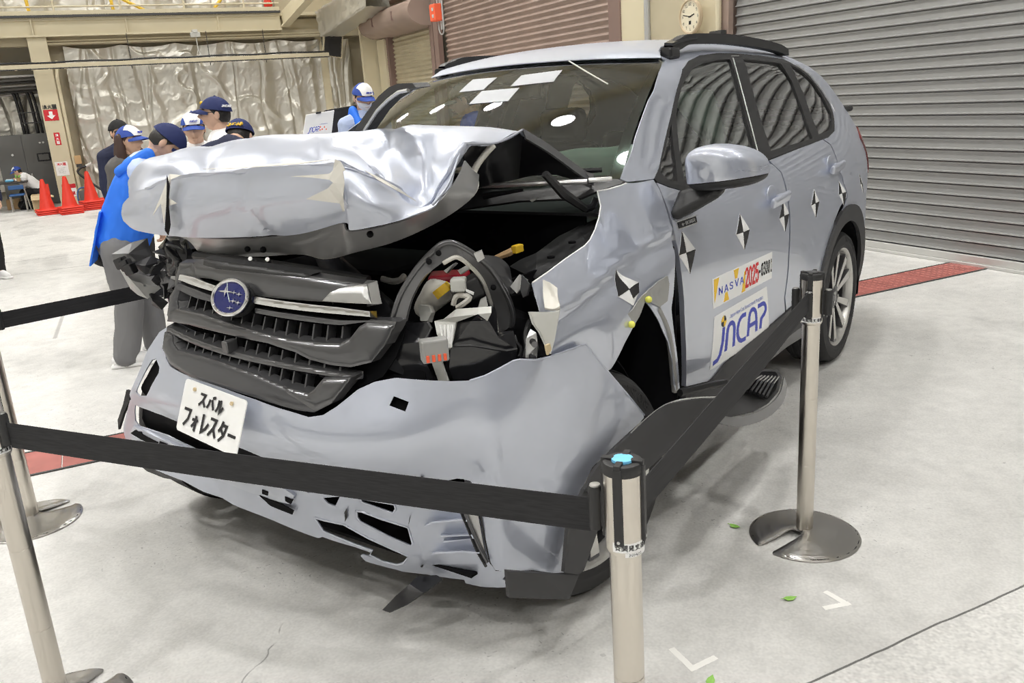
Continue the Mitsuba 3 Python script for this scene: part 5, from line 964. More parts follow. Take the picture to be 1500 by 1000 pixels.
REA = [(0.06, -1.136, 1.252), (0.06, -1.052, 1.305), (0.06, -0.949, 1.341), (0.06, -0.839, 1.355), (0.06, -0.7612, 1.359), (0.08, -0.5527, 1.368), (0.09, -0.2559, 1.389), (0.09, -0.024, 1.393), (0.09, 0.1412, 1.4), (0.09, 0.1982, 1.395), (0.09, 0.2919, 1.385), (0.1, 0.399, 1.357), (0.1, 0.5069, 1.363), (-0, 0.5503, 1.407), (-0.03, 0.6085, 1.384)]
TOP = [(-0.02, -1.206, 1.286), (-0.06, -1.195, 1.336), (-0.08, -1.15, 1.364), (-0.09, -1.048, 1.377), (-0.1, -0.9697, 1.384), (-0.1, -0.7571, 1.401), (-0.11, -0.4931, 1.425), (-0.11, -0.239, 1.426), (-0.12, -0.0098, 1.434), (-0.12, 0.0653, 1.436), (-0.12, 0.1625, 1.442), (-0.14, 0.2155, 1.449), (-0.16, 0.3541, 1.432), (-0.19, 0.4848, 1.424), (-0.2, 0.596, 1.41)]
BCK = [tuple(np.array(q) + d) for q, d in zip(TOP, [(-.2, .02, -.1)] * 3 + [(-.26, 0, -.16)] * 9 + [(-.2, 0, -.12), (-.12, -.02, -.06), (-.07, .03, -.05)])]
rows = np.array([LIP, MID, RID, VAL, REA, TOP, BCK])
nu, nv = 9, 12
# columns stay creased at the two tears (near-double columns), rows are smooth but for the front ridge
def dense(rows):
    a = np.array([smooth_line(r, nu) for r in rows])
    # rows: front face smooth up to the ridge, then from the ridge on
    cols = []
    for j in range(a.shape[1]):
        f = smooth_line(a[:3, j], nv); b = smooth_line(a[2:, j], nv); cols.append(np.vstack([f, b[1:]]))
    return np.array(cols).transpose(1, 0, 2)
G_ = dense(rows)
amp = .009
CR = [(0.12, -0.5216, 1.336), (-0.1, -0.7498, 1.397), (0.25, 0.1651, 1.367), (0.08, 0.0073, 1.386), (-0, 0.3748, 1.395), (0.28, 0.5886, 1.257), (0.36, 0.4828, 1.349), (-0.08, 0.1824, 1.428), (0.1, 0.5777, 1.384), (0.25, 0.6017, 1.305), (0.38, 0.09, 1.372), (0.44, 0.0569, 1.265)]
P = G_.reshape(-1, 3); nrm = np.zeros_like(P)
tmp = gridmesh(G_); nn = np.array(tmp.vertex_normals)
dd = amp * 2 * (meshkit.fbm(P * [5, 4, 5], 2, 21) - .5) - .009 * (1 - np.clip(np.abs(meshkit.fbm(P * [3.2, 2.6, 3.2] + 9, 2, 31) - .5) * 8, 0, 1)) ** 1.5
for a_, b_, w_, h_ in zip(CR[0::2], CR[1::2], (.022, .016, .024, .022, .022, .016), (.030, .016, .040, .026, .022, .012)):
    a_, b_ = np.array(a_), np.array(b_); t_ = np.clip(((P - a_) @ (b_ - a_)) / ((b_ - a_) @ (b_ - a_)), 0, 1); ds = np.linalg.norm(P - (a_ + t_[:, None] * (b_ - a_)), axis=1); dd -= h_ * np.exp(-ds / w_)
G_ = (P + nn * dd[:, None]).reshape(G_.shape)
hd = C_ + 'hood'
hm = gridmesh(G_); 
flipn = np.array(hm.vertex_normals)[:, 2].mean() < 0
hm = sheet(np.array(hm.vertices), np.array(hm.faces)[:, ::-1] if flipn else np.array(hm.faces), .004)
obj(hd, hm, 'm_paint_dull', smooth=24)
edge_l = smooth_line([(-0.2, 0.596, 1.41), (-0.1, 0.6148, 1.393), (-0.03, 0.6085, 1.384), (0.04, 0.6082, 1.389), (0.1, 0.5976, 1.392), (0.13, 0.6119, 1.369), (0.16, 0.6213, 1.345), (0.2, 0.631, 1.31), (0.24, 0.6373, 1.283), (0.3, 0.6474, 1.257)], 4)
obj(hd + '__edge', tube(edge_l, .004, 6), 'm_paint', smooth=True)
# torn, flaked paint along the two folds
for pp in ([(0.455, 0.4771, 1.383), (0.45, 0.4902, 1.377), (0.455, 0.5085, 1.356), (0.455, 0.5008, 1.352), (0.46, 0.5057, 1.323), (0.465, 0.501, 1.293), (0.45, 0.4838, 1.253), (0.45, 0.4764, 1.253), (0.462, 0.4828, 1.275), (0.47, 0.4597, 1.278), (0.47, 0.3703, 1.285), (0.472, 0.4267, 1.303), (0.47, 0.4562, 1.313), (0.468, 0.4736, 1.327), (0.468, 0.4626, 1.334), (0.462, 0.4022, 1.338), (0.455, 0.3068, 1.341), (0.46, 0.4013, 1.345), (0.462, 0.4588, 1.348), (0.46, 0.4704, 1.356)], [(0.385, -0.3301, 1.342), (0.395, -0.2566, 1.339), (0.4, -0.3052, 1.327), (0.415, -0.3096, 1.272), (0.42, -0.2645, 1.257), (0.415, -0.3315, 1.247), (0.41, -0.367, 1.189), (0.41, -0.3658, 1.254), (0.4, -0.4383, 1.212), (0.405, -0.3566, 1.285)], [(0.42, -0.1085, 1.359), (0.43, 0.0683, 1.366), (0.445, 0.334, 1.376), (0.45, 0.457, 1.382), (0.45, 0.3389, 1.372), (0.44, 0.08, 1.362)], [(0.4, 0.5196, 1.35), (0.35, 0.5275, 1.323), (0.32, 0.5532, 1.296), (0.27, 0.57, 1.254), (0.33, 0.5525, 1.293), (0.37, 0.5364, 1.321)]):
    obj(hd + '__bare_patch', poly3(np.array(pp) + np.array([.012, .010, .006]), .001, (1, 1, .3)), 'm_primer', label='bare primer where the paint flaked off the fold')
obj(hd + '__tear', poly3(np.array([(0.4, -0.3221, 1.341), (0.41, -0.3049, 1.313), (0.42, -0.3105, 1.256), (0.41, -0.3341, 1.19), (0.4, -0.3703, 1.155), (0.4, -0.3842, 1.17), (0.415, -0.3353, 1.234), (0.41, -0.3205, 1.297)]) + np.array([.014, .012, .004]), .002, (1, 1, 0)), 'm_void', label='dark split in the hood skin')
# inner panel hanging below the lip
IN0 = [(0.36, -0.383, 1.15), (0.37, -0.1922, 1.15), (0.375, 0.0179, 1.161), (0.38, 0.217, 1.181), (0.38, 0.3905, 1.215), (0.39, 0.4286, 1.198), (0.37, 0.5298, 1.21), (0.33, 0.5908, 1.227), (0.26, 0.6277, 1.257), (0.17, 0.6252, 1.307), (0.12, 0.6185, 1.35)]
IN1 = [(0.34, -0.3591, 1.13), (0.345, -0.2217, 1.115), (0.34, -0.0335, 1.127), (0.345, 0.1714, 1.15), (0.35, 0.3302, 1.167), (0.35, 0.4037, 1.166), (0.33, 0.5033, 1.185), (0.29, 0.5671, 1.206), (0.22, 0.611, 1.237), (0.14, 0.631, 1.274), (0.08, 0.6128, 1.319)]
IN2 = [(0.33, -0.3386, 1.098), (0.33, -0.2135, 1.091), (0.31, -0.0596, 1.09), (0.32, 0.1408, 1.109), (0.33, 0.2594, 1.103), (0.31, 0.3787, 1.128), (0.29, 0.4763, 1.151), (0.25, 0.5532, 1.181), (0.18, 0.6046, 1.216), (0.1, 0.6269, 1.258), (0.04, 0.6, 1.303)]
ip = np.array([IN0, IN1, IN2])
obj(hd + '__inner_panel', patch(ip, 5, 5, .004), 'm_inner', smooth=30, label='dark grey inner panel hanging below the lip')
obj(hd + '__inner_panel__edge', tube(smooth_line(IN2, 5), .0035, 6), 'm_primer')
for q in [(0.36, -0.0447, 1.121), (0.36, 0.0278, 1.123), (0.39, 0.5023, 1.191)]: obj(hd + '__inner_panel__bolt_hole', place(tm(trimesh.creation.icosphere(2, .009)), mat4(np.array(q) + [.006, .006, 0])), 'm_void')
# underside of the raised rear corner, hinge and stay
un = [(0.06, 0.5703, 1.384), (0, 0.5776, 1.385), (-0.06, 0.5862, 1.38), (-0.13, 0.5933, 1.39), (-0.21, 0.5915, 1.408), (-0.27, 0.6327, 1.356), (-0.35, 0.6688, 1.294), (-0.42, 0.6901, 1.248), (-0.43, 0.6986, 1.23), (-0.42, 0.6983, 1.209), (-0.4, 0.6358, 1.242), (-0.36, 0.5693, 1.268), (-0.34, 0.475, 1.249), (-0.3, 0.3922, 1.231), (-0.1, 0.4731, 1.247), (0, 0.5288, 1.291)]
obj(hd + '__underside', poly3(un, .006, (.6, .8, 0)), 'm_black_gloss', smooth=25, label='glossy black underside of the raised rear corner')
rim = smooth_line([(-0.205, 0.5902, 1.412), (-0.275, 0.6299, 1.361), (-0.355, 0.6659, 1.298), (-0.425, 0.6874, 1.252)], 4)
obj(hd + '__rear_flange', strip(rim, rim + np.array([.015, .02, -.03]), .006), 'm_gunmetal', smooth=40)
obj(hd + '__hinge_tab', poly3([(-0.4, 0.6776, 1.268), (-0.43, 0.6997, 1.256), (-0.43, 0.7005, 1.217), (-0.42, 0.6889, 1.222)], .012), 'm_gunmetal')
obj(hd + '__inner_rib', tube(smooth_line([(-0.04, 0.6032, 1.379), (-0.02, 0.5893, 1.358), (-0, 0.5723, 1.33), (0.02, 0.5704, 1.305), (0.04, 0.5898, 1.273), (0.06, 0.5861, 1.252)], 4), .010, 8), 'm_primer', smooth=True)
hg = C_ + 'hood_hinge'
obj(hg, tube([(-0.2123, 0.66, 1.279), (-0.2832, 0.68, 1.209), (-0.3776, 0.7, 1.15)], [.012, .016, .012], 6), 'm_black'); obj(hg + '__arm', tube(smooth_line([(-0.3776, 0.7, 1.15), (-0.4041, 0.71, 1.155), (-0.4148, 0.72, 1.18)], 4), .012, 8), 'm_black_gloss')
# cowl with wiper linkage
cw = [(-0.3, 0.155, 1.197), (-0.36, 0.2906, 1.233), (-0.42, 0.5014, 1.231), (-0.46, 0.6356, 1.235), (-0.5, 0.7522, 1.23), (-0.5, 0.7839, 1.22), (-0.42, 0.723, 1.203), (-0.38, 0.6802, 1.184), (-0.32, 0.4836, 1.181), (-0.26, 0.2126, 1.148)]
obj(C_ + 'cowl', poly3(cw, .008, (.2, .2, 1)), 'm_black', smooth=30)
obj(C_ + 'wiper', tube([(-0.18, 0.4224, 1.244), (-0.24, 0.62, 1.246), (-0.3, 0.7544, 1.245)], .008, 8), 'm_satin', label='bright wiper linkage rod'); obj(C_ + 'wiper', tube([(-0.34, 0.7361, 1.244), (-0.36, 0.7682, 1.244), (-0.38, 0.7954, 1.244)], .008, 8), 'm_satin')
obj(C_ + 'wiper_arm', tube([(-0.24, 0.401, 1.206), (-0.27, 0.4671, 1.213), (-0.29, 0.5231, 1.22)], [.012, .007, .005], 8), 'm_black_gloss'); obj(C_ + 'cowl_clip', poly3([(-0.28, 0.5538, 1.189), (-0.28, 0.5829, 1.198), (-0.28, 0.5746, 1.189), (-0.28, 0.5612, 1.183)], .004), 'm_white_plastic')
# ---------------------------------------------------------------- engine bay
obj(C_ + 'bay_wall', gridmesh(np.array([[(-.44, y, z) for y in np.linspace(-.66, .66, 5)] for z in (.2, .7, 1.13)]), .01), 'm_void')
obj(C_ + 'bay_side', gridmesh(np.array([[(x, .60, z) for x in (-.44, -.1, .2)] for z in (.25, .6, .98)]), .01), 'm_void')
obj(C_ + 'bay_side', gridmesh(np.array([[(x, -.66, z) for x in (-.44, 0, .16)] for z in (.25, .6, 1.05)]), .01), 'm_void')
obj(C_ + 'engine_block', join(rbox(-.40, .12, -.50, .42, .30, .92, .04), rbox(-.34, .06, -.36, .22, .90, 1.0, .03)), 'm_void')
obj(C_ + 'air_duct', tube(smooth_line([(-.2, -.3, .98), (.0, -.1, 1.02), (.12, .1, 1.0), (.15, .3, .9)], 5), .04, 12), 'm_black', smooth=True)
# bent radiator support arch round the missing headlamp
ao = smooth_line([(0.36, 0.515, 0.9501), (0.34, 0.5389, 1.023), (0.31, 0.5793, 1.09), (0.28, 0.616, 1.134), (0.26, 0.6365, 1.151), (0.24, 0.6639, 1.147), (0.2, 0.7021, 1.105), (0.16, 0.7183, 1.057), (0.13, 0.7327, 0.9945), (0.11, 0.737, 0.9359), (0.11, 0.7288, 0.8918)], 4)
ai = smooth_line([(0.35, 0.5653, 0.9525), (0.33, 0.5772, 1.012), (0.31, 0.6044, 1.062), (0.28, 0.625, 1.09), (0.26, 0.6478, 1.106), (0.24, 0.6647, 1.111), (0.2, 0.6764, 1.077), (0.17, 0.6867, 1.034), (0.14, 0.6826, 0.9774), (0.12, 0.6819, 0.9215), (0.12, 0.6862, 0.8621)], 4)
obj(C_ + 'lamp_support', strip(ao, ai, .012), 'm_arch', smooth=40, label='bent grey support arch of the missing headlamp')
obj(C_ + 'lamp_support__rim', tube(ao + np.array([.01, .01, 0]), [.008] * len(ao), 8), 'm_gunmetal', smooth=True); obj(C_ + 'lamp_support__rim', tube(ai[14:] + np.array([.01, .01, 0]), .006, 8), 'm_primer', smooth=True)
obj(C_ + 'lamp_support__tab', poly3([(0.24, 0.7204, 1.121), (0.23, 0.7405, 1.129), (0.22, 0.7399, 1.107), (0.23, 0.7241, 1.097)], .006), 'm_satin')
for q in [(0.29, 0.6425, 1.13), (0.305, 0.6201, 1.109), (0.17, 0.7222, 1.018)]: obj(C_ + 'lamp_support__hole', place(tm(trimesh.creation.icosphere(1, .008)), mat4(np.array(q) + [.006, .006, 0])), 'm_void')
obj(C_ + 'bent_rail', patch([[(0.18, 0.6915, 1.104), (0.12, 0.706, 1.09), (0.08, 0.7137, 1.052), (0.08, 0.7079, 1.009)], [(0.17, 0.7085, 1.07), (0.1, 0.715, 1.037), (0.08, 0.7251, 0.9906), (0.08, 0.7144, 0.9741)], [(0.12, 0.7214, 0.9992), (0.1, 0.7339, 0.984), (0.08, 0.7539, 1.004), (0.06, 0.7422, 1.03)]], 4, 4, .004), 'm_gunmetal', smooth=25)
obj(C_ + 'bracket', poly3([(0.1, 0.7703, 1.04), (0.12, 0.8069, 1.021), (0.13, 0.805, 0.9925), (0.13, 0.7909, 0.9838), (0.12, 0.7766, 1.003)], .006), 'm_gunmetal'); obj(C_ + 'bracket', poly3([(0.1, 0.7308, 1.003), (0.08, 0.7516, 1.035), (0.08, 0.778, 1.022), (0.1, 0.7524, 0.9855)], .006), 'm_satin')
# washer bottle, caps, sensors, lamp bowl
obj(C_ + 'washer_bottle', blob([(0.2, 0.4963, 0.9482), (0.2, 0.5456, 0.9801), (0.19, 0.5639, 0.995), (0.2, 0.5383, 1.003)], .03, 3, .012, 4, .02), 'm_primer', smooth=40, label='cream plastic washer bottle')
cb = np.array([(0.22, 0.5765, 1.018), (0.215, 0.5897, 0.9987)]); obj(C_ + 'washer_bottle__cap', cyl(cb[0] + [.0, 0, 0], cb[1] + [.0, 0, 0], .026, seg=16), 'm_yellow', label='yellow cap')
obj(C_ + 'washer_bottle__neck', poly3([(0.26, 0.5258, 0.9729), (0.26, 0.5654, 0.9724), (0.26, 0.573, 0.9537), (0.27, 0.5641, 0.9321), (0.27, 0.539, 0.9297)], .02), 'm_white_plastic', smooth=30)
obj(C_ + 'fluid_box', place(rbox(-.05, .05, -.06, .06, -.035, .035, .01), mat4([(0.06, 0.4799, 0.9846)][0], rz=.6)), 'm_reservoir_red', label='dark red plastic box')
sq = [(0.2, 0.6558, 1.012)][0]; obj(C_ + 'sensor', place(rbox(-.035, .035, -.04, .04, -.028, .028, .006), mat4(sq, rz=.7, rx=.4)), 'm_black', smooth=False); obj(C_ + 'sensor__label', poly3([(0.245, 0.6876, 1.026), (0.245, 0.7143, 1.019), (0.245, 0.7113, 1.011), (0.245, 0.6868, 1.019)], .002), 'm_plate_white')
obj(C_ + 'sensor__plug', place(rbox(-.02, .02, -.02, .02, -.018, .018, .005), mat4([(0.24, 0.6615, 1.036)][0], rz=.5)), 'm_white_plastic')
obj(C_ + 'lamp_clip', tube(smooth_line([(0.25, 0.6448, 0.9806), (0.25, 0.6567, 1.004), (0.24, 0.6724, 1.007), (0.24, 0.695, 1.001), (0.25, 0.6829, 0.9877), (0.25, 0.6582, 0.9742)], 3), .008, 6), 'm_primer')
obj(C_ + 'lamp_clip', poly3([(0.2, 0.7003, 0.9888), (0.19, 0.7119, 0.995), (0.19, 0.7164, 0.9688), (0.21, 0.6962, 0.9642)], .01), 'm_white_plastic')
obj(C_ + 'lamp_clip', poly3([(0.22, 0.5964, 1.065), (0.21, 0.6239, 1.084), (0.21, 0.6338, 1.088), (0.22, 0.6052, 1.058)], .008), 'm_satin'); obj(C_ + 'lamp_clip', poly3([(0.2, 0.6327, 1.064), (0.19, 0.6594, 1.078), (0.19, 0.6728, 1.071), (0.2, 0.6411, 1.053)], .008), 'm_white_plastic')
obj(C_ + 'battery_box', poly3([(0.33, 0.6415, 0.9548), (0.32, 0.6996, 0.9689), (0.3, 0.7656, 0.9774), (0.28, 0.7947, 0.9788), (0.28, 0.7795, 0.9555), (0.31, 0.6989, 0.9516), (0.33, 0.7015, 0.9126), (0.345, 0.6998, 0.8906), (0.35, 0.6886, 0.8981), (0.35, 0.664, 0.9251)], .03, (1, 1, 0)), 'm_white_plastic', label='ribbed white box edge')
for i in range(5): obj(C_ + 'battery_box__rib', tube([a + np.array([.018, .018, 0]) for a in np.array([[(0.33, 0.6599, 0.9529), (0.33, 0.674, 0.9542), (0.33, 0.6856, 0.9554), (0.325, 0.6906, 0.9546), (0.325, 0.6976, 0.9553)][i], [(0.345, 0.6762, 0.9065), (0.345, 0.6847, 0.9), (0.345, 0.6913, 0.897), (0.34, 0.6917, 0.8957), (0.34, 0.6965, 0.8981)][i]])], .003, 5), 'm_plate_white')
bd = [(0.3, 0.6859, 0.9478), (0.29, 0.7333, 0.9536), (0.27, 0.7762, 0.9527), (0.26, 0.7803, 0.9321), (0.25, 0.7884, 0.9042), (0.21, 0.8095, 0.9145), (0.22, 0.8259, 0.8664), (0.22, 0.8194, 0.8391), (0.24, 0.8011, 0.8237), (0.27, 0.773, 0.8176), (0.3, 0.7252, 0.7936), (0.33, 0.6892, 0.798), (0.34, 0.6869, 0.8313), (0.33, 0.6889, 0.8814)]
obj(C_ + 'air_box', poly3(bd, .08, (1, 1, 0)), 'm_black_gloss', smooth=20, label='black plastic box in the lamp opening'); obj(C_ + 'air_box__seam', tube([np.array(q) + [.012, .012, 0] for q in [(0.33, 0.6953, 0.8971), (0.31, 0.7433, 0.8988), (0.24, 0.8006, 0.8709), (0.22, 0.822, 0.8735)]], .004, 5), 'm_black')
obj(C_ + 'lamp_bezel', poly3([(0.33, 0.5129, 0.9346), (0.31, 0.5995, 0.9438), (0.31, 0.612, 0.9279), (0.33, 0.6009, 0.894), (0.34, 0.6076, 0.8401), (0.34, 0.6308, 0.793), (0.36, 0.5609, 0.7954), (0.38, 0.4769, 0.7841), (0.42, 0.4491, 0.773), (0.46, 0.452, 0.7863), (0.42, 0.4935, 0.8455), (0.38, 0.5069, 0.8856)], .01, (1, 1, 0)), 'm_black_gloss', smooth=20, label='glossy black headlamp bezel')
obj(C_ + 'lamp_bezel__edge', tube([(0.325, 0.6129, 0.9489), (0.325, 0.6253, 0.9332), (0.345, 0.6144, 0.8996), (0.355, 0.6212, 0.8463)], .004, 6), 'm_gunmetal')
obj(C_ + 'plug_bracket', poly3([(0.36, 0.6389, 0.9176), (0.36, 0.665, 0.9019), (0.36, 0.6773, 0.8885), (0.36, 0.6819, 0.8479), (0.36, 0.6955, 0.8046), (0.365, 0.6669, 0.8021), (0.37, 0.6538, 0.8548), (0.37, 0.6398, 0.8944)], .008, (1, 1, 0)), 'm_white_plastic', label='white plastic bracket')
pgc = [(0.39, 0.685, 0.8978)][0]; obj(C_ + 'plug', place(rbox(-.02, .02, -.035, .035, -.03, .03, .005), mat4(pgc, rz=.9)), 'm_paint_back'); 
for k in range(4): obj(C_ + 'plug__pin', place(rbox(.018, .024, -.026 + .015 * k, -.018 + .015 * k, -.026, -.008, .001), mat4(pgc, rz=.9)), 'm_orange')
# white lamp bracket at the fender
obj(C_ + 'lamp_bracket', poly3([(0.2565, 0.9, 0.9862), (0.2153, 0.92, 0.9762), (0.1852, 0.94, 0.9725), (0.1781, 0.94, 0.978), (0.2152, 0.94, 0.9004), (0.2342, 0.94, 0.8729), (0.236, 0.93, 0.8923), (0.2454, 0.92, 0.9317), (0.2561, 0.91, 0.955)], .012, (.7, 1, 0)), 'm_white_plastic', smooth=20, label='torn white headlamp bracket')
obj(C_ + 'lamp_bracket', patch([[(0.1291, 0.86, 1.037), (0.1275, 0.88, 1.031), (0.1305, 0.9, 1.015)], [(0.1511, 0.87, 1.006), (0.1395, 0.89, 1.001), (0.1646, 0.93, 0.9848)], [(0.1907, 0.9, 0.9757), (0.1831, 0.92, 0.972), (0.1813, 0.94, 0.9788)]], 4, 4, .006), 'm_primer', smooth=30)
obj(C_ + 'lamp_bracket__flake', poly3([(0.2616, 0.945, 0.9029), (0.2424, 0.945, 0.903), (0.2376, 0.945, 0.8854), (0.2547, 0.945, 0.8758)], .006), 'm_card2')
obj(C_ + 'bracket', poly3([(0.1137, 0.8, 0.8883), (0.1143, 0.82, 0.8788), (0.1407, 0.84, 0.8534), (0.1573, 0.84, 0.8233), (0.1769, 0.82, 0.8266), (0.1366, 0.8, 0.8632)], .012), 'm_satin'); 
for q in [(0.1756, 0.845, 0.8789), (0.1976, 0.855, 0.8446)]: obj(C_ + 'bracket__bolt', cyl(q, np.array(q) + [.02, .02, .0], .009, seg=8), 'm_gunmetal')
obj(C_ + 'cable', tube(smooth_line([(0.0584, 0.7, 0.8633), (0.0764, 0.72, 0.8378), (0.0803, 0.74, 0.8168), (0.1242, 0.76, 0.8077)], 4), .006, 6), 'm_black'); obj(C_ + 'cable', tube(smooth_line([(0.0307, 0.74, 0.8887), (0.0839, 0.76, 0.8643), (0.11, 0.78, 0.8339), (0.1549, 0.8, 0.8176)], 4), .009, 6), 'm_black')
obj(C_ + 'inner_skirt', poly3([(0.06, 0.6503, 0.9484), (0.02, 0.7955, 0.9905), (0, 0.7758, 0.8844), (0.06, 0.761, 0.7768), (0.14, 0.6725, 0.7586), (0.1, 0.6002, 0.8309), (0.1, 0.6477, 0.9174)], .01), 'm_void')
obj(C_ + 'cross_tube', tube(smooth_line([(0.1, 0.2442, 0.9938), (0.1, 0.2834, 0.9879), (0.1, 0.3181, 0.9945), (0.08, 0.318, 1.003)], 3), .010, 8), 'm_primer'); obj(C_ + 'fuse', rbox(*(lambda c: (c[0] - .02, c[0] + .02, c[1] - .01, c[1] + .01, c[2] - .012, c[2] + .012))([(-0.1, 0.6211, 1.069)][0]), .003), 'm_yellow')
obj(C_ + 'fuse_lead', tube([(-0.06, 0.5616, 1.044), (-0.08, 0.6017, 1.059), (-0.1, 0.6186, 1.069)], [.008, .012, .012], 6), 'm_card')
# ---------------------------------------------------------------- wreck of the right headlamp and fender corner
W_ = [[(0.3153, -0.9, 1.052), (0.2401, -0.87, 1.081), (0.1915, -0.84, 1.092), (0.1916, -0.82, 1.059), (0.2037, -0.82, 1.027), (0.2553, -0.84, 1.01), (0.2829, -0.88, 1.021), (0.3034, -0.9, 1.02)], [(0.2612, -0.83, 1.012), (0.2159, -0.8, 1.03), (0.2001, -0.77, 1.011), (0.2057, -0.78, 0.9782), (0.2443, -0.8, 0.972)], [(0.3039, -0.89, 1.024), (0.2837, -0.88, 1.017), (0.2696, -0.85, 0.9766), (0.221, -0.8, 0.9493), (0.2125, -0.79, 0.912), (0.253, -0.82, 0.88), (0.2674, -0.84, 0.8972), (0.2789, -0.86, 0.9215), (0.2924, -0.89, 0.9915)], [(0.254, -0.81, 0.8978), (0.2368, -0.8, 0.8986), (0.2206, -0.78, 0.8758), (0.2047, -0.75, 0.8615), (0.2227, -0.78, 0.8372), (0.2319, -0.8, 0.8533)], [(0.2471, -0.7, 1.074), (0.22, -0.67, 1.104), (0.215, -0.64, 1.092), (0.2306, -0.63, 1.066), (0.2519, -0.68, 1.048)], [(0.2644, -0.66, 1.051), (0.2384, -0.62, 1.061), (0.2422, -0.6, 1.037), (0.2461, -0.62, 1.022), (0.2598, -0.66, 1.033)], [(0.2393, -0.6, 1.106), (0.2236, -0.57, 1.097), (0.2219, -0.52, 1.046), (0.2371, -0.55, 1.001), (0.2431, -0.59, 1.046)], [(0.2289, -0.73, 0.9985), (0.2111, -0.68, 0.9754), (0.1908, -0.62, 0.9875), (0.1999, -0.63, 0.9638), (0.2123, -0.68, 0.9125), (0.2331, -0.71, 0.9047), (0.2316, -0.74, 0.9286)], [(0.2453, -0.62, 1.117), (0.2314, -0.58, 1.119), (0.2297, -0.57, 1.107), (0.2466, -0.61, 1.104)], [(0.2402, -0.56, 1.117), (0.2293, -0.55, 1.11), (0.2327, -0.54, 1.073), (0.2377, -0.545, 1.071), (0.2371, -0.555, 1.095)], [(0.2301, -0.75, 0.9825), (0.2192, -0.64, 1.029), (0.2149, -0.58, 1.007), (0.2222, -0.66, 0.9739), (0.23, -0.72, 0.9565)], [(0.2495, -0.845, 0.942), (0.218, -0.82, 0.9422), (0.2128, -0.81, 0.9158), (0.2375, -0.835, 0.909)]]
for q, m_ in zip(W_, ('m_torn_grey', 'm_gun_dark', 'm_torn_pale', 'm_black', 'm_torn_grey', 'm_black_gloss', 'm_gunmetal', 'm_torn_grey', 'm_white_plastic', 'm_primer', 'm_gun_dark', 'm_satin')):
    q = np.array(q); rr = np.random.default_rng(len(scene)); q = q + rr.normal(0, .006, q.shape) * [1, 1, 0]
    c_ = q.mean(0) + np.array([.03, .02, .005]); fan = trimesh.Trimesh(np.vstack([q, c_]), [[i, (i + 1) % len(q), len(q)] for i in range(len(q))], process=False)
    obj(C_ + 'torn_piece', sheet(np.array(fan.vertices), np.array(fan.faces), .005), m_, smooth=False)
cl = [(0.2955, -0.84, 1.025), (0.2905, -0.82, 1.018), (0.2896, -0.8, 1.004)]
for q in cl: obj(C_ + 'torn_clip', place(rbox(-.018, .018, -.018, .018, -.02, .02, .005), mat4(np.array(q) + [.02, .01, 0], rz=.5, rx=.3)), 'm_black_gloss')
obj(C_ + 'torn_cable', tube(smooth_line([(0.2547, -0.76, 0.9792), (0.2461, -0.74, 1.004), (0.2194, -0.72, 1.01), (0.2104, -0.64, 1.018)], 4), .005, 6), 'm_black'); obj(C_ + 'torn_core', blob([(0.2595, -0.6, 1.073), (0.2605, -0.56, 1.041), (0.2511, -0.62, 0.9923)], .022, 8, .04, 2, .015), 'm_black_gloss', smooth=20)
rr = np.random.default_rng(12); pal = ('m_black_gloss', 'm_torn_grey', 'm_gunmetal', 'm_gun_dark', 'm_black', 'm_satin', 'm_torn_pale', 'm_black_gloss')
SH = np.array([(0.2509, -0.66, 1.078), (0.2495, -0.62, 1.055), (0.2493, -0.58, 1.028), (0.2465, -0.54, 1.044), (0.2402, -0.66, 1.022), (0.2396, -0.62, 0.9949), (0.2347, -0.58, 0.9914), (0.2386, -0.7, 0.9798), (0.2429, -0.66, 0.9533), (0.2356, -0.62, 0.9595), (0.2467, -0.68, 0.9226), (0.2355, -0.66, 0.9066), (0.2303, -0.74, 0.9451), (0.2384, -0.56, 1.071), (0.2352, -0.54, 1.018), (0.2241, -0.7, 0.9969)])
for i_, c_ in enumerate(SH):
    n_ = int(rr.integers(4, 7)); aa = np.sort(rr.uniform(0, 6.28, n_)); e1 = rr.normal(0, 1, 3); e1 /= np.linalg.norm(e1); e2 = np.cross(e1, [.55, .75, .2]); e2 /= np.linalg.norm(e2)
    q = c_ + rr.uniform(.025, .062, (n_, 1)) * (np.cos(aa)[:, None] * e1 * .8 + np.sin(aa)[:, None] * e2); m_ = c_ + np.array([.02, .025, .005]) * rr.uniform(-.6, 1)
    f_ = trimesh.Trimesh(np.vstack([q, m_]), [[k, (k + 1) % n_, n_] for k in range(n_)], process=False)
    obj(C_ + 'torn_piece', sheet(np.array(f_.vertices), np.array(f_.faces), .004), pal[i_ % len(pal)], smooth=False)
obj(C_ + 'under_hood_bar', tube([(0.34, -0.3435, 1.081), (0.34, -0.0257, 1.077), (0.33, 0.2294, 1.061), (0.3, 0.387, 1.041)], .014, 8), 'm_black')
for q in [(0.36, -0.031, 1.085), (0.36, 0.0476, 1.087)]: obj(C_ + 'under_hood_bolt', cyl(q, np.array(q) + [.015, .01, .01], .007, seg=8), 'm_satin')
# right fender, half hidden by the hood
rf = [[(.12, -.88, .70), (.14, -.86, .92), (.14, -.74, 1.12)], [(-.1, -.90, .74), (-.1, -.88, .95), (-.1, -.74, 1.16)], [(-.32, -.90, .62), (-.35, -.89, .95), (-.38, -.74, 1.19)], [(-.55, -.90, .36), (-.56, -.90, .95), (-.56, -.78, 1.18)]]
obj(C_ + 'front_fender', patch(rf, 5, 5, .004), 'm_paint', smooth=35, label='crushed right fender')
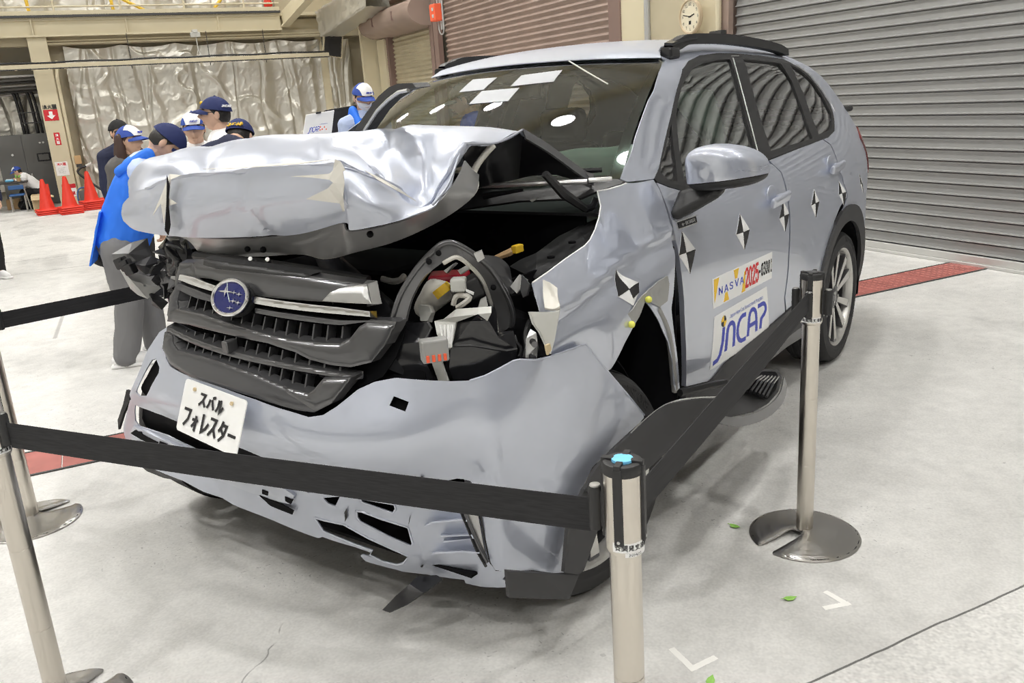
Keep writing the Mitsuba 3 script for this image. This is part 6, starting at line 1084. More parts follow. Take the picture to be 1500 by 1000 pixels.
# ---------------------------------------------------------------- the open right front door
dp = ((-.55, -.84, 1.0), (.91, -.42, 0))
do_ = [(-0.2388, -0.1656, 1.409), (-0.2213, -0.1278, 1.43), (-0.1698, -0.0163, 1.483), (-0.1144, 0.1038, 1.536), (-0.0757, 0.1877, 1.56), (-0.0431, 0.2584, 1.568), (0.0015, 0.3549, 1.565), (0.0104, 0.3743, 1.552), (-0.0146, 0.32, 1.55), (-0.0453, 0.2535, 1.547), (-0.0867, 0.1639, 1.526), (-0.1297, 0.0706, 1.492), (-0.1877, -0.055, 1.43), (-0.2043, -0.091, 1.409)]
od = C_ + 'front_door_open'
obj(od, poly3(do_, .05, (1, -.4, 0)), 'm_black', smooth=20, label='black window frame of the opened right front door')
obj(od + '__trim', tube([(-0.1795, -0.0373, 1.43), (-0.125, 0.0808, 1.49), (-0.0825, 0.173, 1.522), (-0.0435, 0.2573, 1.543), (-0.0129, 0.3237, 1.546)], .006, 6), 'm_satin')
dd_ = np.array((-.42, -.91, 0)); hp = np.array((-.56, -.86, 0))
obj(od + '__skin', gridmesh(np.array([[hp + dd_ * t + [0, 0, z] for t in np.linspace(.0, 1.1, 5)] for z in (.38, .7, 1.0, 1.17)]), .06), 'm_paint', smooth=35)
FRAME.pop()
# ---------------------------------------------------------------- wheels
def wheel(par_name, loc, rz, spokes=True):
    w = par_name
    with frame(CAR @ mat4(loc, rz) @ trimesh.transformations.rotation_matrix(-math.pi / 2, (1, 0, 0))):   # z of the lathe points to the outside (car's left)
        k = obj(w, lathe([(.262, -.10), (.285, -.115), (.33, -.112), (.348, -.09), (.354, -.04), (.354, .04), (.348, .09), (.33, .112), (.285, .118), (.262, .105), (.258, .08), (.258, -.08), (.262, -.10)], 64), 'm_tire', smooth=35, label='black tyre with alloy rim')
        obj(k + '__tread', join(*[lathe([(.354, z), (.3565, z + .004), (.3565, z + .026), (.354, z + .03)], 64) for z in (-.085, -.045, -.005, .035)]), 'm_tire', smooth=30)
        obj(k + '__rim', lathe([(.246, -.09), (.256, -.085), (.246, .02), (.240, .07), (.252, .10), (.264, .108), (.266, .10), (.258, .08)], 64), 'm_rim', smooth=40)
        obj(k + '__rim__barrel', lathe([(.245, -.09), (.235, .0), (.238, .06)], 48), 'm_gun_dark', smooth=40)
        obj(k + '__brake_disc', lathe([(.05, -.02), (.16, -.02), (.16, .0), (.05, .0)], 32), 'm_gunmetal', smooth=40)
        obj(k + '__hub', lathe([(.06, .03), (.062, .075), (.045, .084), (.0, .086)], 24), 'm_gunmetal', smooth=40)
        for i in range(5):
            for s in (-1, 1):
                a = i * 2 * math.pi / 5 + s * .17
                dirv = np.array([math.cos(a + s * .05), math.sin(a + s * .05)]); nrm_ = np.array([-dirv[1], dirv[0]])
                c0 = np.array([math.cos(a), math.sin(a)]) * .05; c1 = np.array([math.cos(a + s * .10), math.sin(a + s * .10)]) * .246
                wi, wo = .015, .024
                n2 = np.array([-(c1 - c0)[1], (c1 - c0)[0]]) / np.linalg.norm(c1 - c0)
                L = [c0 - n2 * wi, c0 + n2 * wi, c1 + n2 * wo, c1 - n2 * wo]
                face = np.array([[*p, z] for p, z in zip(L, (.078, .078, .094, .094))]); back = face - [0, 0, .04]
                v = np.vstack([face, back]); f = np.array([[0, 2, 1], [0, 3, 2], [4, 5, 6], [4, 6, 7], [0, 1, 5], [0, 5, 4], [1, 2, 6], [1, 6, 5], [2, 3, 7], [2, 7, 6], [3, 0, 4], [3, 4, 7]])
                sp = obj(k + '__spoke', trimesh.Trimesh(v, f, process=False), 'm_gun_dark')
                ff = face + [0, 0, .0025]; c = ff.mean(0); ff = c + (ff - c) * [.86, .86, 1]
                obj(sp + '__face', sheet(ff, np.array([[0, 2, 1], [0, 3, 2]]), .002), 'm_rim')
        for i in range(5):
            a = i * 2 * math.pi / 5 + .6; obj(k + '__wheel_nut', cyl((.04 * math.cos(a), .04 * math.sin(a), .07), (.04 * math.cos(a), .04 * math.sin(a), .09), .008, seg=6), 'm_satin')
        # raised sidewall lettering
        g = text_poly('BRIDGESTONE', .026, True); b = g.bounds; ms = []
        m = extrude(g, .0015); v = np.array(m.vertices); th = (v[:, 0] - (b[0] + b[2]) / 2) / .305 * 1.0; r_ = .296 + v[:, 1]
        m.vertices = np.stack([r_ * np.sin(th), -r_ * -np.cos(th), .1165 + v[:, 2] - (np.maximum(r_ - .30, 0)) * .12], -1); 
        obj(k + '__lettering', place(m, mat4(rz=2.6)), 'm_tire')
    return k
wheel(C_ + 'wheel', (-2.67, .80, .356), 0)
wheel(C_ + 'wheel', (-.09, .775, .356), -.17)
wheel(C_ + 'wheel', (-2.67, -.80, .356), math.pi)
wheel(C_ + 'wheel', (-.02, -.80, .356), math.pi - .1)
with frame(CAR):
    obj(C_ + 'wheel_liner', gridmesh(np.array([[np.array([-.02 + .43 * math.cos(a), y, .36 + .43 * math.sin(a)]) for a in np.linspace(1.0, math.pi + .1, 20)] for y in (.84, .50)]), .004), 'm_void')
    obj(C_ + 'wheel_liner', gridmesh(np.array([[(-.62, .9, .3), (-.62, .5, .3)], [(-.60, .9, 1.0), (-.60, .5, 1.0)]]), .004), 'm_void')
    obj(C_ + 'axle', join(tube([(-2.67, -.75, .36), (-2.67, .75, .36)], .04, 10), tube([(-.02, -.72, .36), (-.02, .72, .36)], .04, 10)), 'm_void')
# ================================================================ belt stanchions
POSTS = [(-1.957, 1.980), (-1.112, .713), (-2.306, -.316), (-3.668, -.44)]
def brushed(p, n, uv):
    r = mi.Float(9)
    for x, y in POSTS: r = dr.minimum(r, dr.sqrt(dr.square(p.x - x) + dr.square(p.y - y)))
    return N(r * 1400, 3.0, 0.0)
pm('m_steel_base', (.62, .60, .57), rough=.2, metal=1.0, bump=mikit.proc(brushed, 1.2e-4), bscale=6e-4)
def wrap(poly, r, thick=.0006):
    "flat print in (arc length, z) round a post"
    ms = []
    for g in getattr(poly.buffer(0), 'geoms', [poly.buffer(0)]):
        P, tri, _ = fill(g, .006); a = P[:, 0] / r
        ms.append(sheet(np.stack([r * np.cos(a), r * np.sin(a), P[:, 1]], 1), tri, thick, np.stack([np.cos(a), np.sin(a), a * 0], 1)))
    return trimesh.util.concatenate(ms)
def stanchion(xy, label, ang, notch, holders, disc=None, text_ang=None):
    s = thing('belt_stanchion', label, 'stanchion', 'belt stanchions round the car')
    with frame(mat4((xy[0], xy[1], 0), 0)):
        sl = shapely.LineString([(.055 * math.cos(notch), .055 * math.sin(notch)), (.3 * math.cos(notch), .3 * math.sin(notch))]).buffer(.026)
        poly = Point(0, 0).buffer(.182, 24).difference(sl).buffer(-.012, 8).buffer(.012, 8)
        P, tri, _ = fill(poly, .014); r = np.linalg.norm(P, axis=1)
        d = shapely.distance(poly.boundary, shapely.points(P))
        z = .010 + .030 * np.clip(1 - r / .182, 0, 1) ** 1.2 - .006 * np.clip(1 - d / .006, 0, 1) ** 2
        obj(s + '__base', sheet(np.column_stack([P, z]), tri, .006), 'm_steel_base', smooth=40)
        obj(s + '__base__rubber_foot', tube([(.172 * math.cos(t), .172 * math.sin(t), .004) for t in notch + np.linspace(.35, 2 * math.pi - .35, 40)], .005, 6), 'm_black')
        cuts = [.03, .268, .272, .50, .504, .765]
        obj(s + '__pole', lathe([(.0275, .03), (.0275, .268), (.0268, .269), (.0268, .271), (.0275, .272), (.0275, .50), (.0268, .501), (.0268, .503), (.0275, .504), (.0275, .768)], 40), 'm_steel', smooth=30)
        obj(s + '__sleeve', lathe([(.0275, .752), (.031, .754), (.0335, .760), (.0335, .905)], 40), 'm_steel', smooth=30)
        obj(s + '__cap', lathe([(.0345, .898), (.0355, .903), (.0355, .912), (.033, .917), (.028, .9185), (.018, .9165), (0, .9165)], 40), 'm_black', smooth=30)
        for k in range(4):
            a = ang + k * math.pi / 2
            obj(s + '__channel', place(rbox(.030, .0375, -.008, .008, .775, .914, .002), mat4(rz=a)), 'm_black'); obj(s + '__cap__arm', place(rbox(.014, .0365, -.006, .006, .913, .9215, .0015), mat4(rz=a)), 'm_black')
            obj(s + '__screw', place(cyl((.0372, 0, .783), (.039, 0, .783), .003, seg=8), mat4(rz=a)), 'm_satin')
        obj(s + '__cap__disc', lathe([(.0185, .917), (.018, .9212), (0, .9225)], 30), disc or 'm_gun_dark', label='blue disc on the cap' if disc else None)
        for a in holders:
            h = obj(s + '__belt_holder', place(lathe([(.0, .785), (.011, .785), (.0125, .788), (.0125, .86), (.010, .865), (0, .866)], 20, (.050, 0, 0)), mat4(rz=a)), 'm_black', smooth=40)
            obj(h + '__arm', place(rbox(.034, .046, -.006, .006, .79, .858, .002), mat4(rz=a)), 'm_black')
            obj(h + '__lid', place(lathe([(.010, .865), (.009, .8675), (0, .868)], 20, (.050, 0, 0)), mat4(rz=a)), 'm_satin', smooth=40)
        if text_ang is not None:
            with frame(mat4(rz=text_ang)):
                k = obj(s + '__label', wrap(shapely.box(-.034, .762, .034, .779), .0338), 'm_sticker_white', label='white paper label with black writing')
                if disc:
                    obj(k + '__lettering', wrap(shapely.affinity.translate(lettering('☆開発支援部', .0105, .0013, 1.12), -.030, .7655), .0342), 'm_ink')
                    obj(k + '__lower', wrap(shapely.box(-.012, .7535, .034, .761), .0336), 'm_sticker_white'); g = text_poly('2024/11', .0045); obj(k + '__date', wrap(shapely.affinity.translate(g, -.006, .755), .0340), 'm_ink')
                else: obj(k + '__lettering', wrap(shapely.affinity.translate(lettering('☆開発支援部', .0105, .0013, 1.12), -.030, .7655), .0342), 'm_ink')
    return s
def ang_to(a, b): return math.atan2(b[1] - a[1], b[0] - a[0])
PR, PF, PN_, PL = POSTS
toc = lambda q: math.atan2(-q[1], -q[0])
d_rf, d_fr, d_fn, d_nf, d_nl, d_ln = ang_to(PR, PF), ang_to(PF, PR), ang_to(PF, PN_), ang_to(PN_, PF), ang_to(PN_, PL), ang_to(PL, PN_)
far = (-5.2, 3.4)
stanchion(PR, 'steel belt stanchion standing alone on the open floor by the rear wheel', d_rf, toc(PR) - .75, [d_rf, d_rf + 1.57, d_rf - 1.57], None, toc(PR))
stanchion(PF, 'steel belt stanchion with a blue disc on its cap, close to the camera', d_fn, toc(PF) - .3, [d_fn, d_fr], 'm_cap_blue', toc(PF) + .35)
stanchion(PN_, 'steel belt stanchion at the left edge with its base cut off by the frame', d_nf, toc(PN_) + 2.2, [d_nf, d_nl], None, toc(PN_))
LB2 = (-4.25, .95)
stanchion(PL, 'steel belt stanchion behind the left one, next to the red floor strip', ang_to(PL, LB2), toc(PL) + 2.0, [ang_to(PL, LB2), d_ln], None, None)
def belt(a, b, za, zb, label, w=.064, twist=0.0, sag=.004):
    a, b = np.array(a, float), np.array(b, float); u = (b - a) / np.linalg.norm(b - a); n = 40; g = []
    for t in np.linspace(0, 1, n):
        p = a + (b - a) * t; z = za + (zb - za) * t - sag * 4 * t * (1 - t); th = twist * math.sin(math.pi * t) ** 2; nx = np.array([-u[1], u[0]])
        g.append([(*(p + nx * math.sin(th) * k), z + math.cos(th) * k) for k in np.linspace(-w / 2, w / 2, 5)])
    k = thing('barrier_belt', label, 'belt'); obj(k, gridmesh(np.array(g), .0016), 'm_belt', smooth=40)
def edge_pt(p, q, r=.061): a = ang_to(p, q); return (p[0] + r * math.cos(a), p[1] + r * math.sin(a))
belt(edge_pt(PN_, PF), edge_pt(PF, PN_), .811, .809, 'black barrier belt stretched across the foreground in front of the bumper')
belt(edge_pt(PF, PR), edge_pt(PR, PF), .812, .838, 'black barrier belt running from the blue-capped stanchion to the far right one', twist=.12)
belt(edge_pt(PL, LB2), LB2, .82, .81, 'black barrier belt behind the torn headlamp, leading behind the car', .062)
stanchion(LB2, 'steel belt stanchion standing hidden behind the front of the car', ang_to(LB2, PL), 1.0, [ang_to(LB2, PL)], None, None)
# ================================================================ little things on the floor
for i, (q, a) in enumerate(zip([(-2.127, 1.821, 0), (-1.696, 1.666, 0), (-1.522, 1.227, 0)], (.3, 1.2, 2.2))):
    L = [(-.02, 0), (-.008, .011), (.008, .010), (.022, 0), (.006, -.010), (-.01, -.011)]
    k = thing('green_leaf', ('small green leaf scrap on the floor by the right stanchion', 'largest green leaf scrap on the floor, beside the tape angle', 'green leaf scrap at the bottom edge of the frame')[i], 'leaf')
    g = extrude(L, .0012); v = np.array(g.vertices); v[:, 2] += .004 + v[:, 0] ** 2 * 8; g.vertices = v
    obj(k + '__blade', place(g, mat4((q[0], q[1], 0), a)), 'm_leaf'); obj(k + '__vein', place(tube([(-.028, 0, .006), (0, 0, .0065), (.02, 0, .009)], .0009, 5), mat4((q[0], q[1], 0), a)), 'm_leaf')
for pts_, lab in (([(-1.681, 1.225, 0), (-1.591, 1.221, 0), (-1.596, 1.296, 0)], 'pale tape angle stuck on the floor near the bottom edge'), ([(-1.664, 1.786, 0), (-1.593, 1.79, 0), (-1.609, 1.726, 0)], 'pale tape angle stuck on the floor at the right')):
    k = thing('tape_angle', lab, 'floor tape')
    a, b, c = [np.array(q[:2]) for q in pts_]
    for s, e in ((a, b), (b, c)):
        obj(k + '__strip', extrude(shapely.LineString([s, e]).buffer(.0095, cap_style='square'), .0008), 'm_tape_white')
# ================================================================ cones, boxes and bags by the column
def cone(x, y, n, label, rest):
    for i in range(n):
        z = i * .034; top = i == n - 1
        k = thing('traffic_cone', label if top else ('lowest', 'second lowest', 'third lowest', 'fourth lowest')[i] + ' ' + rest, 'traffic cone', None if top else 'cones stacked under others by the column')
        with frame(mat4((x + .004 * math.sin(i * 2), y + .004 * math.cos(i * 3), z), .12 + .05 * i)):
            b = tm(manifold3d.Manifold.batch_hull([manifold3d.Manifold.sphere(.013, 8).translate((x_, y_, z_)) for x_ in (-.172, .172) for y_ in (-.172, .172) for z_ in (.016, .018)]) - manifold3d.Manifold.cylinder(.2, .139, .139, 28).translate((0, 0, -.05)))
            obj(k + '__base', b, 'm_cone', smooth=30)
            obj(k + '__body', lathe([(.140, .028), (.132, .05), (.125, .052), (.034, .53), (.030, .548), (.018, .556), (0, .558)] if top else [(.140, .028), (.132, .05), (.125, .052), (.118, .085)], 28), 'm_cone', smooth=30)
cone(-17.57, -.74, 3, 'orange red traffic cone on the leftmost and lowest stack', 'orange red traffic cone in the leftmost stack')
cone(-17.25, -.36, 4, 'orange red traffic cone on the second stack, before the cream column', 'orange red traffic cone in the second stack from the left')
cone(-17.66, .00, 5, 'orange red traffic cone on the third stack, by the blue chair', 'orange red traffic cone in the third stack from the left')
cone(-17.95, .34, 5, 'orange red traffic cone on the rightmost stack, half behind the blue vest', 'orange red traffic cone in the rightmost stack')
bt = thing('red_baton', 'thin red baton post standing between the first two cone stacks', 'baton')
obj(bt + '__tube', cyl((-18.2, -.69, .16), (-18.2, -.69, .50), .025, seg=12), 'm_cone'); obj(bt + '__stem', cyl((-18.2, -.69, .06), (-18.2, -.69, .17), .018, seg=10), 'm_white_plastic'); obj(bt + '__base', lathe([(.1, 0), (.1, .03), (.03, .06), (0, .06)], 20, (-18.2, -.69, 0)), 'm_black')
def carton(x0, x1, y0, y1, h, label, open_=False, mat='m_card'):
    k = thing('cardboard_box', label, 'box')
    if open_:
        obj(k + '__walls', join(box(x0, x0 + .01, y0, y1, 0, h), box(x1 - .01, x1, y0, y1, 0, h), box(x0, x1, y0, y0 + .01, 0, h), box(x0, x1, y1 - .01, y1, 0, h), box(x0, x1, y0, y1, 0, .01)), mat)
        obj(k + '__flap', place(box(0, .16, y0, y1, -.004, .004), mat4((x1, 0, h), ry=.5)), 'm_card2'); obj(k + '__flap', place(box(x0, x1, 0, .16, -.004, .004), mat4((0, y1, h), rx=-.4)), 'm_card2')
    else:
        obj(k + '__body', rbox(x0, x1, y0, y1, 0, h, .006), mat); obj(k + '__tape', box(x0 - .001, x1 + .001, (y0 + y1) / 2 - .025, (y0 + y1) / 2 + .025, h - .06, h + .001), 'm_card2')
    return k
carton(-19.75, -19.45, -1.50, -1.27, .19, 'small closed cardboard box on the floor under the desk')
carton(-18.75, -18.35, -1.0, -.78, .30, 'open cardboard box beside the leftmost cone stack', True, 'm_card2')
bg = thing('black_bag', 'black bags lying on the floor between the cardboard boxes', 'bag')
obj(bg + '__body', blob([(-19.2, -1.22, .09), (-19.1, -1.05, .09), (-19.3, -1.1, .07)], .08, 3, .03), 'm_black_cloth', smooth=True); obj(bg + '__strap', tube(smooth_line([(-19.0, -1.25, .05), (-18.98, -1.1, .2), (-18.98, -.98, .06)], 6), .012, 6), 'm_black')
sc = thing('folding_chair_back', 'blue and grey folding chair leaning behind the third cone stack', 'chair')
obj(sc + '__frame', tube(smooth_line([(-18.3, -.22, .02), (-18.35, -.22, .25), (-18.4, -.16, .35), (-18.4, -.04, .35), (-18.35, .02, .25), (-18.3, .02, .02)], 6), .013, 8), 'm_chair_blue', smooth=True)
obj(sc + '__panel', place(rbox(-.006, .006, -.09, .09, 0, .25, .005), mat4((-18.37, -.10, .06))), 'm_cabinet'); obj(sc + '__seat_edge', rbox(-18.2, -17.95, -.19, -.02, .01, .07, .01), 'm_chair_blue')
rd2 = thing('black_lever', 'bent black tube leaning against the foil behind the cones', 'tube')
obj(rd2 + '__tube', tube(smooth_line([(-18.7, .02, .74), (-18.7, -.10, .70), (-18.68, -.12, .60), (-18.6, .18, .30), (-18.45, .5, .03)], 5), .022, 8), 'm_black', smooth=True); obj(rd2 + '__grip', tube([(-18.7, .02, .74), (-18.7, .12, .78)], .028, 8), 'm_white_plastic')
wb = thing('wooden_block', 'tan wooden block bracket at the side of the cream column', 'bracket')
obj(wb + '__block', rbox(-19.0, -18.92, -.16, -.04, .78, .94, .005), 'm_card'); obj(wb + '__plate', box(-19.0, -18.93, -.16, -.04, .72, .78), 'm_dark_steel')
# grey double cabinet
cb_ = thing('steel_cabinet', 'dark grey steel double cabinet behind the seated person', 'cabinet')
obj(cb_ + '__body', rbox(-20.3, -19.87, -1.50, -.52, 0, 1.40, .006), 'm_cabinet')
for y0, y1 in ((-1.495, -1.035), (-1.03, -.525)):
    d = obj(cb_ + '__door', rbox(-19.875, -19.855, y0, y1, .03, 1.385, .004), 'm_cabinet'); obj(d + '__handle', rbox(-19.855, -19.835, (y1 if y0 < -1.2 else y0) - (.06 if y0 < -1.2 else -.04), (y1 if y0 < -1.2 else y0) - (.03 if y0 < -1.2 else -.07), .52, .64, .004), 'm_satin')
obj(cb_ + '__lamp', cyl((-19.86, -1.24, 1.02), (-19.84, -1.24, 1.02), .022, seg=14), 'm_plate_white')
for y in (-.72, -.66): obj(cb_ + '__lamp', cyl((-19.86, y, 1.22), (-19.84, y, 1.22), .018, seg=14), 'm_plate_white')
obj(cb_ + '__meter', rbox(-19.86, -19.84, -.82, -.58, .86, 1.02, .006), 'm_ink'); obj(cb_ + '__meter__screen', box(-19.845, -19.836, -.79, -.61, .885, .995), 'm_cabinet')
# desk with the things on it, blue chair
dk_ = thing('folding_desk', 'dark folding desk at the far left with things on its top', 'desk')
obj(dk_ + '__tabletop', rbox(-19.500, -18.800, -2.3, -1.03, .525, .555, .006), 'm_wood_dark')
for x in (-19.450, -18.860): obj(dk_ + '__leg', tube([(x, -1.12, .53), (x, -1.06, .01)], .014, 8), 'm_satin'); obj(dk_ + '__leg', tube([(x, -2.22, .53), (x, -2.26, .01)], .014, 8), 'm_satin')
obj(dk_ + '__crossbar', tube([(-19.450, -1.10, .40), (-18.860, -1.10, .40)], .01, 6), 'm_satin')
bx = thing('blue_chair', 'blue folding chair pushed under the far desk', 'chair')
obj(bx + '__backrest', rbox(-18.700, -18.670, -1.36, -1.10, .42, .50, .012), 'm_chair_blue'); obj(bx + '__seat', rbox(-19.000, -18.650, -1.37, -1.12, .30, .33, .012), 'm_chair_blue')
for y in (-1.36, -1.12):
    for x in (-18.980, -18.680): obj(bx + '__leg', tube([(x, y, .31), (x + .03, y, .01)], .01, 8), 'm_satin')
pt = thing('potted_plant', 'small plant in an orange pot on the far desk', 'plant')
obj(pt + '__pot', lathe([(.03, .555), (.042, .62), (.038, .62), (.0, .61)], 16, (-18.900, -1.17, 0)), 'm_card'); 
rg = np.random.default_rng(3)
for i in range(9):
    a = rg.uniform(0, 6.28); obj(pt + '__leaf', place(tm(trimesh.creation.icosphere(1, .016)), mat4((-18.900 + .03 * math.cos(a), -1.17 + .035 * math.sin(a), .63 + rg.uniform(0, .04)))), 'm_leaf')
pb = thing('blue_pouch', 'pale blue plastic pouch lying on the far desk', 'pouch'); obj(pb + '__body', rbox(-19.100, -18.900, -1.40, -1.26, .555, .60, .02), 'm_cap_blue'); obj(pb + '__flap', rbox(-19.080, -18.920, -1.38, -1.28, .60, .606, .002), 'm_plate_white')
# sign board and dark screen behind the car
sgn = thing('programme_board', 'white board reading jNCAP on an easel behind the hood', 'board')
bo = np.array([(-8.5, 1.976, 1.462)][0])
bq_ = [(-8.5, 1.903, 1.167), (-8.5, 2.192, 1.162), (-8.5, 2.273, 1.487), (-8.5, 1.992, 1.461)]
obj(sgn + '__panel', quadmap(rbox(0, .35, 0, .34, -.02, 0, .004), bq_, .35, .34), 'm_plate_white')
for ch, ls in JN.items(): obj(sgn + '__letter', quadmap(extrude(shapely.affinity.translate(shapely.affinity.scale(strokes(ls, .026), .26, .36, origin=(0, 0)), .05, .125), .001), bq_, .35, .34), 'm_print_blue')
for x, y in ((.20, .19), (.225, .165), (.25, .185), (.275, .16), (.20, .16)): obj(sgn + '__figure', quadmap(extrude(shapely.Point(x, y).buffer(.008), .001), bq_, .35, .34), 'm_orange')
obj(sgn + '__small_print', quadmap(extrude(shapely.box(.19, .215, .28, .22), .001), bq_, .35, .34), 'm_print_blue_light')
obj(sgn + '__clip', quadmap(rbox(.12, .18, .33, .35, -.01, .012, .003), bq_, .35, .34), 'm_black')
for s in (0.02, .33): obj(sgn + '__easel_leg', tube([np.array(bq_[0]) * (1 - s / .35) + np.array(bq_[1]) * s / .35 + [-.03, 0, .1], (-8.62, bq_[0][1] + s * .9, .005)], .014, 8), 'm_black')
obj(sgn + '__easel_leg', tube([(-8.55, (bq_[0][1] + bq_[1][1]) / 2, 1.4), (-9.0, (bq_[0][1] + bq_[1][1]) / 2, .005)], .014, 8), 'm_black')
sc_ = thing('dark_screen', 'large black display screen standing behind the white board', 'screen')
sq_ = [(-8.9, 2.125, 1.037), (-8.9, 2.728, 1.04), (-8.9, 2.867, 1.544), (-8.9, 2.282, 1.489)]
obj(sc_ + '__panel', quadmap(rbox(0, .8, 0, .5, -.05, 0, .01), sq_, .8, .5), 'm_screen'); obj(sc_ + '__bezel', quadmap(join(box(0, .8, .485, .5, 0, .004), box(0, .012, 0, .5, 0, .004), box(.788, .8, 0, .5, 0, .004)), sq_, .8, .5), 'm_black')
sm_ = np.mean(np.array(sq_), 0); obj(sc_ + '__stand', join(box(-8.96, -8.9, sm_[1] - .05, sm_[1] + .05, .02, sm_[2]), rbox(-9.2, -8.7, sm_[1] - .35, sm_[1] + .35, 0, .03, .01)), 'm_black')
# ================================================================ people
def limb(pts, radii, seg=14):
    "tapering chain of hulls"
    S = [manifold3d.Manifold.sphere(r, seg).translate(tuple(map(float, p))) for p, r in zip(pts, radii)]
    return [manifold3d.Manifold.batch_hull([a, b]) for a, b in zip(S[:-1], S[1:])]
def fuse(parts, res=.03, it=8):
    m = tm(manifold3d.Manifold.batch_boolean(parts, manifold3d.OpType.Add).refine_to_length(res)); trimesh.smoothing.filter_taubin(m, iterations=it); return m
def hand_parts(wrist, elbow, down, s=1.0):
    "palm, four curled fingers and a thumb, continuing the forearm"
    w = np.array(wrist, float); f = w - np.array(elbow, float); f /= np.linalg.norm(f); d = np.array(down, float); d -= f * (d @ f); d /= np.linalg.norm(d); a = np.cross(f, d)
    P = []
    k0 = [w + f * .085 * s + a * o * s for o in (-.032, -.011, .010, .031)]
    P.append(manifold3d.Manifold.batch_hull([manifold3d.Manifold.sphere(.014 * s, 10).translate(tuple(q)) for q in (w + f * .015 + a * .02 * s, w + f * .015 - a * .02 * s, *k0)]))
    for q, L in zip(k0, (.9, 1.05, 1.0, .8)):
        p1 = q + (f * .8 + d * .45) * .038 * L * s; p2 = p1 + (f * .35 + d * .9) * .026 * L * s; p3 = p2 + (d * .95 - f * .1) * .02 * L * s
        P += limb([q, p1, p2, p3], [.0095 * s, .009 * s, .0085 * s, .0075 * s], 8)
    t0 = w + f * .03 * s - a * .026 * s; P += limb([t0, t0 + (f * .6 - a * .7 + d * .3) * .035 * s, t0 + (f * 1.3 - a * .8 + d * .8) * .045 * s], [.012 * s, .0105 * s, .009 * s], 8)
    return P
def head_mesh():
    "faces +x, z up, origin at the middle of the head"
    m = trimesh.creation.icosphere(4, 1.0); v = np.array(m.vertices); x, y, z = v.T.copy()
    jaw = np.clip(-z, 0, 1)
    X = x * .098 * (1 - .22 * jaw * (x < 0)) + .006 * jaw * (x > 0); Y = y * .076 * (1 - .30 * jaw ** 1.5); Z = z * .118
    g = lambda cy, cz, sy, sz: np.exp(-(((Y - cy) / sy) ** 2 + ((Z - cz) / sz) ** 2)) * (X > 0)
    X += .026 * g(0, -.022, .013, .016) + .016 * g(0, .0, .010, .024)            # nose
    X -= .010 * (g(.031, .010, .016, .012) + g(-.031, .010, .016, .012))         # eye sockets
    X += .006 * g(0, .030, .05, .010) + .007 * g(0, -.058, .022, .006) + .006 * g(0, -.069, .02, .006) + .009 * g(0, -.098, .02, .014)   # brow, lips, chin
    X -= .004 * g(0, -.0635, .024, .0022)
    m.vertices = np.stack([X, Y, Z], 1); return m
HEAD = head_mesh()
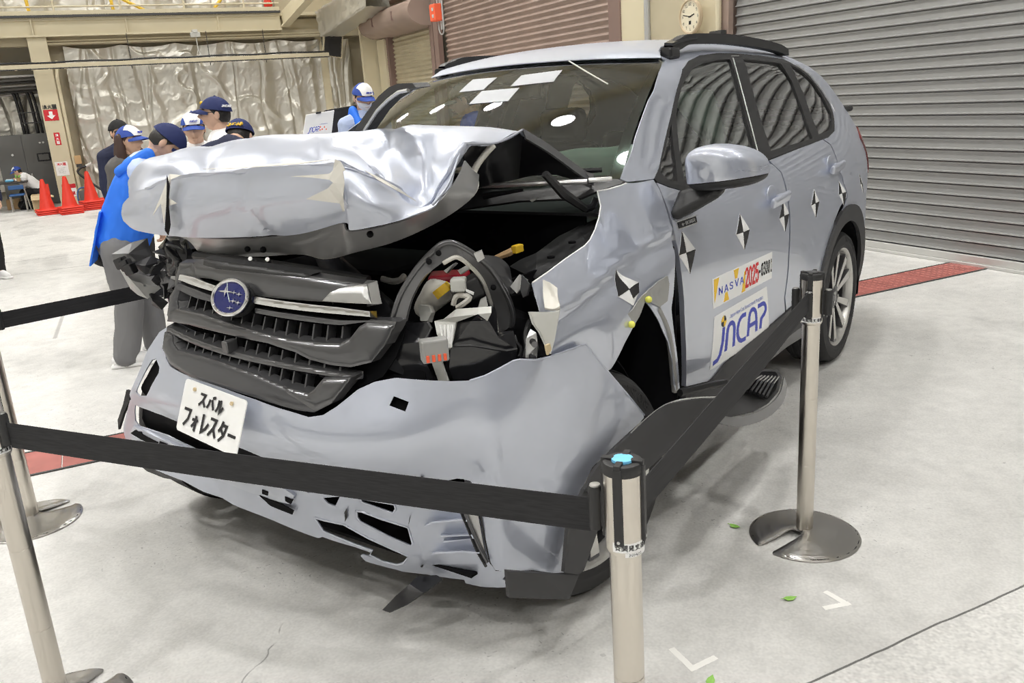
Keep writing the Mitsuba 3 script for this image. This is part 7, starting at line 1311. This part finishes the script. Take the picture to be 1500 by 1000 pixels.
def place_head(key, M, skin, hair, cap, long_hair=False, mask=False, glasses=False, s=1.0):
    "parts of the head; M puts the head frame (x forward) into the person's frame"
    with frame(M):
        for s_ in (1, -1):
            e = obj(key + '__eye', place(tm(trimesh.creation.icosphere(2, .0115)), mat4((.080, .031 * s_, .010))), 'm_white_cloth', smooth=True); obj(e + '__iris', place(tm(trimesh.creation.icosphere(2, .0062)), mat4((.0875, .031 * s_, .009))), 'm_hair', smooth=True)
            obj(key + '__eyebrow', tube([(.090, .018 * s_, .030), (.088, .033 * s_, .034), (.078, .048 * s_, .030)], .0035, 6), hair)
        obj(key + '__mouth', tube(smooth_line([(.089, -.022, -.062), (.098, 0, -.0645), (.089, .022, -.062)], 4), .003, 6), 'm_sign_red' if False else 'm_skin2')
        h = tm(trimesh.creation.icosphere(4, 1.0)); v = np.array(h.vertices); v = v * ([.103, .082, .108] if cap else [.106, .084, .120]); keep = v.copy()
        hm_ = trimesh.Trimesh(keep, h.faces, process=False); hm_ = trimesh.intersections.slice_mesh_plane(hm_, (-.75, 0, .66), (.012, 0, .0), cap=True)
        hm_ = trimesh.intersections.slice_mesh_plane(hm_, (0, 0, 1), (0, 0, -.055), cap=True)
        obj(key + '__hair', hm_, hair, smooth=40)
        if long_hair:
            obj(key + '__hair', fuse(limb([(-.03, .075, .03), (-.03, .088, -.08), (-.04, .085, -.24), (-.03, .08, -.34)], [.035, .04, .045, .02]) + limb([(-.03, -.075, .03), (-.03, -.088, -.08), (-.04, -.085, -.24), (-.03, -.08, -.34)], [.035, .04, .045, .02]) + limb([(-.07, 0, .03), (-.09, 0, -.1), (-.09, 0, -.3)], [.06, .07, .05]), .03, 4), hair, smooth=True)
        if mask:
            mm_ = HEAD.copy(); v = np.array(mm_.vertices); c = v[mm_.faces].mean(1); kf = (c[:, 0] > .03) & (c[:, 2] < -.026) & (c[:, 2] > -.105)
            mm_.update_faces(kf); mm_.vertices = v + np.array(HEAD.vertex_normals) * .007; obj(key + '__face_mask', mm_, 'm_plate_white', smooth=True); 
            for s_ in (1, -1): obj(key + '__face_mask__loop', tube([(.05, .066 * s_, -.03), (.0, .082 * s_, .0), (-.01, .08 * s_, -.02)], .0018, 5), 'm_plate_white')
        if glasses:
            for s_ in (1, -1):
                obj(key + '__glasses', tube([(.103, .031 * s_ + .021 * math.cos(t), .008 + .017 * math.sin(t)) for t in np.linspace(0, 6.4, 20)], .0022, 6), 'm_black'); obj(key + '__glasses__temple', tube([(.10, .052 * s_, .012), (.0, .08 * s_, .014)], .002, 6), 'm_black')
        if cap:
            main, front, brim, writing = cap
            d = tm(trimesh.creation.icosphere(4, 1.0)); v = np.array(d.vertices) * [.118, .096, .126]; dm_ = trimesh.Trimesh(v, d.faces, process=False)
            dm_ = trimesh.intersections.slice_mesh_plane(dm_, (-.10, 0, 1), (0, 0, .030), cap=False)
            cp_ = obj(key + '__cap', sheet(np.array(dm_.vertices), np.array(dm_.faces), .004), main, smooth=True)
            br = []
            for t in np.linspace(-1, 1, 15):
                y = .082 * t; xi = .116 * math.sqrt(max(0, 1 - (y / .094) ** 2)) * .92; xo = xi + .075 * (1 - t ** 4) + .002; br.append([(xi + (xo - xi) * k, y, .026 + .010 * (1 - t * t) - .020 * k - .012 * t * t) for k in np.linspace(0, 1, 6)])
            obj(cp_ + '__brim', gridmesh(np.array(br), .004), brim, smooth=40); obj(cp_ + '__button', place(tm(trimesh.creation.icosphere(1, .008)), mat4((0, 0, .126))), main)
            if front:
                fm_ = dm_.copy()
                for o_, n_ in (((.026, 0, 0), (1, 0, .15)), ((0, .074, 0), (-.25, -1, 0)), ((0, -.074, 0), (-.25, 1, 0))): fm_ = trimesh.intersections.slice_mesh_plane(fm_, n_, o_)
                fm_ = trimesh.Trimesh(np.array(fm_.vertices) * 1.03, fm_.faces, process=True); trimesh.smoothing.filter_laplacian(fm_, iterations=0)
                obj(cp_ + '__front_panel', fm_, front, smooth=True, label='white front panel')
                obj(cp_ + '__logo', place(text_wall('JNCAP', .013), basis((.110, -.022, .060), (0, 1, 0), (-.42, 0, 1))), 'm_print_blue')
            if writing == 'back':
                obj(cp_ + '__lettering', place(text_wall('JNCAP', .024, .012), basis((-.104, .047, .034), (0, -1, 0), (.30, 0, 1))), 'm_yellow', label='yellow lettering JNCAP')
                obj(cp_ + '__closure', tube(smooth_line([(-.085, .06, .034), (-.116, 0, .036), (-.085, -.06, .034)], 5), .004, 6), main)
            if writing == 'side':
                obj(cp_ + '__badge', place(tm(trimesh.creation.icosphere(1, .014)), mat4((.094, 0, .078))), 'm_yellow'); obj(cp_ + '__lettering', place(text_wall('JNCAP', .016, .008), basis((-.045, .080, .050), (-.92, -.40, 0), (.1, -.3, 1))), 'm_white_cloth')
def text_wall(t, h, depth=.006):
    g = meshkit.text_mesh(t, h, depth, bold=True); return g
def person(label, loc, rz, H=1.70, lean=0.0, head_pitch=0.0, head_yaw=0.0, arms=None, mats=None, cap=None, scale=1.0, seated=False, long_hair=False, mask=False, glasses=False, vest=None, skirt=False, stride=.0, bag=False, hands=True, lean_side=0.0, neck_lean=None, back=0.0):
    """local frame: x forward, y to the person's left, z up; lean in degrees forward at the hips"""
    skin, hair, shirt, trousers, shoes = mats
    k = thing('person', label, 'person')
    with frame(mat4((loc[0], loc[1], loc[2] if len(loc) > 2 else 0), rz, s=scale)):
        hz = .50 * H if not seated else .40
        pel = np.array([-back, 0, hz + .04]); L = math.radians(lean); up = np.array([math.sin(L), math.sin(math.radians(lean_side)), math.cos(L)]); up /= np.linalg.norm(up); fw = np.array([math.cos(L), 0, -math.sin(L)])
        waist = pel + up * .13; chest = pel + up * .34 + fw * .01; sh = pel + up * .49 ; neck = pel + up * .53; L2 = L * .75 if neck_lean is None else math.radians(neck_lean)
        up2 = np.array([math.sin(L2), 0, math.cos(L2)]); hd_ = neck + up2 * .165 + fw * .025
        S = {}
        for s, nm in ((1, 'l'), (-1, 'r')):
            S[nm] = sh + np.array([0, .185 * s, 0]) - up * .02
        A = arms or {}
        dflt = lambda s, nm: ((S[nm] + [.02, .05 * s, -.28]), (S[nm] + [.06, .05 * s, -.53]))
        el, wr = {}, {}
        for s, nm in ((1, 'l'), (-1, 'r')):
            e, w = A.get(nm, dflt(s, nm)); el[nm], wr[nm] = np.array(e, float), np.array(w, float)
        hips = {nm: pel + np.array([0, .09 * s, -.04]) for s, nm in ((1, 'l'), (-1, 'r'))}
        if seated: knees = {nm: np.array([.42, .12 * s, .42]) for s, nm in ((1, 'l'), (-1, 'r'))}; ank = {nm: np.array([.36, .12 * s, .09]) for s, nm in ((1, 'l'), (-1, 'r'))}
        else:
            ank = {nm: np.array([stride * s * .5 - .03, .11 * s, .09]) for s, nm in ((1, 'l'), (-1, 'r'))}; knees = {nm: (hips[nm] + ank[nm]) / 2 + [.035, 0, 0.0] for nm in 'lr'}
        HM = np.eye(4); cy, sy = math.cos(head_yaw), math.sin(head_yaw); HM = mat4(hd_) @ trimesh.transformations.euler_matrix(0, math.radians(head_pitch), head_yaw, 'sxyz')
        # the body: one continuous skin
        P = limb([pel, waist, chest, sh + fw * .0], [.13, .115, .135, .10]) + limb([sh, neck, hd_ - up2 * .05 - fw * .01], [.085, .055, .058])
        for nm in 'lr':
            P += limb([sh, S[nm]], [.085, .062]) + limb([S[nm], el[nm], wr[nm]], [.05, .038, .027]) + (hand_parts(wr[nm], el[nm], (0, -.3 if nm == 'l' else .3, -1)) if hands else [])
            P += limb([hips[nm], knees[nm], ank[nm]], [.085, .055, .04]) + limb([ank[nm], ank[nm] + [.10, 0, -.045]], [.04, .03])
        hm_ = place(HEAD, HM); P.append(manifold3d.Manifold.batch_hull([manifold3d.Manifold.sphere(.06, 16).translate(tuple(HM[:3, :3] @ np.array(q) + HM[:3, 3])) for q in ((0, 0, .02), (0, 0, -.03))]))
        for s in (1, -1): P.append(manifold3d.Manifold.sphere(1, 14).scale((.020, .009, .032)).rotate((0, 0, 0)).transform(HM[:3] @ mat4((-.008, .078 * s, -.008))))
        body = fuse(P, .02, 6)
        obj(k + '__body', join(body, hm_), skin, smooth=True)
        place_head(k, HM, skin, hair, cap, long_hair, mask, glasses)
        # clothes
        C = limb([pel + up * .0, waist, chest, sh], [.150, .148, .160, .118]) + limb([sh, neck - up * .012], [.10, .075])
        for nm in 'lr': C += limb([sh, S[nm]], [.112, .070]) + limb([S[nm], el[nm], wr[nm]], [.066, .054, .043])
        cm_ = fuse(C, .02, 8); v = np.array(cm_.vertices); n = np.array(cm_.vertex_normals); cm_.vertices = v + n * (.018 * (meshkit.fbm(v * [14, 14, 9], 3, int(loc[0] * 10) % 50) - .5))[:, None]
        obj(k + '__shirt', cm_, shirt, smooth=True)
        col_ = [neck + fw * (.075 * math.cos(t)) * .9 + np.array([0, .072 * math.sin(t), 0]) + up * .0 for t in np.linspace(.5, 2 * math.pi - .5, 18)]
        obj(k + '__collar', strip(np.array(col_) - up * .03, np.array(col_) * 1.0 + up * .022, .006), shirt, smooth=True)
        T_ = limb([pel + up * .05, pel], [.150, .155])
        for nm in 'lr': T_ += limb([pel, hips[nm], knees[nm], ank[nm] + [0, 0, -.02]], [.13, .118, .088, .078])
        tm_ = fuse(T_, .025, 6); v = np.array(tm_.vertices); n = np.array(tm_.vertex_normals); tm_.vertices = v + n * (.022 * (meshkit.fbm(v * [12, 12, 7] + 5, 3, 9) - .5))[:, None]
        obj(k + '__trousers', tm_, trousers, smooth=True)
        for nm in 'lr':
            a = ank[nm]; z0 = a[2] - .09
            so = tm(manifold3d.Manifold.batch_hull([manifold3d.Manifold.sphere(r, 12).translate((a[0] + x, a[1], z0 + r + .012)) for x, r in ((-.06, .035), (.0, .045), (.10, .038), (.17, .026))]))
            sh_ = obj(k + '__shoe', so, shoes, smooth=40); obj(sh_ + '__sole', rbox(a[0] - .10, a[0] + .20, a[1] - .042, a[1] + .042, z0, z0 + .025, .012), 'm_plate_white' if shoes == 'm_white_cloth' else 'm_black')
        if vest:
            V = limb([pel + up * .02, waist, chest, sh - up * .04], [.166, .163, .175, .135])
            vm_ = fuse(V, .02, 6); v = np.array(vm_.vertices); n = np.array(vm_.vertex_normals); vm_.vertices = v + n * (.022 * (meshkit.fbm(v * [10, 10, 6], 3, 4) - .5))[:, None]
            vk = obj(k + '__vest', vm_, vest, smooth=True, label='bright blue bib vest')
            for s in (1, -1): obj(vk + '__shoulder_strap', fuse(limb([sh + np.array([0, .09 * s, 0]) - up * .06 + fw * .12, sh + np.array([0, .10 * s, 0]) + up * .10, sh + np.array([0, .09 * s, 0]) - up * .06 - fw * .12], [.035, .04, .035]), .02, 5), vest, smooth=True)
            back = [pel - fw * .16 + up * .0 + np.array([0, y, 0]) for y in (-.13, 0, .13)]
            obj(vk + '__tail', strip(np.array(back) + up * .16, np.array(back) - fw * .05 - np.array([0, 0, .20]), .01), vest, smooth=True)
    return k
BW = ('m_royal', 'm_white_cloth', 'm_royal', None)
# the man in the blue vest who bends over the hood
person('person in a bright blue vest bending over the crumpled hood', (-5.93, .15), 1.40, 1.48, 26, 52, 0.0, {'l': ((.30, .26, 1.00), (.42, .20, .78)), 'r': ((.26, -.26, .98), (.40, -.22, .76))}, ('m_skin', 'm_hair', 'm_shirt', 'm_trousers', 'm_white_cloth'), ('m_navy_cap', None, 'm_navy_cap', None), vest='m_vest', stride=.16, neck_lean=42, back=.03)
hb_ = thing('black_shoulder_bag', 'black shoulder bag hanging behind the person in the blue vest', 'bag')
obj(hb_ + '__body', blob([(-6.15, -0.021, 0.6691), (-6.15, 0.029, 0.8105), (-6.12, 0.0966, 0.7828), (-6.12, 0.0612, 0.6299)], .05, 5, .02), 'm_black_cloth', smooth=True); obj(hb_ + '__strap', tube(smooth_line([(-6.15, 0.0211, 0.8115), (-6.12, 0.1154, 1.002), (-6.1, 0.2486, 1.186), (-6.05, 0.3633, 1.276)], 4), .012, 6), 'm_black_cloth')
person('person with long hair in a white and blue cap, behind the blue vest', (-8.05, .22), .95, 1.29, 14, 0, -.1, None, ('m_skin', 'm_hair_brown', 'm_grey_cloth', 'm_black_cloth', 'm_black_cloth'), BW, long_hair=True)
person('person in a black cap and navy jacket, smallest and furthest before the foil', (-9.6, .33), .5, 1.36, 4, 0, .0, None, ('m_skin', 'm_hair', 'm_navy_dark', 'm_black_cloth', 'm_black_cloth'), ('m_black_cloth', None, 'm_black_cloth', None))
person('smiling person in a white and blue cap facing the camera behind the hood', (-7.35, .83), -.15, 1.42, 12, 6, .0, None, ('m_skin', 'm_hair', 'm_white_cloth', 'm_trousers', 'm_black_cloth'), BW)
person('person with glasses and a navy cap in profile, turned to the left', (-6.75, .95), -1.75, 1.57, 0, -4, 0, None, ('m_skin', 'm_hair', 'm_white_cloth', 'm_navy_dark', 'm_black_cloth'), ('m_navy_cap', None, 'm_navy_cap', 'side'), glasses=True)
person('person seen from behind in a navy cap with yellow lettering, stooping by the hood', (-5.9, .77), 2.6, 1.61, 30, 24, 0, None, ('m_skin', 'm_hair', 'm_navy_dark', 'm_navy_dark', 'm_black_cloth'), ('m_navy_cap', None, 'm_navy_cap', 'back'), neck_lean=66)
person('person in a face mask and white and blue cap beside the open car door', (-7.7, 2.32), .12, 1.69, 0, 16, 0, None, ('m_skin', 'm_hair', 'm_shirt', 'm_trousers', 'm_black_cloth'), BW, mask=True, vest='m_vest')
person('person in a royal blue shirt seen through the windscreen, beyond the car', (-6.15, 2.84), -2.1, 1.58, 14, 14, 0, None, ('m_skin', 'm_hair', 'm_royal_shirt', 'm_trousers', 'm_black_cloth'), ('m_cabinet', None, 'm_cabinet', None))
person('seated person in a white shirt and blue cap writing at the far desk', (-19.25, -.84, 0), -1.62, 1.5, 42, 20, 0, {'l': ((.34, .20, .62), (.50, .06, .74)), 'r': ((.34, -.20, .62), (.50, -.04, .74))}, ('m_skin', 'm_hair', 'm_white_cloth', 'm_black_cloth', 'm_black_cloth'), BW, scale=.76, seated=True)
st_ = thing('stool', 'low black stool under the seated person', 'stool'); obj(st_ + '__seat', lathe([(.14, .20), (.15, .22), (.14, .235), (0, .235)], 20, (-19.25, -.82, 0)), 'm_black'); obj(st_ + '__leg', cyl((-19.25, -.82, .01), (-19.25, -.82, .21), .03, seg=10), 'm_satin'); obj(st_ + '__base', lathe([(.14, 0), (.14, .015), (.03, .03), (0, .03)], 20, (-19.25, -.82, 0)), 'm_satin')
person('person in black trousers cut off by the left edge of the frame', (-10.4, -1.10), .6, 1.70, 0, 0, 0, None, ('m_skin', 'm_hair', 'm_navy_dark', 'm_black_cloth', 'm_white_cloth'), None)
